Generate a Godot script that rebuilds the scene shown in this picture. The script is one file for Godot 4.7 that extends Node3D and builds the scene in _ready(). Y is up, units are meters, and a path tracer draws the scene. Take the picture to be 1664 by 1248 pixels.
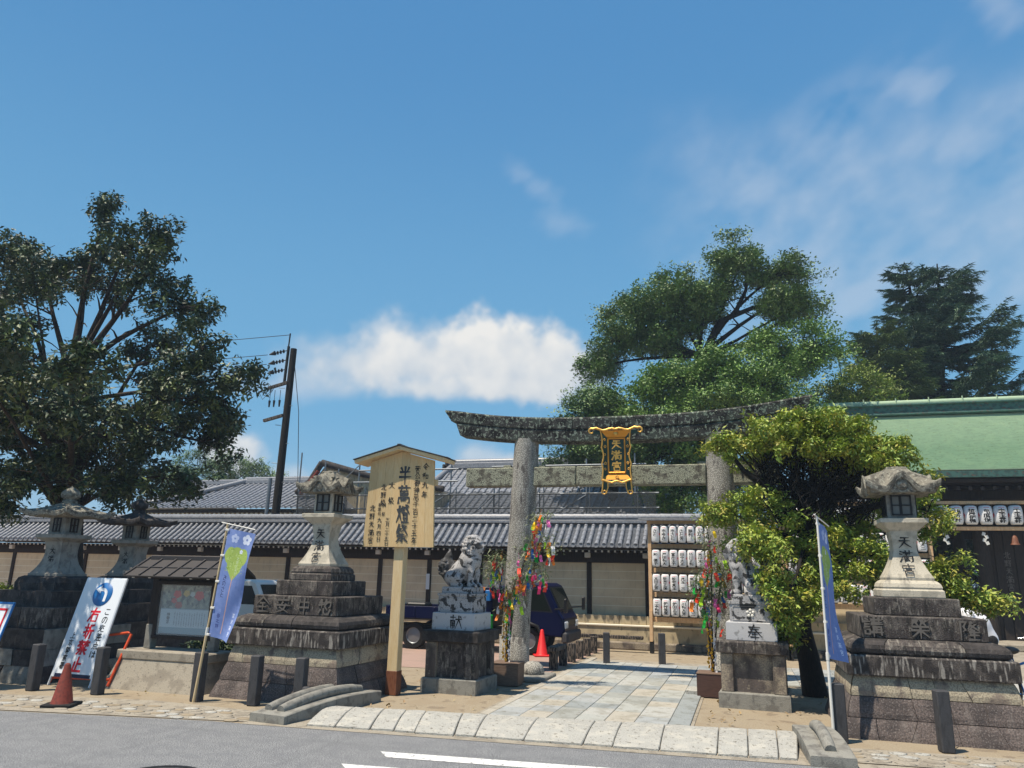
extends Node3D
# A shrine entrance: stone torii, stone lanterns, roofed plaster wall, lantern racks, copper-roofed gate, trees.

class Mb:
	var v := PackedVector3Array()
	var n := PackedVector3Array()
	var uv := PackedVector2Array()
	func tri(a: Vector3, b: Vector3, c: Vector3, na: Vector3, nb: Vector3, nc: Vector3) -> void: # counter-clockwise seen from outside
		v.append(a); v.append(c); v.append(b)
		n.append(na); n.append(nc); n.append(nb)
	func flat3(a: Vector3, b: Vector3, c: Vector3) -> void:
		var m := (b - a).cross(c - a)
		if m.length_squared() < 1e-16: return
		m = m.normalized()
		tri(a, b, c, m, m, m)
	func quad(a: Vector3, b: Vector3, c: Vector3, d: Vector3) -> void:
		var m := (c - a).cross(d - b)
		if m.length_squared() < 1e-16: return
		m = m.normalized()
		tri(a, b, c, m, m, m); tri(a, c, d, m, m, m)
	func quv(a: Vector3, b: Vector3, c: Vector3, d: Vector3, r: Rect2) -> void: # textured quad: a bottom left, b bottom right, c top right, d top left
		quad(a, b, c, d)
		var p := Vector2(r.position.x, r.end.y); var q := r.end; var s := Vector2(r.end.x, r.position.y); var t := r.position
		for x in [p, s, q, p, t, s]: uv.append(x)
	func poly(p: Array, inside: Vector3) -> void: # flat polygon facing away from «inside»
		var m := Vector3.ZERO
		for i in range(1, p.size() - 1): m += (p[i] - p[0]).cross(p[i + 1] - p[0])
		if m.length_squared() < 1e-16: return
		m = m.normalized()
		var flip: bool = m.dot(p[0] - inside) < 0.0
		if flip: m = -m
		for i in range(1, p.size() - 1):
			if flip: tri(p[0], p[i + 1], p[i], m, m, m)
			else: tri(p[0], p[i], p[i + 1], m, m, m)
	func box(c: Vector3, s: Vector3, bev := 0.0, bs := Basis()) -> Mb:
		var h := s * 0.5
		bev = minf(bev, minf(h.x, minf(h.y, h.z)) * 0.6)
		var P := func(sx: float, sy: float, sz: float, ax: int) -> Vector3:
			var q := Vector3(sx * (h.x - (0.0 if ax == 0 else bev)), sy * (h.y - (0.0 if ax == 1 else bev)), sz * (h.z - (0.0 if ax == 2 else bev)))
			return c + bs * q
		for ax in 3:
			for s1 in [-1.0, 1.0]:
				var q := []
				for k in [[-1.0, -1.0], [1.0, -1.0], [1.0, 1.0], [-1.0, 1.0]]:
					var e := [0.0, 0.0, 0.0]
					e[ax] = s1; e[(ax + 1) % 3] = k[0]; e[(ax + 2) % 3] = k[1]
					q.append(P.call(e[0], e[1], e[2], ax))
				poly(q, c)
		if bev > 0.0:
			for ax in 3:
				var b1 := (ax + 1) % 3; var b2 := (ax + 2) % 3
				for s1 in [-1.0, 1.0]:
					for s2 in [-1.0, 1.0]:
						var q := []
						for k in [[-1.0, b1], [1.0, b1], [1.0, b2], [-1.0, b2]]:
							var e := [0.0, 0.0, 0.0]
							e[ax] = k[0]; e[b1] = s1; e[b2] = s2
							q.append(P.call(e[0], e[1], e[2], k[1]))
						poly(q, c)
			for sx in [-1.0, 1.0]:
				for sy in [-1.0, 1.0]:
					for sz in [-1.0, 1.0]:
						poly([P.call(sx, sy, sz, 0), P.call(sx, sy, sz, 1), P.call(sx, sy, sz, 2)], c)
		return self
	func lathe(pr: Array, seg: int, c := Vector3.ZERO, bs := Basis(), uvs := false) -> Mb: # pr: Vector2(radius, height) upwards
		var nb := bs.inverse().transposed()
		for i in pr.size() - 1:
			var p: Vector2 = pr[i]; var q: Vector2 = pr[i + 1]
			if p.distance_squared_to(q) < 1e-12: continue
			var t := (q - p).normalized()
			var t0 := t; var t1 := t
			if i > 0 and t.dot((p - pr[i - 1]).normalized()) > 0.6: t0 = (t + (p - pr[i - 1]).normalized()).normalized()
			if i < pr.size() - 2 and t.dot((pr[i + 2] - q).normalized()) > 0.6: t1 = (t + (pr[i + 2] - q).normalized()).normalized()
			for k in seg:
				var a := TAU * k / seg; var b := TAU * (k + 1) / seg
				var da := Vector3(sin(a), 0, cos(a)); var db := Vector3(sin(b), 0, cos(b))
				var A := c + bs * (da * p.x + Vector3.UP * p.y); var B := c + bs * (db * p.x + Vector3.UP * p.y)
				var C := c + bs * (db * q.x + Vector3.UP * q.y); var D := c + bs * (da * q.x + Vector3.UP * q.y)
				var nA := (nb * (da * t0.y - Vector3.UP * t0.x)).normalized(); var nB := (nb * (db * t0.y - Vector3.UP * t0.x)).normalized()
				var nC := (nb * (db * t1.y - Vector3.UP * t1.x)).normalized(); var nD := (nb * (da * t1.y - Vector3.UP * t1.x)).normalized()
				tri(A, B, C, nA, nB, nC); tri(A, C, D, nA, nC, nD)
				if uvs:
					var y0: float = pr[0].y; var y1: float = pr[pr.size() - 1].y
					var va := 1.0 - (p.y - y0) / (y1 - y0); var vb := 1.0 - (q.y - y0) / (y1 - y0)
					var ua := fposmod(float(k) / seg * 2.0 + 0.5, 2.0); var ub := ua + 2.0 / seg
					if ua >= 1.0: ua = 2.0 - ua; ub = 2.0 - ub
					for x in [Vector2(ua, va), Vector2(ub, vb), Vector2(ub, va), Vector2(ua, va), Vector2(ua, vb), Vector2(ub, vb)]: uv.append(x)
		return self
	func tube(pts: Array, rad: Array, sides := 6, cap := true) -> Mb:
		var nn := pts.size()
		var ring := []
		var dirs := []
		var u := Vector3.ZERO
		for i in nn:
			var t: Vector3 = (pts[mini(i + 1, nn - 1)] - pts[maxi(i - 1, 0)])
			t = t.normalized() if t.length() > 1e-9 else Vector3.UP
			if i == 0:
				u = t.cross(Vector3.FORWARD if absf(t.z) < 0.9 else Vector3.RIGHT).normalized()
			else:
				u = (u - t * u.dot(t)).normalized()
			var w := t.cross(u)
			var r: float = rad[mini(i, rad.size() - 1)]
			var rr := []; var dd := []
			for k in sides:
				var a := TAU * k / sides
				var d := u * cos(a) + w * sin(a)
				dd.append(d); rr.append(pts[i] + d * r)
			ring.append(rr); dirs.append(dd)
		for i in nn - 1:
			for k in sides:
				var k2 := (k + 1) % sides
				tri(ring[i][k], ring[i][k2], ring[i + 1][k2], dirs[i][k], dirs[i][k2], dirs[i + 1][k2])
				tri(ring[i][k], ring[i + 1][k2], ring[i + 1][k], dirs[i][k], dirs[i + 1][k2], dirs[i + 1][k])
		if cap and nn > 1:
			poly(ring[0], ring[1][0] * 0.5 + ring[1][sides / 2] * 0.5)
			poly(ring[nn - 1], ring[nn - 2][0] * 0.5 + ring[nn - 2][sides / 2] * 0.5)
		return self
	func extrude(pg: PackedVector2Array, z0: float, z1: float, tr := Transform3D()) -> Mb: # outline in x, y
		var id := Geometry2D.triangulate_polygon(pg)
		var mid := Vector3.ZERO
		for p in pg: mid += Vector3(p.x, p.y, (z0 + z1) / 2)
		mid /= pg.size()
		for i in range(0, id.size(), 3):
			for z in [z0, z1]:
				var zo := Vector3(0, 0, (z0 + z1) / 2 + (z0 - z) * 0.5 + (z - (z0 + z1) * 0.5) * -1.0)
				poly([tr * Vector3(pg[id[i]].x, pg[id[i]].y, z), tr * Vector3(pg[id[i + 1]].x, pg[id[i + 1]].y, z), tr * Vector3(pg[id[i + 2]].x, pg[id[i + 2]].y, z)], tr * Vector3(pg[id[i]].x, pg[id[i]].y, z0 + z1 - z))
		var cw := Geometry2D.is_polygon_clockwise(pg)
		for i in pg.size():
			var a := pg[i]; var b := pg[(i + 1) % pg.size()]
			if (not cw) == (z1 > z0): quad(tr * Vector3(a.x, a.y, z0), tr * Vector3(b.x, b.y, z0), tr * Vector3(b.x, b.y, z1), tr * Vector3(a.x, a.y, z1))
			else: quad(tr * Vector3(b.x, b.y, z0), tr * Vector3(a.x, a.y, z0), tr * Vector3(a.x, a.y, z1), tr * Vector3(b.x, b.y, z1))
		return self
	func ball(c: Vector3, r: Vector3, seg := 8, bs := Basis()) -> Mb:
		var pr := []
		for i in seg / 2 + 1:
			var a := PI * i / (seg / 2) - PI / 2
			pr.append(Vector2(maxf(cos(a), 0.001), sin(a)))
		return lathe(pr, seg, c, bs * Basis.from_scale(r))
	func add(m: Mb, t: Transform3D) -> Mb:
		for i in m.v.size():
			v.append(t * m.v[i]); n.append((t.basis * m.n[i]).normalized())
		if m.uv.size(): uv.append_array(m.uv)
		return self
	func mesh(mat: Material = null) -> ArrayMesh:
		var a := []
		a.resize(Mesh.ARRAY_MAX)
		a[Mesh.ARRAY_VERTEX] = v
		for i in n.size(): n[i] = n[i].normalized()
		a[Mesh.ARRAY_NORMAL] = n
		if uv.size() == v.size() and uv.size(): a[Mesh.ARRAY_TEX_UV] = uv
		var m := ArrayMesh.new()
		m.add_surface_from_arrays(Mesh.PRIMITIVE_TRIANGLES, a)
		if mat: m.surface_set_material(0, mat)
		return m

var rng := RandomNumberGenerator.new()
var M := {}
var names := {}

func V(x: float, y: float, z: float) -> Vector3: return Vector3(x, y, z)

func numbered(s: String) -> String:
	names[s] = names.get(s, -1) + 1
	return s if names[s] == 0 else "%s_%03d" % [s, names[s]]

func thing(called: String, label: String, category: String, at := Vector3.ZERO, turn := 0.0, group := "") -> Node3D:
	var o := Node3D.new()
	o.name = numbered(called)
	add_child(o, true)
	o.position = at; o.rotation.y = turn
	tag(o, label, category, group)
	return o

func tag(o: Node3D, label: String, category := "", group := "") -> Node3D:
	o.set_meta("label", label)
	if category: o.set_meta("category", category)
	if group: o.set_meta("group", group)
	return o

func part(called: String, mesh, mat: Material, parent: Node3D, at := Vector3.ZERO) -> MeshInstance3D:
	var o := MeshInstance3D.new()
	o.name = called if parent != self else numbered(called)
	o.mesh = mesh.mesh(mat) if mesh is Mb else mesh
	if not (mesh is Mb): o.material_override = mat
	parent.add_child(o, true)
	o.position = at
	return o

func struct(called: String, mb: Mb, mat: Material) -> MeshInstance3D:
	var o := part(called, mb, mat, self)
	o.set_meta("kind", "structure")
	return o

func stuff(o: Node3D) -> Node3D:
	o.set_meta("kind", "stuff")
	return o

func dup(src: Node3D, at: Vector3, turn: float, label: String) -> Node3D:
	var r: Node3D = src.duplicate()
	r.name = numbered(String(src.name).rstrip("0123456789").trim_suffix("_"))
	add_child(r, true)
	r.position = at; r.rotation.y = turn
	r.set_meta("label", label)
	return r

# ---------- textures: layers of seamless noise laid over a base colour
func noise_image(seed_: int, size: int, freq: float, oct := 3, sx := 1, sy := 1, kind := 0) -> Image:
	var f := FastNoiseLite.new()
	f.seed = seed_
	f.noise_type = FastNoiseLite.TYPE_CELLULAR if kind == 1 else FastNoiseLite.TYPE_SIMPLEX_SMOOTH
	if kind == 1: f.cellular_return_type = FastNoiseLite.RETURN_DISTANCE
	f.frequency = freq / size
	f.fractal_octaves = oct
	var im := f.get_seamless_image(size / sx, size / sy, false, false, 0.15, true)
	if sx > 1 or sy > 1: im.resize(size, size, Image.INTERPOLATE_CUBIC)
	im.convert(Image.FORMAT_L8)
	return im

func layered(seed_: int, size: int, base: Color, layers: Array) -> Image: # a layer: [freq, octaves, stretch_x, stretch_y, lo, hi, colour, opacity, kind]
	var im := Image.create(size, size, false, Image.FORMAT_RGBA8)
	im.fill(base)
	var k := 0
	for l in layers:
		k += 1
		var src := noise_image(seed_ + k * 17, size, l[0], l[1], l[2], l[3], l[8] if l.size() > 8 else 0).get_data()
		var lut := PackedByteArray()
		for i in 256:
			lut.append(int(255.0 * l[7] * smoothstep(l[4], l[5], i / 255.0)))
		var top := Image.create(size, size, false, Image.FORMAT_RGBA8)
		top.fill(l[6])
		var d := top.get_data()
		for i in src.size(): d[i * 4 + 3] = lut[src[i]]
		top = Image.create_from_data(size, size, false, Image.FORMAT_RGBA8, d)
		im.blend_rect(top, Rect2i(0, 0, size, size), Vector2i.ZERO)
	return im

func lin(r: float, g: float, b: float) -> Color: return Color(r, g, b).linear_to_srgb()

func mat(name_: String, c: Color, rough := 0.8, metal := 0.0) -> StandardMaterial3D:
	var m := StandardMaterial3D.new()
	m.resource_name = name_
	m.albedo_color = c; m.roughness = rough; m.metallic = metal
	M[name_] = m
	return m

func tmat(name_: String, im: Image, metres: float, rough := 0.85, bump := 0.0, bump_im: Image = null, local := false) -> StandardMaterial3D:
	var m := mat(name_, Color.WHITE, rough)
	m.albedo_texture = ImageTexture.create_from_image(im)
	m.uv1_triplanar = true
	m.uv1_world_triplanar = not local
	m.uv1_triplanar_sharpness = 6.0
	m.uv1_scale = Vector3.ONE / metres
	if bump > 0.0:
		m.heightmap_enabled = true
		m.heightmap_scale = bump
		m.heightmap_texture = ImageTexture.create_from_image(bump_im)
	return m

func tint(src: String, name_: String, c: Color) -> StandardMaterial3D:
	var m: StandardMaterial3D = M[src].duplicate()
	m.resource_name = name_
	m.albedo_color = c
	M[name_] = m
	return m

# ---------- writing: every sign is a list of brush strokes on a 20 by 20 grid
func strokes(ch: String) -> Array:
	var out := []
	for s in GLYPHS.get(ch, "").split(" ", false):
		var p := PackedVector2Array()
		for i in range(0, s.length() - 1, 2): p.append(Vector2(s.unicode_at(i) - 97, s.unicode_at(i + 1) - 97) / 20.0)
		out.append(p)
	return out

func write(mb: Mb, text: String, x: float, y: float, h: float, w: float, thick: float, pitch := 0.0, brush := true, lift := 0.0, tr := Transform3D()) -> void: # down from (x, y), x the column's middle
	var z := lift
	for ch in text:
		if ch != " ":
			for p in strokes(ch):
				z += 0.00012
				var nn: int = p.size()
				var L := []; var R := []
				for i in nn:
					var a: Vector2 = p[maxi(i - 1, 0)]; var b: Vector2 = p[mini(i + 1, nn - 1)]
					var t := (Vector2((b.x - a.x) * w, (a.y - b.y) * h)).normalized()
					var o := Vector2(-t.y, t.x) * thick * 0.5
					var f := float(i) / maxf(nn - 1, 1)
					if brush: o *= lerpf(1.15, 0.75, f)
					var q := Vector2(x + (p[i].x - 0.5) * w, y - p[i].y * h)
					if i == 0: q -= t * thick * 0.4
					if i == nn - 1: q += t * thick * (0.5 if brush else 0.4)
					if brush and i == nn - 1: o *= 0.55
					L.append(q + o); R.append(q - o)
				for i in nn - 1:
					mb.quad(tr * Vector3(R[i].x, R[i].y, z), tr * Vector3(R[i + 1].x, R[i + 1].y, z), tr * Vector3(L[i + 1].x, L[i + 1].y, z), tr * Vector3(L[i].x, L[i].y, z))
		y -= pitch if pitch > 0.0 else h * 1.08

func ink(im: Image, text: String, cx: float, y: float, h: float, w: float, thick: float, c: Color, pitch := 0.0) -> void: # the same strokes, printed into a picture
	var b := maxi(1, int(round(thick)))
	for ch in text:
		for p in strokes(ch):
			for i in p.size() - 1:
				var a := Vector2(cx + (p[i].x - 0.5) * w, y + p[i].y * h); var e := Vector2(cx + (p[i + 1].x - 0.5) * w, y + p[i + 1].y * h)
				var st := int(a.distance_to(e) * 1.5) + 1
				for k in st + 1:
					var q := a.lerp(e, float(k) / st)
					im.fill_rect(Rect2i(int(q.x - b * 0.5), int(q.y - b * 0.5), b, b), c)
		y += pitch if pitch > 0.0 else h * 1.08

func disc(im: Image, cx: float, cy: float, r: float, c: Color) -> void:
	for y in range(int(cy - r), int(cy + r) + 1):
		var hw := sqrt(maxf(0.0, r * r - (y - cy) * (y - cy)))
		im.fill_rect(Rect2i(int(cx - hw), y, maxi(1, int(2 * hw)), 1), c)

# ---------- a smooth body from tapered capsules, meshed as surface nets; a capsule: [a, b, ra, rb, blend]
func body(prims: Array, cell: float) -> Mb:
	var lo := Vector3.ONE * 1e9; var hi := -lo
	for p in prims:
		var r := maxf(p[2], p[3]) + cell * 3
		for q in [p[0], p[1]]:
			lo = lo.min(q - Vector3.ONE * r); hi = hi.max(q + Vector3.ONE * r)
	var nx := int((hi.x - lo.x) / cell) + 2; var ny := int((hi.y - lo.y) / cell) + 2; var nz := int((hi.z - lo.z) / cell) + 2
	var f := PackedFloat32Array()
	f.resize(nx * ny * nz)
	f.fill(1.0)
	for p in prims:
		var a: Vector3 = p[0]; var ab: Vector3 = p[1] - a; var ra: float = p[2]; var rb: float = p[3]; var k: float = p[4]
		var L := maxf(ab.length_squared(), 1e-9)
		var pad := Vector3.ONE * (maxf(ra, rb) + k + cell * 3)
		var l: Vector3 = ((p[0].min(p[1]) - pad - lo) / cell).max(Vector3.ZERO); var h: Vector3 = (p[0].max(p[1]) + pad - lo) / cell
		for z in range(int(l.z), mini(nz, int(h.z) + 1)):
			for y in range(int(l.y), mini(ny, int(h.y) + 1)):
				for x in range(int(l.x), mini(nx, int(h.x) + 1)):
					var q := lo + Vector3(x, y, z) * cell - a
					var t := clampf(q.dot(ab) / L, 0.0, 1.0)
					var d := (q - ab * t).length() - lerpf(ra, rb, t)
					var i := x + nx * (y + ny * z)
					var e := f[i]
					var s := maxf(k - absf(d - e), 0.0) / k
					f[i] = minf(d, e) - s * s * k * 0.25
	var at := {}
	var pts := []
	var off := [0, 1, nx, nx + 1, nx * ny, nx * ny + 1, nx * ny + nx, nx * ny + nx + 1]
	for z in nz - 1:
		for y in ny - 1:
			for x in nx - 1:
				var i := x + nx * (y + ny * z)
				var m := 0
				for k in 8:
					if f[i + off[k]] < 0.0: m |= 1 << k
				if m == 0 or m == 255: continue
				var s := Vector3.ZERO; var c := 0
				for k in 8:
					for b in [1, 2, 4]:
						if k & b: continue
						var k2: int = k | b
						if ((m >> k) & 1) != ((m >> k2) & 1):
							var t: float = f[i + off[k]] / (f[i + off[k]] - f[i + off[k2]])
							var p0 := Vector3(k & 1, (k >> 1) & 1, (k >> 2) & 1); var p1 := Vector3(k2 & 1, (k2 >> 1) & 1, (k2 >> 2) & 1)
							s += p0.lerp(p1, t); c += 1
				at[i] = pts.size()
				pts.append(lo + (Vector3(x, y, z) + s / c) * cell)
	var faces := []
	var nor := []
	nor.resize(pts.size()); nor.fill(Vector3.ZERO)
	for i in at:
		for ax in 3:
			var st: int = [1, nx, nx * ny][ax]; var u: int = [nx, nx * ny, 1][ax]; var w: int = [nx * ny, 1, nx][ax]
			if (f[i] < 0.0) == (f[i + st] < 0.0): continue
			if not (at.has(i - u) and at.has(i - w) and at.has(i - u - w)): continue
			var q := [at[i - u - w], at[i - w], at[i], at[i - u]]
			if f[i] >= 0.0: q.reverse()
			faces.append(q)
			var m: Vector3 = (pts[q[2]] - pts[q[0]]).cross(pts[q[3]] - pts[q[1]])
			for k in q: nor[k] += m
	var mb := Mb.new()
	for q in faces:
		mb.tri(pts[q[0]], pts[q[1]], pts[q[2]], nor[q[0]], nor[q[1]], nor[q[2]])
		mb.tri(pts[q[0]], pts[q[2]], pts[q[3]], nor[q[0]], nor[q[2]], nor[q[3]])
	return mb
const GLYPHS := {
"天": "edqd ciri kdkigobt kikmopts", "満": "bced agdh atel gete jbjg pbpg jgpg gktk hkht tktsrt kgkm mmir jroq kmor",
"宮": "kakd bhbdtdsh ghgkokohgh kkjm emetqtqmem", "北": "hbhs bghg bqhm sfmj mbmqnststq", "野": "bcbiiiicbc bfif fcfr bmjm arkp lcsc scpg nfqi ljtjrm pjptns",
"令": "kagfbk kaofuk hinj fmpmjr hpms", "和": "jbcd agkg fcft fgbm fhjk mhms mhsh shss mrsr", "九": "ibijfpas cgogoqpstsup",
"年": "hacg gere fjqj fjfo boto lelu", "菅": "bctc gagf nanf bkbhthtk gjgmnmnjgj fofupupofo", "公": "ibbk mbtk jjdsrr pnts", "御": "fbbf ggal ejet kahd hdnd gini kdkr hmhs gsns kmnm pdtdtnrm pdpu",
"神": "eafc afifbl ejeu fjhl kekpspseke kkrk obou", "忌": "dbqbqgdg dgdkqkqi bobs hnhrjupuqr klmo rots", "千": "pbde ajuj kdku", "百": "bcsc kchg eheuquqheh enqn", "二": "efpf brtr", "十": "bjtj kaku", "五": "dcrc jcgs dkpkos asus",
"半": "dbgf qbng cgrg bmtm kaku", "萬": "bctc gaff naof egelqlqgeg ejqj kgkr bubototuru grnq lomr", "燈": "bfci iehh ebekat ekhr jcncji kemg papd sbpe qeuj kjrj llrlrplpll mqnt rqqt jutu",
"祭": "facg eejeck egif cifk kbrbki mdtl hlnl dnrn knkuit gqct oqtt", "大": "bgtg kbkggqat kgnptt", "三": "ddrd fjpj bsts", "月": "fbfobu fbpbptnt fgpg flpl", "日": "ebesqsqbeb ejqj",
"例": "ebbj dgdu fdnd idgi hgmglngu hkjm pdpp tbtuqt", "霊": "ecqc bhbesesh kckk fggg fifi ngog nioi dlrl gnos mnms asus fofr porp", "会": "kabj kauj gini cmsm jmesqr onts", "四": "bdbssssdbd hdhido mdmmqm", "四2": "",
"こ": "eeqe dncqfsqs", "の": "kejlgrdrbocgfdkcpdsiropt", "は": "cccjcsep igth pbpqnslrlpnnqotr", "交": "kakd bdsd fgbk ngrk oiliat giltts", "差": "fahc oanc ccrc egqg bkuk kckk ikeqat gmqm mmmt gtut", "点": "kakh khrh dhdmpmphdh cqat hqit mqnt qqtt",
"右": "bfsf jahgat gjgtqtqjgj", "折": "fafsdr bfif bmik rblc lclkiu ljtj pjpu", "禁": "acjc eaei ecai ecih lcuc papi pckh pcth fkok bnsn knkuit gpct opst", "止": "kaks kjrj fhfs atut", "上": "kbks kiri atut", "京": "kakd bdtd fgflplpgfg klkuis gndt oosr",
"警": "bcjc eaee haee bgigij cgcjgj mbkg mdtd rdkk meul fmpm doro fqfupupqfq", "察": "kakc bfbdsdsf hfck ghfk ikmf mfqgml hlml dnrn knkuit gqct oqst", "署": "cbcfrfrbcb hbhf mbmf ejpj kgkl blsl qhbq fofupupofo frpr",
"惣": "dbbf bfif ebel aiih lbih keserkpl neik coas hnhrjupuqr klmo root", "中": "cfcmrmrfcf kaku", "安": "kakd bhbdtdsh jgenrt ojkqbt akuk", "全": "kabj kauj gini enpn kiks ctst",
"講": "dbfc aehe chgh ckgk cncshshncn jctc mamg rarg kftf jhuh lklu lktktust lntn jquq okoq", "榮": "dbce hbge facg fdih lbme qbod nakh ndqh bkbititk bmsm kjku kmct kmst", "隆": "bbbu bbhbeggkel mbji lcrcjk mftk kmtm mjkp lpsp okou jusu",
"献": "bdjd fafh bibt biiihthr djek hjgk dmim cpip fmft kgug pbpgju pgut scte", "奉": "cdrd egpg bktk jabq lhtq gnnn erpr kkku", "本": "bftf kaku kfap kfup fppp", "家": "kakd bhbdtdsh dhqh jhdl jjdp hlmokthr pjml nmts", "玉": "ccrc dkqk asus kcks nops",
"壽": "dcrc kaki fgpg bitj elnl hlhn clsl doro onotlu fqhs", "軒": "bcjc dfdlhlhfdf dihi boko fafu lcsc kjuj ocou", "塩": "eaep agig aqip mald jfrf lgljrjrglg klkqtqtlkl nlnq qlqq jtut", "芳": "bctc gaff naof kfkh bjsj jjhpcu hmpmotlt", "亀": "haej ecncle edehqhqdkd ehelqlqh kckrmtstso",
"廣": "kakc cctc ccclat ffrf ieih oeoh hjhorojrhj hmrm mjmo jqgt oqru", "保": "ebbj dgdu ibihqhqbib hkuk mhmu mkht mktt", "鍵": "dabe dafd cfgf blhl egep bqip kcpc jfsf kipi jlrl jocs ocop kdiu jrotut", "屋": "dbqbqfdf dbdmat gisi jiflql lmrm olot futu", "伊": "fbbj dgdu hdrdrl hhth fllm mdhu", "織": "dbbf fdbj ejcm eleu hbnb jbid mbnd hgog iiiooooiii ilol qaqlut skmt",
"市": "kakd bdsd dgdp dgrgrpqp kdku", "さ": "cfrf jaom dmcqhtqs", "と": "fbhi rgejcofsrs", "ゆ": "ccbm bmiekdpdriqmlnhk kbmpiu", "き": "eere dkrj hbpn encrgtqt", "勝": "cbcoau cbhbhthr cghg clhl kbmd sbqd jfuf lfil rful jntn pjolju kmtmss", "利": "jbcd agkg fcft fgam fgkl ocop tbtuqt", "ふ": "hbmd jglkmomqitgr dncq rnts", "み": "dcjcbq apcnglmott rgqlmu",
"田": "bcbsssscbc bksk kcks", "加": "bghggrer ebeias kgkr kgsgsrkr", "戸": "ccsc efqfqkek efejbt", "竹": "eabh dgig fgfu nakh mgtg pgpunt", "川": "dbdlat kcks sbsu", "木": "bgtg kaku kgap kgtp", "太": "bgtg kbkggqat kgnptt iplr", "井": "cgrg anun gbgnct nbnu", "西": "bcsc cgctstsgcg hchkem mcmlpl", "村": "agjg eaeu egan fhjk khuh qaqupt lkno", "馬": "dbdo dbrb djqj dfqf jbjn dostutqt cqat hqhs lqmr", "子": "dcqckh kgktis ajuj", "優": "ebbj dgdu hbtb jdjjrjrdjd jgrg hlhjtjtl mlhp nnrnit lptu",
"正": "ccrc kcks krkj kjqj fifs asus", "夏": "bcsc kcif ffqfqnfnff fjqj hnbs inmrts onbu", "新": "ebec bdjd dfef hfgi aiji emem elfu aojo rblc lclkju ljtj pjpu", "真": "cdrd kakf fffnpnpfff fhph fkpk bqsq gqct nqrt", "児": "fbfi jbjhqhqbjb jeqe gkfpat nknrostsup", "宅": "kakd bhbdtdsh ngfi bnsl kijrksss", "祥": "eafc afifbl ejeu lboc rbod jfuf kjtj inun kfku", "角": "habf gcncjf dfqfqtot dfdoau dkqk doqo jfjt", "富": "kakd bhbdtdsh fgog gigmnmnigi eoetqtqoeo eqqq koku"}

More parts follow.
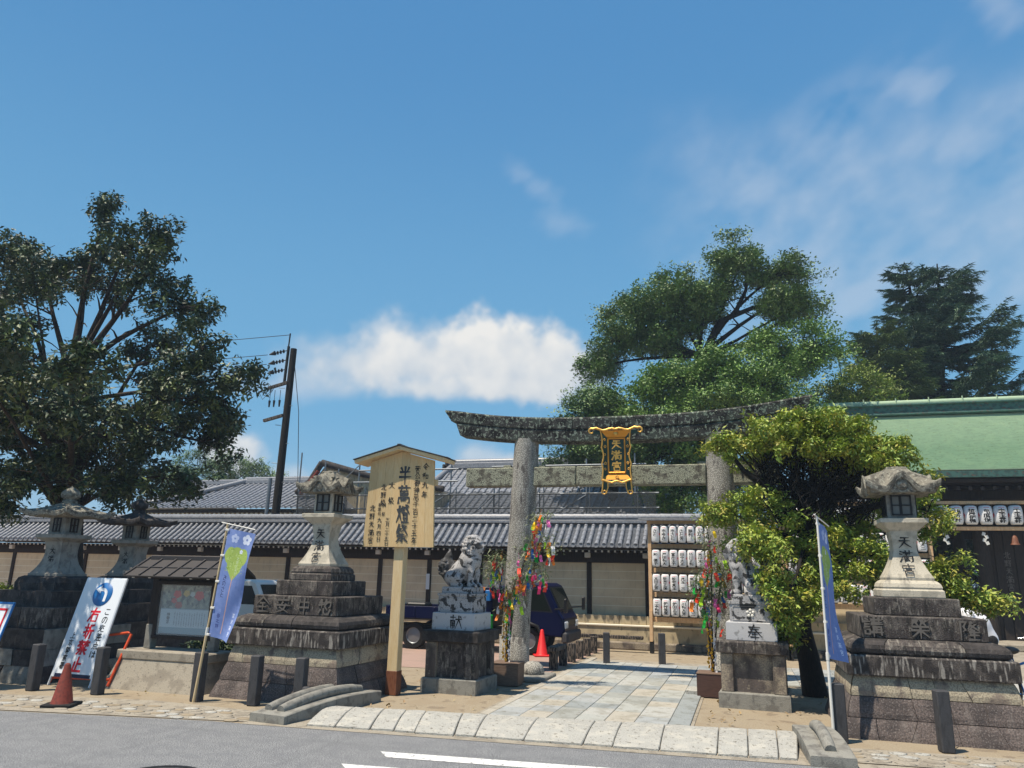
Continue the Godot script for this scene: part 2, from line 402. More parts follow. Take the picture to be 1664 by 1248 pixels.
func sky_colour(az: float, el: float, d: Vector3, nz: FastNoiseLite) -> Color:
	var t := clampf(el / 90.0, 0.0, 1.0)
	var c := Color(0.33, 0.56, 0.78).lerp(Color(0.165, 0.42, 0.72), smoothstep(0.0, 0.14, t))
	c = c.lerp(Color(0.085, 0.27, 0.58), smoothstep(0.10, 0.46, t))
	c = c.lerp(Color(0.05, 0.17, 0.43), smoothstep(0.4, 1.0, t))
	var n1 := nz.get_noise_3dv(d * 340.0)
	var n2 := nz.get_noise_3dv(d * 1100.0 + Vector3(50, 0, 0)) if el < 28.0 else 0.0
	var n3 := nz.get_noise_3dv(d * 3200.0) if el < 28.0 else 0.0
	# heaped clouds: [azimuth, elevation, half width, half height, softness, strength]
	var a := 0.0; var shade := 0.0
	for q in [[-30.0, 15.2, 6.5, 2.8, 0.9, 0.8], [-31.0, 13.6, 5.0, 1.8, 1.0, 0.6], [-24.5, 15.9, 6.5, 4.2, 0.7, 0.92], [-18.0, 16.0, 6.5, 4.2, 0.42, 0.97], [-13.5, 15.6, 5.5, 3.6, 0.5, 0.95], [-20.0, 14.0, 13.0, 1.7, 0.8, 0.85], [-37.5, 8.0, 3.3, 2.4, 0.5, 0.9], [-34.0, 6.5, 3.0, 1.6, 0.8, 0.6], [-19.5, 8.6, 2.6, 1.7, 0.9, 0.6], [-17.0, 8.0, 2.0, 1.6, 0.7, 0.7], [70.0, 14.0, 16.0, 5.0, 0.7, 0.8], [140.0, 12.0, 20.0, 5.0, 0.7, 0.8], [-120.0, 15.0, 18.0, 6.0, 0.7, 0.8], [-165.0, 10.0, 14.0, 4.0, 0.7, 0.8]]:
		if absf(az - q[0]) > q[2] * 1.5 or absf(el - q[1]) > q[3] * 1.6: continue
		var e := 1.0 - Vector2((az - q[0]) / q[2], (el - q[1]) / q[3] * (1.25 if el < q[1] else 1.0)).length()
		var s: float = smoothstep(0.0, q[4], e + n1 * 0.34 + n2 * 0.19 + n3 * 0.08) * q[5]
		a = 1.0 - (1.0 - a) * (1.0 - s)
		shade = maxf(shade, s * clampf(0.5 + (el - q[1]) / q[3] * 0.6 + n1 * 0.4 + n2 * 0.5, 0.0, 1.0))
	c = c.lerp(Color(0.56, 0.64, 0.75).lerp(Color(0.84, 0.86, 0.88), shade), clampf(a, 0.0, 0.96))
	# thin streaks of high cloud
	var w := nz.get_noise_3dv(Vector3(d.x * 60.0 + d.y * 90.0, d.y * 260.0 - d.x * 150.0, d.z * 60.0))
	var w2 := nz.get_noise_3dv(Vector3(d.x * 400.0 + d.y * 300.0, d.y * 900.0 - d.x * 500.0, d.z * 200.0) + Vector3(9, 9, 9))
	var reach := smoothstep(-10.0, 4.0, az) * smoothstep(13.0, 20.0, el) * (1.0 - smoothstep(29.0, 36.0, el + w * 6.0)) * (1.0 - smoothstep(40.0, 60.0, az))
	var ci := clampf(0.45 + w * 0.7 + w2 * 0.55 + nz.get_noise_3dv(d * 900.0) * 0.35, 0.0, 1.0) * reach * 0.40
	for q in [[-16.0, 30.0, 2.6, 2.2, 0.26], [-13.0, 26.6, 3.4, 1.4, 0.2], [14.5, 32.4, 3.6, 2.2, 0.34], [10.0, 20.0, 14.0, 5.0, 0.4], [20.0, 36.0, 3.0, 3.0, 0.3], [-34.0, 12.8, 7.0, 1.6, 0.4]]:
		var e := 1.0 - Vector2((az - q[0] + (el - q[1]) * 0.6) / q[2], (el - q[1]) / q[3]).length()
		ci = maxf(ci, smoothstep(0.0, 1.1, e + w2 * 0.75 + w * 0.4) * q[4])
	c = c.lerp(Color(0.60, 0.68, 0.82), ci)
	return Color(c.r * 0.80, c.g * 0.765, c.b * 0.715)

func make_sky() -> Sky:
	var nz := FastNoiseLite.new()
	nz.seed = 11; nz.frequency = 0.02; nz.fractal_octaves = 4
	var W := 3072; var H := 1536
	var dir := func(x: float, y: float, w: float, h: float) -> Vector2: return Vector2(fposmod((x + 0.5) / w * 360.0 + 180.0, 360.0) - 180.0, 90.0 - (y + 0.5) / h * 180.0)
	var fill := func(im: Image, rect: Rect2i, w: int, h: int) -> void:
		for y in range(rect.position.y, rect.end.y):
			for x in range(rect.position.x, rect.end.x):
				var p: Vector2 = dir.call(x, y, w, h)
				var e := deg_to_rad(p.y); var z := deg_to_rad(p.x)
				var c: Color
				if p.y < -1.0: c = Color(0.26, 0.25, 0.23)
				else: c = sky_colour(p.x, maxf(p.y, 0.0), Vector3(sin(z) * cos(e), sin(e), -cos(z) * cos(e)), nz)
				im.set_pixel(x - rect.position.x, y - rect.position.y, c)
	var coarse := Image.create(384, 192, false, Image.FORMAT_RGBF)
	fill.call(coarse, Rect2i(0, 0, 384, 192), 384, 192)
	coarse.resize(W, H, Image.INTERPOLATE_BILINEAR)
	var r := Rect2i(int(W * (360 - 66) / 360.0), int(H * (90 - 48) / 180.0), int(W * 106 / 360.0), int(H * 46 / 180.0))
	var fine := Image.create(r.size.x, r.size.y, false, Image.FORMAT_RGBF)
	fill.call(fine, r, W, H)
	var cut := W - r.position.x # the picture's seam lies straight ahead
	coarse.blit_rect(fine, Rect2i(0, 0, cut, r.size.y), r.position)
	coarse.blit_rect(fine, Rect2i(cut, 0, r.size.x - cut, r.size.y), Vector2i(0, r.position.y))
	var pm := PanoramaSkyMaterial.new()
	pm.panorama = ImageTexture.create_from_image(coarse)
	var s := Sky.new()
	s.sky_material = pm
	return s

func setup() -> void:
	var cam := Camera3D.new()
	cam.name = "camera"
	cam.position = Vector3(0, 1.7, 0)
	cam.rotation_degrees = Vector3(14.4, 17.0, 1.34)
	cam.fov = 54.37
	cam.near = 0.1; cam.far = 900.0
	add_child(cam)
	cam.current = true
	var sun := DirectionalLight3D.new()
	sun.name = "sun"
	sun.light_color = Color(1.0, 0.95, 0.87)
	sun.light_energy = 1.5
	sun.light_angular_distance = 0.53
	sun.shadow_enabled = true
	add_child(sun)
	sun.basis = Basis.looking_at(-Vector3(-0.28, 1.0, 0.30).normalized(), Vector3.FORWARD)
	var we := WorldEnvironment.new()
	we.name = "air"
	var e := Environment.new()
	e.background_mode = Environment.BG_SKY
	e.sky = make_sky()
	e.tonemap_mode = Environment.TONE_MAPPER_LINEAR
	e.tonemap_exposure = 1.35
	e.sdfgi_enabled = true; e.ssao_enabled = true; e.ssil_enabled = true
	e.fog_enabled = true
	e.fog_density = 0.0011
	e.fog_light_color = Color(0.78, 0.86, 0.95)
	we.environment = e
	add_child(we)

func materials() -> void:
	var gr := noise_image(5, 512, 64.0, 3)
	var fine := noise_image(8, 256, 60.0, 3)
	var K := Color(0.075, 0.07, 0.065)
	# dark lichened pedestal stone, streaked by rain
	tmat("stained_stone", layered(21, 512, Color(0.37, 0.345, 0.325), [[80, 2, 1, 1, 0.42, 0.7, Color(0.23, 0.215, 0.205), 0.7], [5, 4, 1, 1, 0.35, 0.7, Color(0.20, 0.18, 0.175), 0.75], [18, 4, 1, 4, 0.5, 0.8, Color(0.12, 0.11, 0.105), 0.6], [8, 4, 1, 1, 0.62, 0.8, Color(0.52, 0.49, 0.45), 0.6], [30, 3, 1, 5, 0.66, 0.85, Color(0.62, 0.60, 0.56), 0.55], [60, 3, 1, 1, 0.72, 0.8, Color(0.60, 0.60, 0.55), 0.5]]), 1.7, 0.92, 0.35, gr)
	tmat("black_stone", layered(29, 512, Color(0.27, 0.25, 0.24), [[150, 2, 1, 1, 0.4, 0.75, Color(0.19, 0.175, 0.17), 0.7], [6, 4, 1, 1, 0.4, 0.7, Color(0.15, 0.14, 0.135), 0.8], [22, 4, 1, 3, 0.55, 0.8, Color(0.36, 0.34, 0.33), 0.5], [60, 3, 1, 1, 0.72, 0.8, Color(0.5, 0.49, 0.46), 0.5]]), 1.6, 0.92, 0.35, gr)
	tmat("base_stone", layered(33, 512, Color(0.60, 0.56, 0.49), [[84, 2, 1, 1, 0.42, 0.7, Color(0.42, 0.385, 0.36), 0.7], [4, 4, 1, 1, 0.36, 0.78, Color(0.33, 0.295, 0.285), 0.85], [7, 4, 1, 2, 0.5, 0.9, Color(0.22, 0.20, 0.195), 0.65], [30, 3, 1, 1, 0.7, 0.8, Color(0.66, 0.62, 0.52), 0.5]]), 2.3, 0.92, 0.3, gr)
	tmat("cream_stone", layered(41, 512, Color(0.755, 0.725, 0.655), [[150, 2, 1, 1, 0.45, 0.85, Color(0.56, 0.53, 0.47), 0.55], [7, 4, 1, 1, 0.5, 0.78, Color(0.56, 0.54, 0.49), 0.6], [16, 4, 1, 2, 0.66, 0.85, Color(0.46, 0.44, 0.41), 0.5]]), 1.5, 0.85, 0.2, gr)
	tmat("grey_stone", layered(47, 512, Color(0.56, 0.55, 0.52), [[150, 2, 1, 1, 0.45, 0.85, Color(0.36, 0.35, 0.33), 0.6], [7, 4, 1, 1, 0.4, 0.85, Color(0.40, 0.39, 0.37), 0.7], [14, 4, 1, 2, 0.58, 0.95, Color(0.28, 0.275, 0.265), 0.5]]), 1.5, 0.9, 0.25, gr)
	tmat("mossy_roof_stone", layered(53, 512, Color(0.53, 0.51, 0.46), [[160, 2, 1, 1, 0.4, 0.8, Color(0.36, 0.34, 0.31), 0.65], [9, 4, 1, 1, 0.46, 0.70, Color(0.27, 0.255, 0.235), 0.75], [22, 3, 1, 1, 0.62, 0.72, Color(0.66, 0.66, 0.60), 0.65]]), 1.1, 0.95, 0.5, gr)
	tmat("pedestal_stone", layered(35, 512, Color(0.40, 0.36, 0.345), [[84, 2, 1, 1, 0.42, 0.7, Color(0.25, 0.225, 0.22), 0.7], [4, 4, 1, 1, 0.38, 0.75, Color(0.25, 0.225, 0.22), 0.75], [9, 4, 1, 3, 0.58, 0.9, Color(0.50, 0.47, 0.45), 0.5], [90, 2, 1, 1, 0.66, 0.76, Color(0.58, 0.55, 0.53), 0.6]]), 2.1, 0.92, 0.4, gr)
	tmat("dripped_stone", layered(23, 512, Color(0.34, 0.315, 0.30), [[80, 2, 1, 1, 0.42, 0.7, Color(0.22, 0.205, 0.195), 0.7], [7, 4, 1, 1, 0.35, 0.7, Color(0.16, 0.145, 0.14), 0.8], [26, 4, 1, 6, 0.52, 0.74, Color(0.66, 0.64, 0.61), 0.75], [14, 4, 1, 3, 0.58, 0.8, Color(0.13, 0.12, 0.115), 0.6]]), 1.5, 0.92, 0.35, gr)
	tmat("pale_base_stone", layered(37, 512, Color(0.66, 0.62, 0.54), [[84, 2, 1, 1, 0.42, 0.7, Color(0.46, 0.425, 0.37), 0.65], [5, 4, 1, 1, 0.5, 0.8, Color(0.44, 0.39, 0.36), 0.7], [12, 4, 1, 1, 0.64, 0.85, Color(0.30, 0.27, 0.26), 0.5]]), 2.0, 0.92, 0.3, gr)
	# torii granite
	tmat("torii_pillar_stone", layered(61, 512, Color(0.66, 0.645, 0.61), [[70, 2, 1, 1, 0.44, 0.60, Color(0.34, 0.33, 0.315), 0.8], [8, 4, 1, 4, 0.52, 0.78, Color(0.36, 0.335, 0.315), 0.6], [60, 3, 1, 1, 0.64, 0.72, Color(0.82, 0.82, 0.79), 0.75], [7, 3, 1, 4, 0.72, 0.84, Color(0.20, 0.18, 0.175), 0.6]]), 1.6, 0.9, 0.7, gr)
	tmat("torii_beam_stone", layered(67, 512, Color(0.31, 0.305, 0.29), [[80, 2, 1, 1, 0.42, 0.68, Color(0.17, 0.165, 0.16), 0.75], [4, 4, 1, 1, 0.40, 0.64, Color(0.12, 0.115, 0.11), 0.88], [3, 3, 1, 1, 0.5, 0.7, Color(0.33, 0.36, 0.32), 0.75], [16, 3, 1, 1, 0.64, 0.69, Color(0.58, 0.62, 0.55), 0.85], [26, 3, 1, 1, 0.72, 0.76, Color(0.66, 0.68, 0.62), 0.75]]), 1.5, 0.95, 0.6, gr)
	tmat("torii_lichen_stone", layered(71, 512, Color(0.56, 0.56, 0.49), [[44, 3, 1, 1, 0.44, 0.58, Color(0.36, 0.36, 0.30), 0.75], [60, 2, 1, 1, 0.55, 0.68, Color(0.70, 0.71, 0.63), 0.75], [5, 4, 1, 1, 0.58, 0.8, Color(0.30, 0.28, 0.25), 0.75], [26, 3, 1, 1, 0.70, 0.75, Color(0.18, 0.165, 0.15), 0.8]]), 1.4, 0.95, 0.6, gr)
	tmat("white_stone", layered(77, 256, Color(0.73, 0.73, 0.74), [[80, 2, 1, 1, 0.5, 0.85, Color(0.62, 0.62, 0.63), 0.5], [5, 4, 1, 1, 0.72, 0.85, Color(0.4, 0.4, 0.4), 0.5]]), 0.9, 0.8, 0.15, fine)
	tmat("lion_stone", layered(79, 256, Color(0.67, 0.665, 0.67), [[70, 2, 1, 1, 0.5, 0.85, Color(0.56, 0.56, 0.57), 0.5], [5, 4, 1, 1, 0.54, 0.64, Color(0.13, 0.13, 0.135), 0.85], [24, 3, 1, 1, 0.62, 0.8, Color(0.24, 0.24, 0.24), 0.5]]), 0.8, 0.85, 0.2, fine)
	tmat("paving_stone", layered(83, 512, Color(0.70, 0.70, 0.685), [[200, 2, 1, 1, 0.4, 0.85, Color(0.52, 0.52, 0.51), 0.7], [5, 4, 1, 1, 0.45, 0.8, Color(0.56, 0.55, 0.52), 0.55], [14, 4, 1, 1, 0.68, 0.8, Color(0.46, 0.43, 0.38), 0.45]]), 2.2, 0.8, 0.1, gr)
	for k in 6: tint("paving_stone", "paving_%d" % k, [Color(0.93, 0.95, 0.97), Color(1, 1, 0.99), Color(1.0, 0.97, 0.92), Color(0.84, 0.87, 0.89), Color(0.97, 0.98, 0.97), Color(0.89, 0.90, 0.89)][k])
	tmat("apron_stone", layered(89, 512, Color(0.70, 0.695, 0.67), [[190, 2, 1, 1, 0.4, 0.8, Color(0.44, 0.43, 0.41), 0.75], [6, 4, 1, 1, 0.45, 0.75, Color(0.74, 0.725, 0.68), 0.6], [24, 4, 1, 1, 0.7, 0.78, Color(0.36, 0.34, 0.30), 0.6]]), 1.6, 0.85, 0.5, gr)
	# ground
	tmat("sandy_ground", layered(97, 512, Color(0.59, 0.545, 0.465), [[120, 3, 1, 1, 0.4, 0.8, Color(0.51, 0.455, 0.37), 0.6], [5, 4, 1, 1, 0.45, 0.72, Color(0.56, 0.505, 0.42), 0.7], [9, 4, 1, 1, 0.66, 0.78, Color(0.42, 0.37, 0.31), 0.5], [150, 2, 1, 1, 0.80, 0.86, Color(0.75, 0.70, 0.62), 0.8]]), 3.2, 0.95, 0.4, gr)
	tmat("pink_ground", layered(101, 512, Color(0.64, 0.54, 0.49), [[150, 3, 1, 1, 0.4, 0.8, Color(0.54, 0.45, 0.41), 0.6], [5, 4, 1, 1, 0.5, 0.75, Color(0.58, 0.50, 0.45), 0.6]]), 3.0, 0.95, 0.3, gr)
	tmat("asphalt", layered(103, 512, Color(0.47, 0.475, 0.485), [[120, 2, 1, 1, 0.46, 0.56, Color(0.29, 0.295, 0.31), 0.85], [130, 2, 1, 1, 0.58, 0.66, Color(0.70, 0.70, 0.70), 0.85], [5, 3, 1, 1, 0.4, 0.8, Color(0.40, 0.405, 0.42), 0.3]]), 1.7, 0.85, 0.3, gr)
	tmat("concrete", layered(107, 512, Color(0.62, 0.59, 0.53), [[120, 3, 1, 1, 0.4, 0.8, Color(0.5, 0.47, 0.42), 0.6], [6, 4, 1, 1, 0.5, 0.75, Color(0.48, 0.45, 0.4), 0.6], [40, 3, 1, 1, 0.72, 0.8, Color(0.3, 0.28, 0.26), 0.5]]), 1.8, 0.9, 0.2, gr)
	tmat("road_paint", layered(109, 256, Color(0.86, 0.86, 0.85), [[60, 3, 1, 1, 0.6, 0.8, Color(0.66, 0.66, 0.66), 0.6], [14, 4, 1, 1, 0.68, 0.76, Color(0.5, 0.5, 0.51), 0.7]]), 0.9, 0.7)
	# wall and roofs
	tmat("plaster", layered(113, 256, Color(0.86, 0.795, 0.67), [[5, 4, 1, 1, 0.4, 0.8, Color(0.81, 0.745, 0.62), 0.7], [30, 3, 1, 4, 0.66, 0.8, Color(0.74, 0.68, 0.57), 0.35]]), 3.0, 0.92)
	tmat("pale_render", layered(127, 256, Color(0.74, 0.68, 0.56), [[6, 4, 1, 1, 0.4, 0.75, Color(0.62, 0.57, 0.48), 0.7], [20, 4, 1, 3, 0.62, 0.78, Color(0.42, 0.39, 0.34), 0.55]]), 2.6, 0.92, 0.15, fine)
	tmat("roof_tile", layered(131, 512, Color(0.54, 0.55, 0.575), [[24, 3, 1, 1, 0.4, 0.8, Color(0.40, 0.41, 0.44), 0.7], [60, 3, 1, 1, 0.62, 0.75, Color(0.64, 0.65, 0.66), 0.6], [9, 3, 1, 1, 0.5, 0.75, Color(0.46, 0.47, 0.49), 0.6]]), 1.9, 0.36)
	tmat("copper_patina", layered(137, 512, Color(0.63, 0.72, 0.60), [[8, 4, 1, 1, 0.4, 0.75, Color(0.67, 0.75, 0.62), 0.7], [40, 4, 6, 1, 0.55, 0.75, Color(0.57, 0.65, 0.55), 0.5], [60, 3, 3, 1, 0.70, 0.8, Color(0.50, 0.53, 0.42), 0.45]]), 3.3, 0.75)
	tmat("dark_copper", layered(139, 256, Color(0.23, 0.38, 0.35), [[12, 4, 1, 1, 0.4, 0.75, Color(0.15, 0.26, 0.25), 0.8], [20, 4, 2, 1, 0.72, 0.8, Color(0.46, 0.24, 0.18), 0.6]]), 2.0, 0.7)
	# timber
	tmat("new_timber", layered(149, 512, Color(0.82, 0.735, 0.58), [[40, 3, 1, 14, 0.4, 0.75, Color(0.79, 0.68, 0.49), 0.6], [6, 3, 1, 4, 0.45, 0.7, Color(0.80, 0.70, 0.53), 0.7], [70, 2, 1, 16, 0.62, 0.8, Color(0.70, 0.57, 0.40), 0.35]]), 0.8, 0.7)
	for k in 4: tint("new_timber", "timber_%d" % k, [Color(1, 1, 1), Color(0.97, 0.95, 0.91), Color(0.93, 0.91, 0.87), Color(1.0, 0.97, 0.92)][k])
	tmat("warm_timber", layered(151, 256, Color(0.85, 0.71, 0.55), [[24, 3, 1, 8, 0.4, 0.75, Color(0.76, 0.60, 0.44), 0.6], [20, 3, 8, 1, 0.55, 0.8, Color(0.78, 0.62, 0.46), 0.5]]), 0.9, 0.75)
	tmat("copper_foot", layered(152, 256, Color(0.47, 0.29, 0.19), [[12, 3, 1, 4, 0.4, 0.75, Color(0.38, 0.20, 0.12), 0.7]]), 0.5, 0.6)
	tmat("dark_timber", layered(157, 256, Color(0.19, 0.155, 0.13), [[24, 3, 1, 8, 0.4, 0.75, Color(0.11, 0.09, 0.08), 0.7]]), 0.9, 0.8)
	tmat("bollard_coat", layered(163, 256, Color(0.235, 0.235, 0.245), [[60, 3, 1, 1, 0.5, 0.8, Color(0.33, 0.33, 0.335), 0.5], [10, 4, 1, 3, 0.5, 0.75, Color(0.17, 0.17, 0.18), 0.6]]), 0.8, 0.75)
	tmat("post_stone", layered(167, 256, Color(0.42, 0.38, 0.34), [[20, 4, 1, 4, 0.42, 0.6, Color(0.09, 0.08, 0.075), 0.92], [70, 2, 1, 1, 0.5, 0.8, Color(0.3, 0.28, 0.26), 0.5]]), 0.9, 0.9)
	tmat("planter_board", layered(173, 256, Color(0.45, 0.37, 0.31), [[40, 3, 8, 1, 0.45, 0.75, Color(0.36, 0.28, 0.24), 0.6]]), 0.7, 0.8)
	tmat("bark", layered(179, 256, Color(0.26, 0.21, 0.17), [[26, 4, 1, 5, 0.42, 0.62, Color(0.10, 0.085, 0.07), 0.9], [20, 3, 1, 1, 0.7, 0.8, Color(0.4, 0.39, 0.34), 0.5]]), 0.9, 0.95, 1.2, fine)
	tmat("dark_bark", layered(180, 256, Color(0.12, 0.10, 0.085), [[26, 4, 1, 5, 0.42, 0.62, Color(0.055, 0.047, 0.04), 0.9]]), 0.7, 0.95, 1.0, fine)
	mat("gold", Color(0.80, 0.57, 0.24), 0.4, 0.8)
	mat("gold_leaf", Color(0.90, 0.70, 0.36), 0.42, 0.6)
	mat("lacquer_green", Color(0.055, 0.20, 0.16), 0.5)
	mat("ink_black", Color(0.10, 0.10, 0.105), 0.75)
	mat("ink_grey", Color(0.20, 0.215, 0.23), 0.75)
	mat("carved_dark", Color(0.16, 0.15, 0.14), 0.9)  # painted shade of the lantern characters, also the dog eyes and noses
	mat("carved_pale", Color(0.38, 0.36, 0.34), 0.9)  # painted highlight of the lantern characters, also the door inscription
	tmat("dark_lion_stone", layered(80, 256, Color(0.22, 0.22, 0.225), [[60, 2, 1, 1, 0.5, 0.85, Color(0.30, 0.30, 0.30), 0.5], [7, 4, 1, 1, 0.55, 0.7, Color(0.50, 0.50, 0.51), 0.8]]), 0.7, 0.9, 0.2, fine)
	tmat("dark_planter", layered(174, 256, Color(0.30, 0.205, 0.175), [[40, 3, 8, 1, 0.45, 0.75, Color(0.23, 0.15, 0.13), 0.6]]), 0.7, 0.8)
	mat("white_paint", Color(0.86, 0.85, 0.82), 0.7)
	mat("line_white", Color(0.93, 0.90, 0.82), 0.8)
	mat("black_iron", Color(0.07, 0.07, 0.075), 0.6)
	mat("window_dark", Color(0.09, 0.09, 0.095), 0.5)
	mat("window_paper", Color(0.42, 0.43, 0.42), 0.9)
	mat("steel_pipe", Color(0.50, 0.52, 0.54), 0.45, 0.55)
	mat("wire", Color(0.09, 0.09, 0.10), 0.6)
	mat("rubber", Color(0.05, 0.05, 0.052), 0.85)
	mat("truck_blue", Color(0.03, 0.055, 0.20), 0.42).metallic_specular = 0.25
	mat("board_roof", Color(0.20, 0.185, 0.185), 0.6)
	mat("van_white", Color(0.86, 0.86, 0.84), 0.3).clearcoat_enabled = true
	mat("vehicle_black", Color(0.045, 0.045, 0.05), 0.5)
	mat("chrome", Color(0.75, 0.76, 0.78), 0.2, 0.9)
	mat("lamp_lens", Color(0.80, 0.82, 0.84), 0.15)
	var g := mat("car_glass", Color(0.10, 0.14, 0.12, 0.62), 0.08)
	g.metallic_specular = 0.25
	g.transparency = BaseMaterial3D.TRANSPARENCY_ALPHA
	var g2 := mat("clear_glass", Color(0.82, 0.9, 0.92, 0.10), 0.04)
	g2.transparency = BaseMaterial3D.TRANSPARENCY_ALPHA
	var nt := mat("scaffold_net", Color(0.20, 0.215, 0.225, 0.62), 0.9)
	nt.transparency = BaseMaterial3D.TRANSPARENCY_ALPHA
	mat("cone_red", Color(0.86, 0.13, 0.14), 0.5)
	tmat("cone_brown", layered(181, 256, Color(0.46, 0.17, 0.12), [[10, 4, 1, 1, 0.4, 0.75, Color(0.33, 0.12, 0.09), 0.7], [40, 3, 1, 1, 0.62, 0.8, Color(0.52, 0.30, 0.22), 0.5]]), 0.5, 0.8)
	mat("orange_pipe", Color(0.80, 0.28, 0.08), 0.5)
	mat("sign_white", Color(0.86, 0.88, 0.90), 0.35)
	mat("sign_blue", Color(0.08, 0.40, 0.66), 0.4)
	mat("sign_red", Color(0.80, 0.03, 0.12), 0.45)
	mat("sign_navy", Color(0.05, 0.07, 0.20), 0.45)
	mat("shirt_white", Color(0.86, 0.86, 0.88), 0.9)
	mat("trousers_dark", Color(0.06, 0.06, 0.075), 0.9)
	mat("skin", Color(0.66, 0.47, 0.36), 0.6)
	mat("hair", Color(0.04, 0.035, 0.03), 0.7)
	for k in 9:
		var p := mat("strip_%d" % k, [Color(0.90, 0.16, 0.42), Color(0.90, 0.22, 0.10), Color(0.95, 0.80, 0.10), Color(0.06, 0.62, 0.20), Color(0.04, 0.38, 0.72), Color(0.93, 0.50, 0.10), Color(0.92, 0.42, 0.72), Color(0.66, 0.84, 0.12), Color(0.88, 0.88, 0.90)][k], 0.6)
		p.backlight_enabled = true
		p.backlight = p.albedo_color * 0.35
	mat("foil", Color(0.88, 0.89, 0.92), 0.18, 1.0)
	mat("gold_foil", Color(0.85, 0.68, 0.25), 0.3, 0.9)
	for q in [["leaf_dark", 0.52], ["leaf_soft", 0.55], ["leaf_needle", 0.65]]:
		var l := mat(q[0], Color.WHITE, q[1])
		l.vertex_color_use_as_albedo = true
		l.backlight_enabled = true
		l.backlight = Color(0.17, 0.24, 0.05) if q[0] != "leaf_soft" else Color(0.36, 0.42, 0.06)

func sheet(pts: Array, y: float) -> Mb:
	var mb := Mb.new()
	var pg := PackedVector2Array()
	for p in pts: pg.append(Vector2(p[0], p[1]))
	var id := Geometry2D.triangulate_polygon(pg)
	for i in range(0, id.size(), 3):
		var q := []
		for k in 3: q.append(V(pg[id[i + k]].x, y, pg[id[i + k]].y))
		mb.poly(q, q[0] - V(0, 1, 0))
	return mb

func ze(x: float) -> float: return -8.1 - 0.069 * (x + 4.0) # the road's far edge

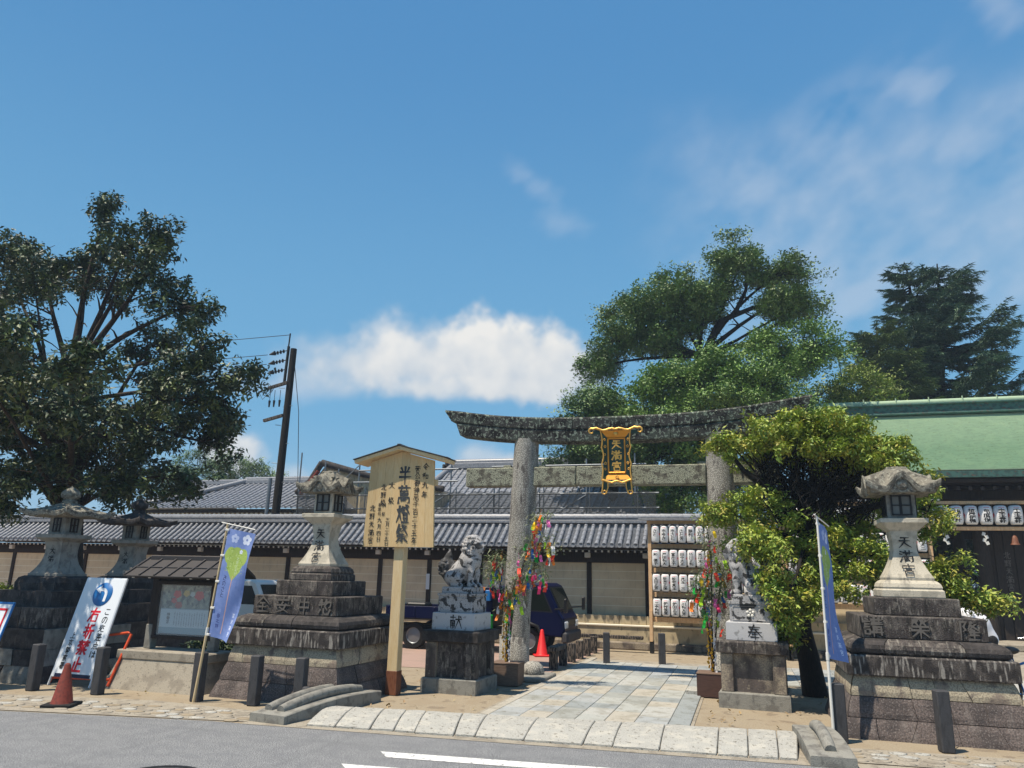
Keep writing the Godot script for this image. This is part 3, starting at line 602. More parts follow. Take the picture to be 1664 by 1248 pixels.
func grounds() -> void:
	struct("ground", sheet([[-300, -420], [300, -420], [300, 60], [-300, 60]], -0.012), M.sandy_ground)
	struct("road", sheet([[-150, ze(-150) * 0.0 - 6.6], [-14, -6.9], [-9, -7.45], [-6, -7.98], [0.5, ze(0.5)], [3.5, -8.6], [150, -12], [150, 30], [-150, 30]], -0.006), M.asphalt)
	struct("gutter", sheet([[-5.6, ze(-5.6) + 0.02], [0.6, ze(0.6) + 0.02], [3.5, -8.6], [12, -9.0], [12, -9.35], [3.5, -8.85], [0.6, ze(0.6) - 0.22], [-5.6, ze(-5.6) - 0.22]], -0.002), M.concrete)
	struct("plaza", sheet([[-26, -13.1], [-3.5, -13.9], [-3.4, -19.4], [-26, -19.4]], -0.006), M.pink_ground)
	# crossing stripes
	for q in [["road_marking", [[-3.51, -7.34], [-1.28, -7.55], [3.5, -8.0], [3.5, -7.8], [-1.28, -7.33], [-3.35, -7.14]]], ["road_marking", [[-3.62, -6.76], [3.5, -7.4], [3.5, -7.15], [-3.4, -6.5]]]]:
		struct(q[0], sheet(q[1], -0.002), M.road_paint)
	var mh := thing("manhole_cover", "dark iron manhole cover in the asphalt at the near edge of the road", "manhole cover", V(-4.80, -0.006, -5.78))
	part("frame", Mb.new().lathe([Vector2(0.36, 0), Vector2(0.36, 0.012), Vector2(0.31, 0.012)], 24), M.black_iron, mh)
	part("lid", Mb.new().lathe([Vector2(0.305, 0.0), Vector2(0.30, 0.010), Vector2(0.001, 0.010)], 24), M.bollard_coat, mh)
	# cobbled strip beside the road
	var sb := struct("cobbled_strip", sheet([[-12.5, -7.2], [-9, -7.5], [-6, -8.03], [-5.62, -8.1], [-5.62, -8.72], [-7.6, -8.85], [-9.6, -8.45], [-12.5, -8.1]], -0.004), M.concrete)
	var cob := []
	for k in 4:
		var mb := Mb.new()
		rng.seed = 40 + k
		mb.ball(Vector3.ZERO, V(0.085 + rng.randf() * 0.03, 0.009, 0.055 + rng.randf() * 0.02), 8)
		cob.append(mb.mesh())
	rng.seed = 3
	for r in 5:
		var x := -12.3
		while x < -5.7:
			var t := clampf((x + 12.5) / 6.9, 0, 1)
			var z := lerpf(-7.45, -8.12, t) - r * lerpf(0.16, 0.13, t)
			if rng.randf() < 0.9:
				var c := part("cobble", cob[rng.randi() % 4], M[["apron_stone", "concrete", "sandy_ground", "concrete"][rng.randi() % 4]], sb, V(x + rng.randf_range(-0.02, 0.02), -0.004, z + rng.randf_range(-0.03, 0.03)))
				c.rotation.y = rng.randf_range(-0.4, 0.4)
			x += rng.randf_range(0.19, 0.27)
	var sr := struct("cobbled_strip", sheet([[0.92, -8.72], [3.5, -8.9], [7.0, -9.1], [7.0, -9.75], [3.5, -9.62], [0.92, -9.42]], -0.004), M.concrete)
	for r in 4:
		var x := 1.0
		while x < 4.2:
			var c := part("cobble", cob[rng.randi() % 4], M[["apron_stone", "concrete", "sandy_ground", "concrete"][rng.randi() % 4]], sr, V(x, -0.004, -8.84 - r * 0.16 - 0.055 * (x - 0.9) + rng.randf_range(-0.03, 0.03)))
			c.rotation.y = rng.randf_range(-0.4, 0.4)
			x += rng.randf_range(0.2, 0.28)
	# paved approach
	var path := struct("path", sheet([[-3.35, -9.6], [-0.66, -9.75], [-0.66, -17.1], [-3.35, -17.1]], -0.004), M.concrete)
	var xs := [-3.15, -2.77, -2.42, -2.08, -1.72, -1.36, -0.96]
	rng.seed = 9
	var slab := func(x0: float, x1: float, z0: float, z1: float, k: int) -> void:
		var mb := Mb.new().box(Vector3.ZERO, V(x1 - x0 - 0.007, 0.05, absf(z1 - z0) - 0.007), 0.005)
		part("slab", mb, M["paving_%d" % k], path, V((x0 + x1) / 2, -0.011 + rng.randf_range(-0.0012, 0.0012), (z0 + z1) / 2))
	for i in 6:
		var z: float = -9.66 - 0.03 * i
		var kk := rng.randi() % 6
		while z > -16.3:
			var l := rng.randf_range(0.34, 0.86)
			if z - l < -16.2: l = z + 16.5
			slab.call(xs[i], xs[i + 1], z, z - l, kk)
			kk = (kk + 1 + rng.randi() % 4) % 6
			z -= l
	for sx in [[-3.28, -3.15, 2], [-0.96, -0.70, 3]]:
		var z := -9.66
		while z > -16.3:
			var l := rng.randf_range(0.8, 1.2)
			slab.call(sx[0], sx[1], z, z - l, sx[2])
			z -= l
	var side := struct("side_path", sheet([[-0.62, -14.3], [9, -14.3], [14, -30], [4, -30], [4, -17.2], [-0.62, -17.2]], -0.004), M.concrete)
	path = side
	for i in 13:
		for j in 4: slab.call(-0.6 + i * 0.72, 0.12 + i * 0.72, -14.35 - j * 0.7, -15.05 - j * 0.7, rng.randi() % 6)
	# humped apron stones between the road and the path
	var ap := struct("stone_apron", sheet([[-5.2, ze(-5.2) - 0.15], [0.5, ze(0.5) - 0.1], [0.6, -9.7], [-5.2, -9.1]], -0.004), M.concrete)
	var near := [-4.85, -4.5, -4.08, -3.8, -3.55, -3.1, -2.87, -2.33, -1.70, -1.39, -0.91, -0.34, -0.04, 0.25, 0.43]
	var far := [-5.05, -4.72, -4.33, -4.05, -3.80, -3.34, -3.04, -2.42, -1.75, -1.44, -0.95, -0.35, -0.04, 0.27, 0.50]
	for i in 14:
		var mb := Mb.new()
		var e := rng.randf_range(-0.02, 0.02)
		var rows := []
		for j in 9:
			var t := j / 8.0
			var y := 0.014 + 0.07 * sin(PI * (0.02 + 0.62 * t))
			var g := 0.0045 + (0.004 if j == 0 else 0.0)
			var zn: float = ze(near[i]) - 0.13 + e; var zf: float = -9.02 - 0.12 * (far[i] + 5.0)
			var a := V(lerpf(near[i], far[i], t) + g, y, lerpf(zn, zf, t)); var b := V(lerpf(near[i + 1], far[i + 1], t) - g, y, lerpf(zn - 0.069 * (near[i + 1] - near[i]), zf - 0.12 * (far[i + 1] - far[i]), t))
			rows.append([V(a.x, -0.02, a.z), V(a.x, a.y - 0.010, a.z), V(a.x + 0.008, a.y + rng.randf_range(-0.003, 0.002), a.z), a.lerp(b, 0.25) + V(0, rng.randf_range(-0.004, 0.004), 0), a.lerp(b, 0.5) + V(0, rng.randf_range(-0.003, 0.005), 0), a.lerp(b, 0.75) + V(0, rng.randf_range(-0.004, 0.004), 0), V(b.x - 0.008, b.y + rng.randf_range(-0.003, 0.002), b.z), V(b.x, b.y - 0.010, b.z), V(b.x, -0.02, b.z)])
		for j in 8:
			for k in 8: mb.quad(rows[j][k], rows[j][k + 1], rows[j + 1][k + 1], rows[j + 1][k])
		for j in [0, 8]:
			for k in range(1, 7): mb.poly([rows[j][0].lerp(rows[j][8], (k - 1) / 7.0 + 0.07), rows[j][k], rows[j][k + 1], rows[j][0].lerp(rows[j][8], k / 7.0 + 0.07)], rows[4][4] - V(0, 0.05, 0))
		part("apron_stone", mb, M.apron_stone, ap)

func ribs(mb: Mb, x0: float, x1: float, r0: float, r1: float, A: Vector2, R: Vector2, step: float, rad: float, sag := 0.0) -> void: # tile rows up a slope; A eave (y, z), R ridge (y, z)
	var x := x0 + step * 0.5
	while x < x1:
		var t := 1.0
		if x < r0: t = (x - x0) / (r0 - x0)
		elif x > r1: t = (x1 - x) / (x1 - r1)
		if t > 0.04:
			var pts := []
			for i in 4:
				var f := t * i / 3.0
				var q := A.lerp(R, f)
				pts.append(V(x, q.x + rad * 0.4 - sag * 4.0 * f * (1.0 - f) * 0.5, q.y))
			mb.tube(pts, [rad], 6)
		x += step

func courses(mb: Mb, x0: float, x1: float, r0: float, r1: float, A: Vector2, R: Vector2, nst: int, lip: float, sag := 0.0) -> void:
	for i in nst:
		var f0 := float(i) / nst; var f1 := float(i + 1) / nst
		var a := A.lerp(R, f0); var b := A.lerp(R, f1)
		a.x -= sag * 2.0 * f0 * (1 - f0); b.x -= sag * 2.0 * f1 * (1 - f1)
		var xa0 := lerpf(x0, r0, f0); var xb0 := lerpf(x0, r0, f1); var xa1 := lerpf(x1, r1, f0); var xb1 := lerpf(x1, r1, f1)
		var up := V(0, lip, 0)
		mb.quad(V(xa0, a.x, a.y) + up, V(xa1, a.x, a.y) + up, V(xb1, b.x, b.y), V(xb0, b.x, b.y))
		mb.quad(V(xa0, a.x, a.y), V(xa1, a.x, a.y), V(xa1, a.x, a.y) + up, V(xa0, a.x, a.y) + up)

func wall() -> void:
	var w := thing("roofed_wall", "long plaster wall with grey tiled roof and dark posts behind the torii", "wall")
	var x0 := -25.05; var x1 := -0.85
	var mb := Mb.new()
	rng.seed = 5
	part("footing", Mb.new().box(V(-10.5, 0.08, -19.9), V(29.4, 0.19, 0.56), 0.03), M.base_stone, w)
	part("wall_base", Mb.new().box(V(-10.5, 0.34, -19.95), V(29.3, 0.40, 0.36), 0.01), M.pale_render, w)
	part("sill", Mb.new().box(V(-10.5, 0.555, -19.92), V(29.3, 0.05, 0.36), 0.012), M.line_white, w)
	var x := x0
	while x < 4.0: # coping stones under the plaster
		var l := rng.randf_range(0.62, 0.95)
		part("coping_stone", Mb.new().box(Vector3.ZERO, V(l - 0.008, 0.21, 0.32), 0.01), M.pale_render, w, V(x + l / 2, 0.69, -19.96 + rng.randf_range(-0.004, 0.004)))
		x += l
	var line := Mb.new().box(Vector3.ZERO, V(1.38, 0.014, 0.02), 0.0).mesh()
	var post := Mb.new().box(Vector3.ZERO, V(0.125, 1.30, 0.15), 0.006).mesh()
	for k in 17:
		var px := -25.05 + 1.513 * k
		if k < 16:
			var p := part("plaster_panel", Mb.new().box(Vector3.ZERO, V(1.40, 1.31, 0.10)), M.plaster, w, V(px + 0.757, 1.45, -20.06))
			for j in 5: part("white_line", line, M.line_white, p, V(0, -0.43 + 0.215 * j, 0.043))
		part("post", post, M.dark_timber, w, V(px, 1.445, -20.04))
		part("bracket", Mb.new().box(V(0, 0, 0), V(0.14, 0.13, 0.12), 0.01), M.white_paint, w, V(px - 0.02, 2.28, -19.86))
	part("plaster_panel", Mb.new().box(Vector3.ZERO, V(5.0, 1.5, 0.1)), M.plaster, w, V(1.62, 1.5, -20.08))
	part("beam", Mb.new().box(V((x0 + x1) / 2, 2.19, -20.03), V(x1 - x0 + 0.1, 0.2, 0.2), 0.01), M.dark_timber, w)
	part("eave_board", Mb.new().box(V((x0 + x1) / 2, 2.45, -19.62), V(x1 - x0 + 0.3, 0.03, 0.62)), M.dark_timber, w)
	part("eave_board", Mb.new().box(V((x0 + x1) / 2, 2.34, -19.98), V(x1 - x0 + 0.1, 0.14, 0.1)), M.dark_timber, w)
	var raf := Mb.new().box(V(0, 0, 0), V(0.052, 0.06, 0.42), 0.0).mesh(); var tip := Mb.new().box(V(0, 0, 0.222), V(0.046, 0.05, 0.02), 0.004).mesh()
	var n := int((x1 - x0) / 0.168)
	for k in n:
		var r := part("rafter", raf, M.dark_timber, w, V(x0 + 0.1 + k * 0.168, 2.37, -19.76))
		part("rafter_tip", tip, M.white_paint, r)
	# tiled roof
	mb = Mb.new()
	courses(mb, x0 - 0.2, x1 + 0.1, x0 - 0.2, x1 + 0.1, Vector2(2.46, -19.30), Vector2(3.10, -20.14), 14, 0.042, 0.05)
	courses(mb, x1 + 0.1, x0 - 0.2, x1 + 0.1, x0 - 0.2, Vector2(2.46, -20.98), Vector2(3.10, -20.14), 14, 0.042, 0.05)
	stuff(part("pan_tiles", mb, M.roof_tile, w))
	var row := Mb.new()
	for i in 5: # one row of overlapping half-round tiles with a round end
		var f0 := i / 5.0; var f1 := (i + 1) / 5.0
		var a := Vector2(2.50, -19.29).lerp(Vector2(3.13, -20.14), f0); var b := Vector2(2.50, -19.29).lerp(Vector2(3.13, -20.14), f1)
		a.x -= 0.1 * f0 * (1 - f0); b.x -= 0.1 * f1 * (1 - f1)
		row.tube([V(0, a.x, a.y), V(0, b.x, b.y)], [0.060, 0.052], 10, i == 0)
	row.lathe([Vector2(0.066, -0.01), Vector2(0.066, 0.012), Vector2(0.05, 0.014), Vector2(0.045, 0.006), Vector2(0.001, 0.006)], 12, V(0, 2.495, -19.285), Basis(Vector3.RIGHT, PI / 2 - 0.1))
	var rm := row.mesh()
	x = x0 - 0.1
	while x < x1 + 0.1:
		part("cover_tile_row", rm, M.roof_tile, w, V(x, 0.018 + rng.randf_range(-0.004, 0.004), 0))
		x += 0.2
	part("ridge_tiles", Mb.new().box(V((x0 + x1) / 2, 3.15, -20.14), V(x1 - x0 + 0.3, 0.07, 0.34), 0.008).box(V((x0 + x1) / 2, 3.215, -20.14), V(x1 - x0 + 0.3, 0.05, 0.29), 0.008).box(V((x0 + x1) / 2, 3.265, -20.14), V(x1 - x0 + 0.3, 0.045, 0.31), 0.008), M.roof_tile, w)
	x = x0 - 0.15
	while x < x1 + 0.1:
		part("ridge_cap", Mb.new().tube([V(x, 3.29, -20.14), V(x + 0.285, 3.29, -20.14)], [0.088, 0.080], 10), M.roof_tile, w)
		x += 0.29
	part("end_tile", Mb.new().tube([V(x1 + 0.1, 3.2, -20.14), V(x1 + 0.3, 3.3, -20.14), V(x1 + 0.42, 3.52, -20.14)], [0.12, 0.10, 0.04], 8), M.roof_tile, w)
	# narrow notice on one post
	part("post_notice", Mb.new().box(Vector3.ZERO, V(0.10, 0.42, 0.02), 0.0), M.sign_white, w, V(-7.66 - 0.757, 1.5, -19.945))

const ORD := ["first", "second", "third", "fourth", "fifth", "sixth", "seventh", "eighth", "ninth", "tenth", "eleventh", "twelfth", "thirteenth", "fourteenth", "fifteenth"]
const NAMES := ["さと鈴", "市ゆき", "市さと", "さと芳", "勝利 ", "ふみ市", "さふ千", "加藤優子", "戸田和大", "富井玉子", "田中大正", "竹川正和", "宮川太一", "田中大二", "太田正芳", "新宮正保", "新宅真玉", "児玉幸三", "角田勝九", "西村和馬", "北野正玉", "三木和利", "伊村保廣", "伊田正玉", "川和大芳", "田中真三", "宮田屋優", "屋井田正"]
const SHOPS := ["本家玉壽軒", "千本玉壽軒", "塩芳軒", "鍵屋伊織", "亀廣保", "北野軒"]

func lantern_print() -> void:
	var im := Image.create(1024, 640, false, Image.FORMAT_RGBA8)
	im.fill(Color(0.90, 0.90, 0.90))
	var K := Color(0.08, 0.08, 0.09); var R := Color(0.80, 0.12, 0.18)
	for k in 34:
		var ox := (k % 16) * 64; var oy := (k / 16) * 128
		if k >= 28: oy = 384; ox = (k - 28) * 64
		var s: String = NAMES[k] if k < 28 else SHOPS[k - 28]
		var nn := s.strip_edges().length()
		for j in range(0, 128, 6): im.fill_rect(Rect2i(ox, oy + j, 64, 1), Color(0.82, 0.82, 0.83))
		im.fill_rect(Rect2i(ox, oy, 64, 3), Color(0.12, 0.11, 0.11)); im.fill_rect(Rect2i(ox, oy + 125, 64, 3), Color(0.12, 0.11, 0.11))
		im.fill_rect(Rect2i(ox + 23, oy + 14, 18, 4), Color(0.86, 0.50, 0.54))
		var h := minf(27.0, 90.0 / nn)
		ink(im, s.strip_edges(), ox + 32, oy + 25 + (4 if nn < 4 else 0), h * 0.92, 19, 3.0, K, h)
		if k < 28 and k % 3 != 1: im.fill_rect(Rect2i(ox + 46, oy + 40, 2, 44), Color(0.80, 0.5, 0.54))
		for sx in [2, 62]:
			for q in [[0, 0], [0, -6], [0, 6], [-4, -3], [4, 3], [-4, 3], [4, -3]]: disc(im, ox + clampi(sx + q[0], 1, 62), oy + 62 + q[1], 2.6, R)
	var t := ImageTexture.create_from_image(im)
	for k in 34:
		var m := mat("lantern_paper_%d" % k, Color.WHITE, 0.75)
		m.albedo_texture = t
		m.uv1_scale = V(62.0 / 1024, 126.0 / 640, 1)
		var c := Vector2((k % 16) * 64, (k / 16) * 128) if k < 28 else Vector2((k - 28) * 64, 384)
		m.uv1_offset = V((c.x + 1) / 1024, (c.y + 1) / 640, 0)
		m.backlight_enabled = true
		m.backlight = Color(0.12, 0.12, 0.11)

func racks() -> void:
	var body_ := Mb.new().lathe([Vector2(0.058, -0.205), Vector2(0.082, -0.19), Vector2(0.095, -0.155), Vector2(0.097, -0.05), Vector2(0.097, 0.06), Vector2(0.095, 0.155), Vector2(0.082, 0.19), Vector2(0.058, 0.205)], 20, Vector3.ZERO, Basis(), true).mesh()
	var rim := Mb.new().lathe([Vector2(0.001, -0.22), Vector2(0.058, -0.22), Vector2(0.06, -0.2), Vector2(0.05, -0.198)], 14).mesh()
	var cap := Mb.new().lathe([Vector2(0.05, 0.198), Vector2(0.06, 0.2), Vector2(0.058, 0.225), Vector2(0.001, 0.225)], 14).mesh()
	var mume := Mb.new()
	for k in 5: mume.ball(V(0, 0.02 * sin(TAU * k / 5), 0.02 * cos(TAU * k / 5)), V(0.006, 0.013, 0.013), 6)
	for rk in 2:
		var bx: float = [-2.165, 0.955][rk]; var up: float = [0.0, 0.43][rk]
		var r := thing("lantern_rack", ["timber rack hung with paper lanterns in front of the plaster wall, seen through the torii", "taller timber lantern rack behind the yellow-green tree, toward the gate"][rk], "rack", V(bx, 0, -19.0), 0, "lantern racks")
		var wd := 3.07
		for e in [0.0, wd]:
			part("post", Mb.new().box(V(e, 1.69 + up / 2, 0), V(0.085, 2.82 + up, 0.085), 0.006), M.warm_timber, r)
			part("post_foot", Mb.new().box(V(e, 0.14, 0), V(0.10, 0.28, 0.10), 0.006), M.black_iron, r)
			part("stay", Mb.new().box(V(e - 0.005, 0.62, 0.05), V(0.075, 0.72, 0.02), 0.004), M.warm_timber, r)
		part("top_beam", Mb.new().box(V(wd / 2, 3.065 + up, 0), V(wd + 0.12, 0.08, 0.075), 0.005), M.warm_timber, r)
		part("roof_board", Mb.new().box(V(wd / 2, 3.135 + up, -0.02), V(wd + 0.5, 0.045, 0.46), 0.006, Basis(Vector3.RIGHT, 0.06)), M.roof_tile, r)
		for j in 4:
			part("shelf_board", Mb.new().box(V(wd / 2, 2.485 + up - j * 0.572, -0.03), V(wd - 0.085, 0.115, 0.03), 0.004), M.warm_timber, r)
			part("back_board", Mb.new().box(V(wd / 2, 2.77 + up - j * 0.572, -0.10), V(wd - 0.085, 0.38, 0.02), 0.0), M.dark_timber, r)
			part("hanging_rail", Mb.new().tube([V(0.03, 3.0 + up - j * 0.572, 0.07), V(wd - 0.03, 3.0 + up - j * 0.572, 0.07)], [0.008], 5), M.black_iron, r)
		var src: Node3D = null
		for j in 4:
			for i in 14:
				if rk == 0 and i > 12: continue
				var label := "white paper lantern, %s from left, %s, %s" % [ORD[i], ["top row", "second row", "third row", "bottom row"][j], ["rack seen through the torii", "taller rack behind the tree"][rk]]
				var at := V(bx + 0.155 + i * 0.2105, 2.77 + up - j * 0.572, -18.90)
				var l := thing("paper_lantern", label, "lantern", at, 0, "white lanterns hung on the timber racks")
				var k := (j * 7 + i % 7) % 28
				part("shade", body_, M["lantern_paper_%d" % k], l)
				part("rim", rim, M.vehicle_black, l)
				part("rim", cap, M.vehicle_black, l)
				part("red_blossom", mume, M.sign_red, l, V(0.103, 0, 0))
				part("cord", Mb.new().tube([V(0, 0.22, 0), V(0, 0.245, -0.03)], [0.004], 4), M.wire, l)

func gate() -> void:
	var g := thing("shrine_gate", "large shrine gate with green copper roof and dark timber posts on the right", "gate", V(0, 0, 0))
	var x0 := 2.75; var x1 := 17.0
	var mb := Mb.new()
	var n := 58
	var P := func(f: float) -> Vector2: # slope profile, eave to ridge (y, z)
		return Vector2(5.10 + 2.50 * (0.72 * f + 0.28 * f * f), -25.4 - 3.7 * f)
	for i in n:
		var a: Vector2 = P.call(i / float(n)); var b: Vector2 = P.call((i + 1) / float(n))
		var u := V(0, 0.03, 0.006)
		mb.quad(V(x0, a.x, a.y) + u, V(x1, a.x, a.y) + u, V(x1, b.x, b.y), V(x0, b.x, b.y))
		mb.quad(V(x0, a.x, a.y), V(x1, a.x, a.y), V(x1, a.x, a.y) + u, V(x0, a.x, a.y) + u)
		mb.quad(V(x1, a.x, -58.2 - a.y), V(x0, a.x, -58.2 - a.y), V(x0, b.x, -58.2 - b.y), V(x1, b.x, -58.2 - b.y))
	part("roof", mb, M.copper_patina, g)
	for xx in [x0, x1]: # barge boards along the gable
		mb = Mb.new()
		for i in 12:
			var a: Vector2 = P.call(i / 12.0); var b: Vector2 = P.call((i + 1) / 12.0)
			for s in [1, -1]:
				var za := a.y if s == 1 else -58.2 - a.y; var zb := b.y if s == 1 else -58.2 - b.y
				mb.quad(V(xx - 0.06, a.x - 0.3, za), V(xx - 0.06, a.x + 0.05, za), V(xx - 0.06, b.x + 0.05, zb), V(xx - 0.06, b.x - 0.3, zb))
				mb.quad(V(xx + 0.06, a.x - 0.3, za), V(xx + 0.06, a.x + 0.05, za), V(xx + 0.06, b.x + 0.05, zb), V(xx + 0.06, b.x - 0.3, zb))
				mb.quad(V(xx - 0.06, a.x + 0.05, za), V(xx + 0.06, a.x + 0.05, za), V(xx + 0.06, b.x + 0.05, zb), V(xx - 0.06, b.x + 0.05, zb))
				mb.quad(V(xx - 0.06, a.x - 0.3, za), V(xx + 0.06, a.x - 0.3, za), V(xx + 0.06, b.x - 0.3, zb), V(xx - 0.06, b.x - 0.3, zb))
		part("barge_board", mb, M.dark_copper, g)
	part("gable_wall", Mb.new().extrude(PackedVector2Array([Vector2(-32.4, 4.7), Vector2(-25.8, 4.7), Vector2(-29.1, 7.3)]), 0, 0.1, Transform3D(Basis(V(0, 0, 1), V(0, 1, 0), V(-1, 0, 0)), V(x0 + 0.5, 0, 0))), M.dark_timber, g)
	# ridge: a long panelled box with a round cap
	part("ridge_box", Mb.new().box(V((x0 + x1) / 2 + 0.1, 7.74, -29.1), V(x1 - x0 + 0.1, 0.40, 0.5), 0.02), M.dark_copper, g)
	part("ridge_moulding", Mb.new().box(V((x0 + x1) / 2, 7.92, -29.1), V(x1 - x0 + 0.2, 0.06, 0.66), 0.02).box(V((x0 + x1) / 2, 7.58, -29.1), V(x1 - x0 + 0.2, 0.05, 0.62), 0.02), M.dark_copper, g)
	part("ridge_cap", Mb.new().tube([V(x0 - 0.1, 8.02, -29.1), V(x1, 8.02, -29.1)], [0.12], 12), M.copper_patina, g)
	part("ridge_end", Mb.new().extrude(PackedVector2Array([Vector2(-0.42, -0.55), Vector2(0.42, -0.55), Vector2(0.36, 0.05), Vector2(0.22, 0.32), Vector2(0, 0.42), Vector2(-0.22, 0.32), Vector2(-0.36, 0.05)]), -0.07, 0.07, Transform3D(Basis(Vector3.UP, PI / 2), V(x0 - 0.06, 7.85, -29.1))).tube([V(x0 - 0.2, 8.12, -29.1), V(x0 - 0.5, 8.16, -29.1)], [0.09, 0.06], 8), M.dark_copper, g)
	for k in 13: part("ridge_stud", Mb.new().tube([V(x0 + 0.7 + k * 1.06, 8.0, -28.98), V(x0 + 0.7 + k * 1.06, 8.2, -29.0)], [0.022], 5), M.copper_patina, g)
	part("eave_fascia", Mb.new().box(V((x0 + x1) / 2, 4.98, -25.44), V(x1 - x0, 0.20, 0.08), 0.01), M.dark_copper, g)
	part("eave_fascia", Mb.new().box(V((x0 + x1) / 2, 4.80, -25.60), V(x1 - x0 - 0.2, 0.12, 0.12), 0.01), M.dark_timber, g)
	for k in 44: part("rafter", Mb.new().box(V(x0 + 0.4 + k * 0.32, 4.66, -26.1), V(0.09, 0.10, 1.2), 0.0, Basis(Vector3.RIGHT, 0.16)), M.dark_timber, g)
	part("head_beam", Mb.new().box(V((x0 + x1) / 2 + 0.6, 4.46, -26.6), V(x1 - x0 - 1.2, 0.30, 0.26), 0.02), M.dark_timber, g)
	part("ceiling", Mb.new().box(V((x0 + x1) / 2, 4.9, -29.1), V(x1 - x0 - 0.6, 0.06, 6.6)), M.dark_timber, g)
	for xx in [3.7, 7.05, 12.6]:
		for z in [-26.6, -29.1, -31.6]: part("pillar", Mb.new().lathe([Vector2(0.27, 0.0), Vector2(0.27, 0.12), Vector2(0.21, 0.16), Vector2(0.21, 4.6)], 18, V(xx, 0, z)), M.dark_timber, g)
	part("transom", Mb.new().box(V((x0 + x1) / 2, 4.1, -29.0), V(x1 - x0 - 0.8, 1.7, 0.12)), M.dark_timber, g)
	var d := part("door", Mb.new().box(V(8.05, 1.75, -26.75), V(1.9, 3.3, 0.10), 0.01), M.dark_timber, g)
	for k in 7: part("plank", Mb.new().box(V(7.25 + k * 0.27, 1.75, -26.685), V(0.25, 3.2, 0.03), 0.008), M.dark_timber, d)
	mb = Mb.new()
	write(mb, "北野天満宮", 7.72, 2.75, 0.21, 0.18, 0.028, 0.235, true, 0.0, Transform3D(Basis(), V(0, 0, -26.66)))
	part("inscription", mb, M.carved_pale, d)
	part("door", Mb.new().box(V(11.4, 1.75, -26.75), V(2.2, 3.3, 0.10), 0.01), M.dark_timber, g)
	part("threshold", Mb.new().box(V(8.0, 0.09, -28.0), V(11.0, 0.18, 6.4), 0.02), M.concrete, g)
	var lr := thing("lantern_beam", "pair of pale timber beams under the gate eaves holding a row of round lanterns", "beam", V(0, 0, -25.9))
	part("upper_beam", Mb.new().box(V(8.4, 4.17, 0), V(7.6, 0.10, 0.09), 0.006), M.warm_timber, lr)
	part("lower_beam", Mb.new().box(V(8.4, 3.40, 0), V(7.6, 0.11, 0.09), 0.006), M.warm_timber, lr)
	var body_ := Mb.new().lathe([Vector2(0.10, -0.29), Vector2(0.15, -0.265), Vector2(0.178, -0.18), Vector2(0.189, 0.0), Vector2(0.184, 0.15), Vector2(0.165, 0.255), Vector2(0.11, 0.29)], 24, Vector3.ZERO, Basis(), true).mesh()
	var rim := Mb.new().lathe([Vector2(0.001, -0.31), Vector2(0.10, -0.31), Vector2(0.102, -0.285), Vector2(0.09, -0.28)], 16).mesh()
	var cap := Mb.new().lathe([Vector2(0.09, 0.28), Vector2(0.112, 0.285), Vector2(0.11, 0.31), Vector2(0.001, 0.31)], 16).mesh()
	var mume := Mb.new()
	for k in 5: mume.ball(V(0, 0.045 * sin(TAU * k / 5), 0.045 * cos(TAU * k / 5)), V(0.008, 0.03, 0.03), 6)
	for k in 9:
		var l := thing("round_lantern", "round white paper lantern, %s from left under the copper gate roof" % ORD[k], "lantern", V(4.72 + k * 0.392, 3.79, -25.86), 0, "round lanterns hung under the gate eaves")
		part("shade", body_, M["lantern_paper_%d" % (28 + (k + 3) % 5 + (0 if k > 1 else 0))], l)
		part("rim", rim, M.vehicle_black, l)
		part("rim", cap, M.vehicle_black, l)
		part("red_blossom", mume, M.sign_red, l, V(-0.192, 0.0, 0.02))
	for k in 3:
		var st := thing("paper_streamer", "white zigzag paper streamer hanging %s the lantern beam of the gate" % ["from the left part of", "beside the door under", "at the far end of"][k], "paper streamer", V([5.95, 7.0, 9.0][k], 3.33, -25.9), 0, "paper streamers under the gate")
		mb = Mb.new()
		for j in 4: mb.box(V(0.035 * (1 if j % 2 else -1), -0.09 - j * 0.09, 0.004 * j), V(0.09, 0.10, 0.006), 0.0, Basis(Vector3.BACK, 0.35 * (1 if j % 2 else -1)))
		part("paper", mb, M.white_paint, st)
	var be := thing("hanging_bell", "small bronze bell hanging from the gate's lantern beam beside the door", "bell", V(7.75, 3.05, -25.9))
	part("bell_body", Mb.new().lathe([Vector2(0.13, -0.12), Vector2(0.10, -0.06), Vector2(0.085, 0.08), Vector2(0.05, 0.14), Vector2(0.001, 0.16)], 14), M.copper_foot, be)
	part("hanger", Mb.new().tube([V(0, 0.15, 0), V(0, 0.3, 0)], [0.012], 5), M.black_iron, be)

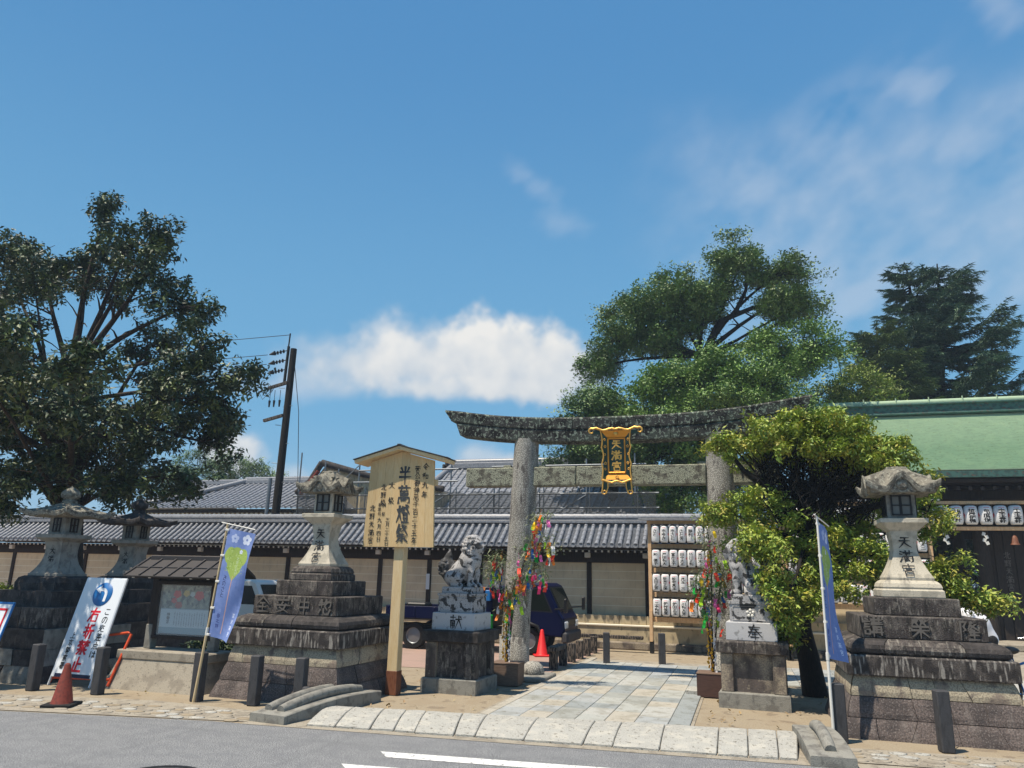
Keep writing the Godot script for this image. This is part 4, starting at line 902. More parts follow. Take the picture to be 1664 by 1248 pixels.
func halls() -> void:
	var b := thing("tiled_hall", "low grey-roofed hall with hipped tile roof behind the wall, left of the utility pole", "building")
	var A := Vector2(4.15, -26.4); var R := Vector2(5.55, -29.6)
	var mb := Mb.new(); var rb := Mb.new()
	courses(mb, -24.9, -14.9, -21.7, -16.6, A, R, 12, 0.03, 0.12)
	ribs(rb, -24.9, -14.9, -21.7, -16.6, A, R, 0.27, 0.055, 0.12)
	mb.quad(V(-24.9, 4.15, -33), V(-24.9, 4.15, -26.4), V(-21.7, 5.55, -29.6), V(-21.7, 5.55, -29.6))
	mb.quad(V(-14.9, 4.15, -26.4), V(-14.9, 4.15, -33), V(-16.6, 5.55, -29.6), V(-16.6, 5.55, -29.6))
	var rf := part("roof", mb, M.roof_tile, b)
	stuff(part("cover_tiles", rb, M.roof_tile, rf))
	part("ridge", Mb.new().box(V(-19.15, 5.62, -29.6), V(5.3, 0.2, 0.3), 0.03).tube([V(-21.8, 5.75, -29.6), V(-16.5, 5.75, -29.6)], [0.1], 8), M.roof_tile, rf)
	for q in [[-24.9, -21.7], [-14.9, -16.6]]: part("hip_ridge", Mb.new().tube([V(q[0], 4.24, -26.35), V(lerpf(q[0], q[1], 0.5), 4.90, -27.9), V(q[1], 5.7, -29.6)], [0.11], 8), M.roof_tile, rf)
	part("eave_course", Mb.new().box(V(-19.9, 4.03, -26.6), V(9.6, 0.12, 0.2), 0.01), M.dark_timber, b)
	for k in 42: part("rafter_end", Mb.new().box(V(-24.5 + k * 0.225, 3.92, -26.62), V(0.11, 0.08, 0.2), 0.0), M.plaster, b)
	part("wall", Mb.new().box(V(-19.9, 2.07, -29.7), V(8.8, 4.14, 5.8)), M.grey_stone, b)
	var b2 := thing("far_tiled_roof", "dark tiled roof of a farther hall showing left of the grey hipped roof", "building")
	var m2 := Mb.new(); var r2 := Mb.new()
	courses(m2, -32.5, -22.5, -31, -24.5, Vector2(5.0, -34), Vector2(6.5, -37), 10, 0.03)
	ribs(r2, -32.5, -22.5, -31, -24.5, Vector2(5.0, -34), Vector2(6.5, -37), 0.3, 0.06)
	stuff(part("cover_tiles", r2, M.roof_tile, part("roof", m2, M.roof_tile, b2)))
	part("ridge", Mb.new().box(V(-27.7, 6.6, -37), V(6.8, 0.3, 0.4), 0.05), M.roof_tile, b2)
	part("wall", Mb.new().box(V(-27.5, 2.4, -36), V(8.6, 4.8, 3.6)), M.pale_render, b2)
	# main hall under repair
	var h := thing("scaffolded_hall", "large tiled hall wrapped in scaffolding and grey netting behind the torii", "building")
	mb = Mb.new(); rb = Mb.new()
	A = Vector2(3.95, -27.2); R = Vector2(6.3, -31.2)
	courses(mb, -13.5, -2.2, -12.2, -3.4, A, R, 16, 0.03, 0.2)
	ribs(rb, -13.5, -2.2, -12.2, -3.4, A, R, 0.28, 0.06, 0.2)
	mb.quad(V(-2.2, 3.95, -27.2), V(-2.2, 3.95, -35), V(-3.4, 6.3, -31.2), V(-3.4, 6.3, -31.2))
	mb.quad(V(-13.5, 3.95, -35), V(-13.5, 3.95, -27.2), V(-12.2, 6.3, -31.2), V(-12.2, 6.3, -31.2))
	rf = part("roof", mb, M.roof_tile, h)
	stuff(part("cover_tiles", rb, M.roof_tile, rf))
	part("ridge", Mb.new().box(V(-7.8, 6.40, -31.2), V(9.2, 0.26, 0.4), 0.03).tube([V(-12.4, 6.58, -31.2), V(-3.2, 6.58, -31.2)], [0.13], 10), M.roof_tile, rf)
	for q in [[-13.5, -12.2], [-2.2, -3.4]]: part("hip_ridge", Mb.new().tube([V(q[0], 4.04, -27.15), V(lerpf(q[0], q[1], 0.5), 5.03, -29.2), V(q[1], 6.45, -31.2)], [0.12], 8), M.roof_tile, rf)
	part("ridge_ornament", Mb.new().box(V(-12.42, 6.5, -31.1), V(0.12, 0.6, 0.5), 0.04).box(V(-12.5, 6.3, -31.1), V(0.12, 0.3, 0.7), 0.04), M.black_stone, rf)
	part("wall", Mb.new().box(V(-7.2, 1.9, -31.3), V(9.0, 3.8, 7)), M.dark_timber, h)
	var gb := thing("gabled_roof", "gable end with dark tiled verge rising behind the large stone lantern", "roof", V(0, 0, -27.6))
	part("gable", Mb.new().extrude(PackedVector2Array([Vector2(-17.35, 4.9), Vector2(-16.55, 5.95), Vector2(-11.2, 4.85), Vector2(-11.2, 3.8), Vector2(-17.35, 3.8)]), -3.0, 0.0), M.pale_render, gb)
	part("verge", Mb.new().tube([V(-17.7, 4.85, 0.15), V(-17.1, 5.35, 0.15), V(-16.6, 6.1, 0.15)], [0.13, 0.12, 0.14], 8).tube([V(-16.6, 6.1, 0.15), V(-14.5, 5.55, 0.15), V(-11.1, 4.95, 0.15)], [0.14, 0.12, 0.12], 8), M.black_stone, gb)
	part("red_board", Mb.new().tube([V(-17.5, 4.75, 0.2), V(-16.7, 5.75, 0.2)], [0.1], 6), M.cone_brown, gb)
	var rr := Mb.new()
	for k in 14: rr.tube([V(-16.5 + k * 0.38, 6.0 - k * 0.079, 0.1), V(-16.5 + k * 0.38, 6.0 - k * 0.079, -3.0)], [0.07], 6)
	stuff(part("cover_tiles", rr, M.roof_tile, gb))
	var s := thing("scaffold", "steel pipe scaffold with grey netting standing around the hall roof", "scaffold", V(0, 0, -25.9))
	rng.seed = 12
	for x in [-16.6, -15.5, -14.9, -14.0, -13.2, -12.4, -11.6, -10.2, -8.5, -6.8, -5.1, -3.4]:
		part("upright_pipe", Mb.new().tube([V(x, 0, 0), V(x, 6.05 + rng.randf_range(-0.45, 0.3), 0)], [0.032], 6), M.steel_pipe, s)
		part("upright_pipe", Mb.new().tube([V(x, 0, -0.6), V(x, 4.9, -0.6)], [0.026], 6), M.steel_pipe, s)
	for q in [[-14.0, -9.9, 5.5], [-14.2, -9.9, 5.05], [-16.8, -2.6, 4.55], [-16.8, -2.6, 4.05], [-16.8, -2.6, 3.5], [-8.6, -3.0, 5.55]]: part("ledger_pipe", Mb.new().tube([V(q[0], q[2], 0.04), V(q[1], q[2], 0.04)], [0.032], 6), M.steel_pipe, s)
	for q in [[-14.9, 4.9, -14.0, 5.7], [-6.8, 3.5, -5.1, 4.5], [-9.8, 3.4, -8.5, 4.5], [-12.4, 3.4, -10.2, 4.6]]: part("brace_pipe", Mb.new().tube([V(q[0], q[1], 0.06), V(q[2], q[3], 0.06)], [0.022], 6), M.steel_pipe, s)
	for q in [[-16.6, -13.9, 4.72], [-13.85, -10.25, 4.6], [-10.2, -6.82, 4.62], [-6.8, -2.7, 4.6]]:
		var nb := Mb.new()
		for i in 10:
			var a: float = lerpf(q[0], q[1], i / 10.0); var c: float = lerpf(q[0], q[1], (i + 1) / 10.0)
			nb.quad(V(a, 2.3, 0.08 + 0.03 * sin(i * 1.9)), V(c, 2.3, 0.08 + 0.03 * sin(i * 1.9 + 1.9)), V(c, q[2] + 0.05 * sin(i * 2.3 + 2.3), 0.08 + 0.02 * sin(i * 2.7 + 2.7)), V(a, q[2] + 0.05 * sin(i * 2.3), 0.08 + 0.02 * sin(i * 2.7)))
		part("net", nb, M.scaffold_net, s)
	part("walkway", Mb.new().box(V(-9.7, 3.42, -0.3), V(13.8, 0.05, 0.5), 0.0), M.steel_pipe, s)

func pole_and_wires() -> void:
	var p := thing("utility_pole", "dark wooden utility pole with insulators standing behind the tiled wall", "utility pole", V(-16.3, 0, -24))
	part("shaft", Mb.new().tube([V(0, 0, 0), V(0.06, 5, 0), V(0.12, 10.0, 0)], [0.165, 0.145, 0.12], 12), M.dark_bark, p)
	part("top_pin", Mb.new().tube([V(-0.06, 9.6, 0.12), V(-0.02, 10.6, 0.12)], [0.03], 6), M.black_iron, p)
	part("top_band", Mb.new().tube([V(-0.12, 8.6, 0.05), V(-0.08, 10.1, 0.05)], [0.06], 6), M.black_iron, p)
	for y in [9.9, 9.52, 9.14]:
		var ins := Mb.new()
		ins.tube([V(-0.08, y + 0.03, 0.08), V(-0.85, y - 0.08, 0.12)], [0.02], 5)
		for k in 3: ins.ball(V(-0.25 - k * 0.13, y - k * 0.022, 0.1), V(0.035, 0.085, 0.085), 6)
		ins.tube([V(-0.62, y - 0.05, 0.11), V(-0.86, y - 0.1, 0.12)], [0.10, 0.02], 6)
		part("strain_insulator", ins, M.black_iron, p)
	for q in [[8.55, -0.75, -0.05], [7.35, -0.85, -0.28]]:
		part("cross_arm", Mb.new().box(V(q[1] * 0.5 + 0.05, q[0] + q[2] * 0.3, 0.14), V(0.85, 0.11, 0.11), 0.01, Basis(Vector3.BACK, 0.22)), M.post_stone, p)
	for x in [-0.18, -0.42, -0.62]: part("pin_insulator", Mb.new().tube([V(x, 7.95, 0.14), V(x, 7.7, 0.14)], [0.05, 0.03], 6).tube([V(x, 8.35, 0.14), V(x, 7.95, 0.14)], [0.012], 4), M.black_iron, p)
	for y in range(8): part("climbing_step", Mb.new().tube([V(-0.1, 3.4 + y * 0.72, 0.0), V(-0.32 if y % 2 else 0.34, 3.42 + y * 0.72, 0.05)], [0.012], 4), M.steel_pipe, p)
	part("conduit", Mb.new().tube([V(-0.3, 0, 0.15), V(-0.22, 5.0, 0.15)], [0.07], 8), M.steel_pipe, p)
	for q in [[10.55, 10.55, "topmost thin wire running left from the utility pole"], [9.8, 9.75, "upper power line running left from the utility pole"], [9.42, 9.2, "middle power line running left from the utility pole"], [9.05, 8.5, "lower power line running left from the utility pole"]]:
		var pts := []
		for i in 12:
			var t := i / 11.0
			pts.append(V(-16.3 - (0.05 if q[0] > 10 else 0.95) - t * 30.0, lerpf(q[0], q[1], t) - 1.1 * 4 * t * (1 - t) * 0.35, -23.9 + t * 3.0))
		tag(part("power_line", Mb.new().tube(pts, [0.013], 4), M.wire, self), q[2], "wire", "power lines")
	var loop := []
	for i in 9:
		var t := i / 8.0
		loop.append(V(-17.6 + 0.9 * t, 9.3 - 0.9 * sin(PI * t * 0.9) - 0.5 * t, -23.8))
	part("jumper_wire", Mb.new().tube(loop, [0.012], 4).tube([V(-17.55, 9.35, -23.8), V(-17.6, 8.6, -23.8), V(-17.2, 8.0, -23.8), V(-16.8, 8.4, -23.85)], [0.012], 4), M.wire, self)
	tag(get_node("jumper_wire"), "looped jumper wire hanging beside the top of the utility pole", "wire")
	tag(part("guy_wire", Mb.new().tube([V(-16.1, 9.5, -24), V(-15.7, 7.5, -24), V(-15.0, 0, -24)], [0.014], 4), M.wire, self), "guy wire running down from the right side of the utility pole", "wire")
	var p2 := thing("concrete_pole", "grey utility pole at the far left partly hidden by the large tree", "utility pole", V(-20.9, 0, -15.8))
	part("shaft", Mb.new().tube([V(0, 0, 0), V(0, 9.7, 0)], [0.15, 0.10], 10), M.post_stone, p2)
	part("pole_band", Mb.new().tube([V(-0.2, 8.0, 0.1), V(-0.2, 9.8, 0.1)], [0.05], 6), M.black_iron, p2)

func torii() -> void:
	var t := thing("stone_torii", "large weathered granite torii with curved lintel spanning the paved approach", "torii", V(0, 0, -14.2))
	rng.seed = 2
	# pillars lean slightly inwards
	for q in [[-4.18, -4.0, "pillar"], [-0.30, -0.31, "pillar"]]:
		var pts := []; var rr := []
		for i in 9:
			var f := i / 8.0
			pts.append(V(lerpf(q[0], q[1], f), 4.36 * f - 0.02, 0)); rr.append(lerpf(0.268, 0.245, f) + 0.004 * sin(i * 2.1))
		part("pillar", Mb.new().tube(pts, rr, 28), M.torii_pillar_stone, t)
		part("pillar_foot", Mb.new().lathe([Vector2(0.285, 0), Vector2(0.283, 0.6), Vector2(0.272, 0.61)], 28, V(q[0] + 0.004, 0, 0)), M.torii_pillar_stone, t)
	# a beam with a curved top and flared ends, cut in blocks: outline rows [x, y bottom, y top]
	var cx := -2.15
	var curve := func(x: float) -> float: return 0.27 * pow(absf(x - cx) / 3.45, 2.6) # lift towards the ends
	var beam := func(called: String, xa: float, xb: float, y0: float, y1: float, dz: float, slant: float, sh: float, m: Material) -> void:
		var mb := Mb.new()
		var rows := []
		for i in 13:
			var x := lerpf(xa, xb, i / 12.0)
			var l: float = curve.call(x)
			var sl := 0.0
			if slant != 0.0:
				if i == 0 and xa < cx - 2.8: sl = -1.0
				if i == 12 and xb > cx + 2.8: sl = 1.0
			var b := y0 + l * sh; var tp := y1 + l
			var z := dz
			rows.append([V(x + 0.0, b + 0.015, z - 0.015), V(x, b, z - 0.03), V(x, b, -z + 0.03), V(x, b + 0.015, -z + 0.015), V(x + sl * slant, tp - 0.03, -z - 0.02), V(x + sl * slant, tp, -z), V(x + sl * slant, tp + 0.035, 0), V(x + sl * slant, tp, z), V(x + sl * slant, tp - 0.03, z + 0.02)])
		for i in 12:
			for k in 9: mb.quad(rows[i][k], rows[i][(k + 1) % 9], rows[i + 1][(k + 1) % 9], rows[i + 1][k])
		mb.poly(rows[0], rows[6][0] * 0.5 + rows[6][5] * 0.5)
		mb.poly(rows[12], rows[6][0] * 0.5 + rows[6][5] * 0.5)
		# outward winding check is done by poly; the shell is drawn from both sides
		part(called, mb, m, t)
	var cuts := [-5.36, -3.15, -1.16, 1.08]
	for i in 3: beam.call("shimaki_block", cuts[i] + (0.0 if i == 0 else 0.006), cuts[i + 1] - (0.0 if i == 2 else 0.006), 4.24, 4.47, 0.22, 0.0 if i == 1 else 0.07, 0.9, M.torii_beam_stone)
	cuts = [-5.55, -3.02, -1.02, 1.22]
	for i in 3: beam.call("kasagi_block", cuts[i] + (0.0 if i == 0 else 0.006), cuts[i + 1] - (0.0 if i == 2 else 0.006), 4.475, 4.70, 0.27, 0.0 if i == 1 else 0.12, 1.0, M.torii_beam_stone)
	for q in [[-5.22, -2.98], [-2.97, -0.55], [-0.08, 0.72]]:
		part("tie_beam_block", Mb.new().box(V((q[0] + q[1]) / 2, 3.59, 0), V(q[1] - q[0], 0.37, 0.27), 0.02), M.torii_lichen_stone, t)
	for q in [[-4.05 - 0.33, 0.09], [-4.03 + 0.34, -0.09], [-0.30 - 0.33, 0.09], [-0.30 + 0.34, -0.09]]:
		part("wedge", Mb.new().box(V(q[0], 3.80, 0), V(0.16, 0.06, 0.12), 0.01), M.torii_lichen_stone, t)
	# gilt name board
	var g := thing("name_board", "gilt framed green name board with gold characters hanging on the torii's lintel", "sign", V(-2.12, 3.36, -13.73))
	var tr := Transform3D(Basis(Vector3.RIGHT, 0.10), Vector3.ZERO)
	var X := func(mb: Mb) -> Mb:
		var o := Mb.new(); o.add(mb, tr); return o
	part("field", X.call(Mb.new().box(V(0, 0.54, 0.02), V(0.34, 0.66, 0.03))), M.lacquer_green, g)
	part("back_panel", X.call(Mb.new().box(V(0, 0.54, -0.02), V(0.52, 0.86, 0.04), 0.01)), M.lacquer_green, g)
	var fr := Mb.new()
	for q in [[V(-0.155, 0.54, 0.045), V(0.03, 0.66, 0.03)], [V(0.155, 0.54, 0.045), V(0.03, 0.66, 0.03)], [V(0, 0.855, 0.045), V(0.34, 0.03, 0.03)], [V(0, 0.225, 0.045), V(0.34, 0.03, 0.03)]]: fr.box(q[0], q[1], 0.008)
	part("inner_frame", X.call(fr), M.gold, g)
	# flared outer border boards
	fr = Mb.new()
	for q in [[[-0.165, 0.87], [0.165, 0.87], [0.285, 1.0], [-0.285, 1.0]], [[-0.17, 0.21], [0.17, 0.21], [0.26, 0.10], [-0.26, 0.10]]]:
		fr = Mb.new()
		fr.quad(V(q[0][0], q[0][1], 0.04), V(q[1][0], q[1][1], 0.04), V(q[2][0], q[2][1], 0.09), V(q[3][0], q[3][1], 0.09))
		part("border", X.call(fr), M.gold, g)
	for s in [-1.0, 1.0]:
		fr = Mb.new()
		var prev := V(s * 0.285, 1.0, 0.12)
		var edge := [prev]
		for i in 15:
			var f := (i + 1) / 15.0
			edge.append(V(s * (0.27 - 0.035 * absf(sin(f * PI * 3.0)) * sin(f * PI)), 1.0 - f * 0.92, 0.12 - 0.03 * sin(f * PI)))
		part("side_board", X.call(Mb.new().extrude(PackedVector2Array([Vector2(s * 0.17, 0.2), Vector2(s * 0.255, 0.09), Vector2(s * 0.245, 0.3), Vector2(s * 0.225, 0.42), Vector2(s * 0.25, 0.55), Vector2(s * 0.225, 0.68), Vector2(s * 0.25, 0.8), Vector2(s * 0.275, 0.99), Vector2(s * 0.17, 0.87)]), 0.03, 0.055)), M.lacquer_green, g)
		part("gilt_edge", X.call(Mb.new().tube(edge, [0.014], 6)), M.gold_leaf, g)
		for y in [0.40, 0.71]:
			var bl := Mb.new()
			for k in 5: bl.ball(V(s * 0.208 + 0.018 * sin(TAU * k / 5), y + 0.02 * cos(TAU * k / 5), 0.066), V(0.012, 0.013, 0.008), 6)
			part("gilt_blossom", X.call(bl), M.gold_leaf, g)
		for y in [0.29, 0.56, 0.83]:
			var c := []
			for i in 9: c.append(V(s * (0.215 + 0.022 * cos(i * 0.75) * (1 - i / 12.0)), y + 0.028 * sin(i * 0.75) * (1 - i / 12.0), 0.066))
			part("gilt_scroll", X.call(Mb.new().tube(c, [0.007], 5)), M.gold_leaf, g)
		# top bar with a curled end, and curled feet
		var bar := []
		for i in 8: bar.append(V(s * (0.0 + i * 0.059), 1.02 + 0.018 * sin(i * 1.3) + (0.012 if i > 5 else 0.0), 0.13))
		for i in 9: bar.append(V(s * (0.445 + 0.055 * sin(i * 0.7) * (1 - i / 14.0)), 1.0 + 0.045 * cos(i * 0.7) * (1 - i / 14.0) - 0.01 * i * 0.3, 0.13))
		part("top_bar", X.call(Mb.new().tube(bar, [0.022, 0.022, 0.022, 0.022, 0.022, 0.024, 0.024, 0.024, 0.022, 0.02, 0.018, 0.016, 0.014, 0.012, 0.011, 0.01, 0.01], 8)), M.gold_leaf, g)
		part("bar_web", X.call(Mb.new().box(V(s * 0.37, 0.965, 0.12), V(0.18, 0.07, 0.03), 0.02)), M.lacquer_green, g)
		var ft := []
		for i in 5: ft.append(V(s * (0.255 + 0.004 * i), 0.08 - i * 0.045, 0.10))
		for i in 9: ft.append(V(s * (0.235 + 0.05 * cos(i * 0.75) * (1 - i / 13.0)), -0.12 - 0.05 * sin(i * 0.75) * (1 - i / 13.0), 0.10))
		part("foot_scroll", X.call(Mb.new().tube(ft, [0.014, 0.014, 0.014, 0.014, 0.014, 0.014, 0.013, 0.012, 0.011, 0.01, 0.01, 0.01, 0.01, 0.01], 6).tube([V(s * 0.165, 0.08, 0.10), V(s * 0.168, -0.04, 0.10), V(s * 0.20, -0.15, 0.10)], [0.012], 6)), M.gold_leaf, g)
		part("foot_web", X.call(Mb.new().extrude(PackedVector2Array([Vector2(s * 0.17, 0.08), Vector2(s * 0.255, 0.08), Vector2(s * 0.26, -0.1), Vector2(s * 0.22, -0.15), Vector2(s * 0.175, -0.06)]), 0.085, 0.1)), M.lacquer_green, g)
	var low := []
	for i in 13: low.append(V(lerpf(-0.26, 0.26, i / 12.0), 0.075 + 0.02 * cos(i * PI / 3) - (0.02 if i > 3 and i < 9 else 0.0), 0.125))
	part("lower_scroll", X.call(Mb.new().tube(low, [0.018], 7)), M.gold_leaf, g)
	var crest := Mb.new().ball(V(0, 0.94, 0.10), V(0.045, 0.042, 0.025), 12)
	for k in 5: crest.ball(V(0.022 * sin(TAU * k / 5), 0.145 + 0.022 * cos(TAU * k / 5), 0.09), V(0.016, 0.016, 0.01), 6)
	part("crest", X.call(crest), M.gold_leaf, g)
	var wr := Mb.new()
	write(wr, "天満宮", 0, 0.835, 0.17, 0.17, 0.03, 0.205, true, 0.037, tr)
	part("lettering", wr, M.gold_leaf, g)
	# boulder and slabs at the left pillar
	var bo := thing("round_footstone", "rounded grey stone on a slab at the foot of the torii's left pillar", "stone", V(-3.58, 0, -13.35))
	part("boulder", Mb.new().lathe([Vector2(0.17, 0.05), Vector2(0.2, 0.1), Vector2(0.17, 0.2), Vector2(0.1, 0.26), Vector2(0.001, 0.28)], 14), M.torii_pillar_stone, bo)
	part("slab", Mb.new().box(V(0.06, 0.03, 0.1), V(0.55, 0.07, 0.9), 0.015), M.grey_stone, bo)
	tag(part("footstone", Mb.new().box(V(-0.78, 0.04, -12.7), V(0.3, 0.09, 0.4), 0.02), M.apron_stone, self), "small flat stone at the foot of the torii's right pillar", "stone")

# a square course of stones: pr rows Vector2(half width, height); cut in n stones along x and m along z
func course(parent: Node3D, called: String, pr: Array, cf: Array, cs: Array, mats: Array, gap := 0.005, proud := 0.006) -> void:
	var top: Vector2 = pr[pr.size() - 1]; var bot: Vector2 = pr[0]
	for side in 4:
		var out: Vector3 = [V(0, 0, 1), V(1, 0, 0), V(0, 0, -1), V(-1, 0, 0)][side]
		var al: Vector3 = [V(1, 0, 0), V(0, 0, -1), V(-1, 0, 0), V(0, 0, 1)][side]
		var cuts: Array = cf if side % 2 == 0 else cs
		var lean := []
		for i in cuts.size(): lean.append(0.0 if i == 0 or i == cuts.size() - 1 or proud < 0.008 else rng.randf_range(-0.09, 0.09))
		for i in cuts.size() - 1:
			var a: float = cuts[i]; var b: float = cuts[i + 1]
			var mb := Mb.new()
			var j := rng.randf_range(-proud, proud)
			var ga := 0.0 if i == 0 else gap; var gb := 0.0 if i == cuts.size() - 2 else gap
			var rows := []
			for p in pr:
				var s: float = p.x + j
				var f: float = (p.y - bot.y) / maxf(top.y - bot.y, 0.001)
				rows.append([al * ((a + lean[i] * f) * s + ga) + out * s + V(0, p.y, 0), al * ((b + lean[i + 1] * f) * s - gb) + out * s + V(0, p.y, 0)])
			var mid: Vector3 = out * (bot.x * 0.4) + al * ((a + b) * 0.5 * bot.x) + V(0, (bot.y + top.y) / 2, 0)
			for r in rows.size() - 1: mb.quad(rows[r][0], rows[r][1], rows[r + 1][1], rows[r + 1][0])
			var c0 := al * ((a + b) * 0.5 * bot.x * 0.2) + V(0, bot.y, 0); var c1 := al * ((a + b) * 0.5 * top.x * 0.2) + V(0, top.y, 0)
			mb.poly([rows[-1][0], rows[-1][1], c1], mid)
			for e in 2:
				if (e == 0 and i == 0) or (e == 1 and i == cuts.size() - 2): continue
				for r in rows.size() - 1: mb.poly([rows[r][e], rows[r + 1][e], c1 if r == rows.size() - 2 else c0.lerp(c1, 0.5)], mid)
			part(called, mb, mats[rng.randi() % mats.size()], parent)

func square(mb: Mb, pr: Array, tr := Transform3D()) -> Mb: # a square post whose half width follows the profile
	for side in 4:
		var b := Basis(Vector3.UP, side * PI / 2)
		for i in pr.size() - 1:
			var p: Vector2 = pr[i]; var q: Vector2 = pr[i + 1]
			mb.quad(tr * (b * V(-p.x, p.y, p.x)), tr * (b * V(p.x, p.y, p.x)), tr * (b * V(q.x, q.y, q.x)), tr * (b * V(-q.x, q.y, q.x)))
	var t: Vector2 = pr[pr.size() - 1]; var o: Vector2 = pr[0]
	mb.quad(tr * V(-t.x, t.y, t.x), tr * V(t.x, t.y, t.x), tr * V(t.x, t.y, -t.x), tr * V(-t.x, t.y, -t.x))
	mb.quad(tr * V(-o.x, o.y, -o.x), tr * V(o.x, o.y, -o.x), tr * V(o.x, o.y, o.x), tr * V(-o.x, o.y, o.x))
	return mb

func lantern_roof(s: float, h: float, bulge: float, curl: float) -> Mb: # s half width at the eaves, h height; the rim waves up in the middle and at the corners
	var mb := Mb.new()
	var T := 28
	var thick := 0.075
	var r0 := 0.30 if bulge > 0.05 else 0.16
	for side in 4:
		var b := Basis(Vector3.UP, side * PI / 2)
		var grid := []
		for j in 17:
			var row := []
			for i in T + 1:
				var t := lerpf(-1, 1, i / float(T))
				var yr := bulge * (0.5 + 0.5 * cos(PI * clampf(absf(t) / 0.56, 0.0, 1.0))) + curl * pow(maxf(0.0, absf(t) - 0.35) / 0.65, 2.0)
				var y := 0.0; var r := 1.0
				if j <= 8: # the top, from the cap out to the rim
					r = lerpf(r0, 0.93, j / 8.0)
					var f := (1.0 - r) / (1.0 - r0)
					var sideways := smoothstep(0.25, 0.75, absf(t))
					y = yr + thick - 0.02 + (h - yr - thick + 0.02) * lerpf(pow(f, 1.05), pow(f, 1.7), sideways)
				elif j == 9: r = 1.0; y = yr + thick + 0.012
				elif j == 10: r = 1.02; y = yr + thick
				elif j == 11: r = 1.015; y = yr + thick * 0.5
				elif j == 12: r = 0.995; y = yr
				elif j == 13: r = 0.90; y = yr - 0.004
				elif j == 14: r = 0.875; y = minf(yr, 0.012)
				elif j == 15: r = 0.6; y = 0.0
				else: r = 0.2; y = 0.0
				var rr := s * r * (1.0 + 0.07 * pow(absf(t), 4.0) * smoothstep(0.6, 1.0, r))
				row.append(b * V(t * rr, y, rr))
			grid.append(row)
		for j in 16:
			for i in T: mb.quad(grid[j + 1][i], grid[j + 1][i + 1], grid[j][i + 1], grid[j][i])
	var c: float = s * r0
	mb.box(V(0, h - 0.005, 0), V(c * 2.08, 0.05, c * 2.08), 0.012)
	return mb

func firebox(o: Node3D, s: float, y0: float, y1: float, m: Material, pale: bool) -> void:
	part("firebox", square(Mb.new(), [Vector2(s, y0), Vector2(s, y1)]), m, o)
	for side in 4:
		var b := Basis(Vector3.UP, side * PI / 2)
		var w := s * (0.66 if pale else 0.40); var ym := (y0 + y1) / 2 + 0.01; var hh := (y1 - y0) * 0.37
		var p := part("window", Mb.new().box(Vector3.ZERO, V(w * 2, hh * 2, 0.012)), M.window_paper, o, V(0, ym, 0) + b * V(0, 0, s))
		p.rotation.y = side * PI / 2
		var mu := Mb.new()
		for q in [[-w, 0], [w, 0], [0.0, 0]]: mu.box(V(q[0], 0, 0.012), V((0.014 if pale else 0.03) if q[0] == 0.0 else 0.018, hh * 2 + 0.018, 0.018), 0.0)
		for q in [-hh, 0.0, hh]: mu.box(V(0, q, 0.0115), V(w * 2, 0.014, 0.016), 0.0)
		if q_split(pale): mu.box(V(-0.008, 0, 0.011), V(0.03, hh * 2, 0.012), 0.0)
		part("window_bars", mu, M.black_iron, p)

func q_split(p: bool) -> bool: return p

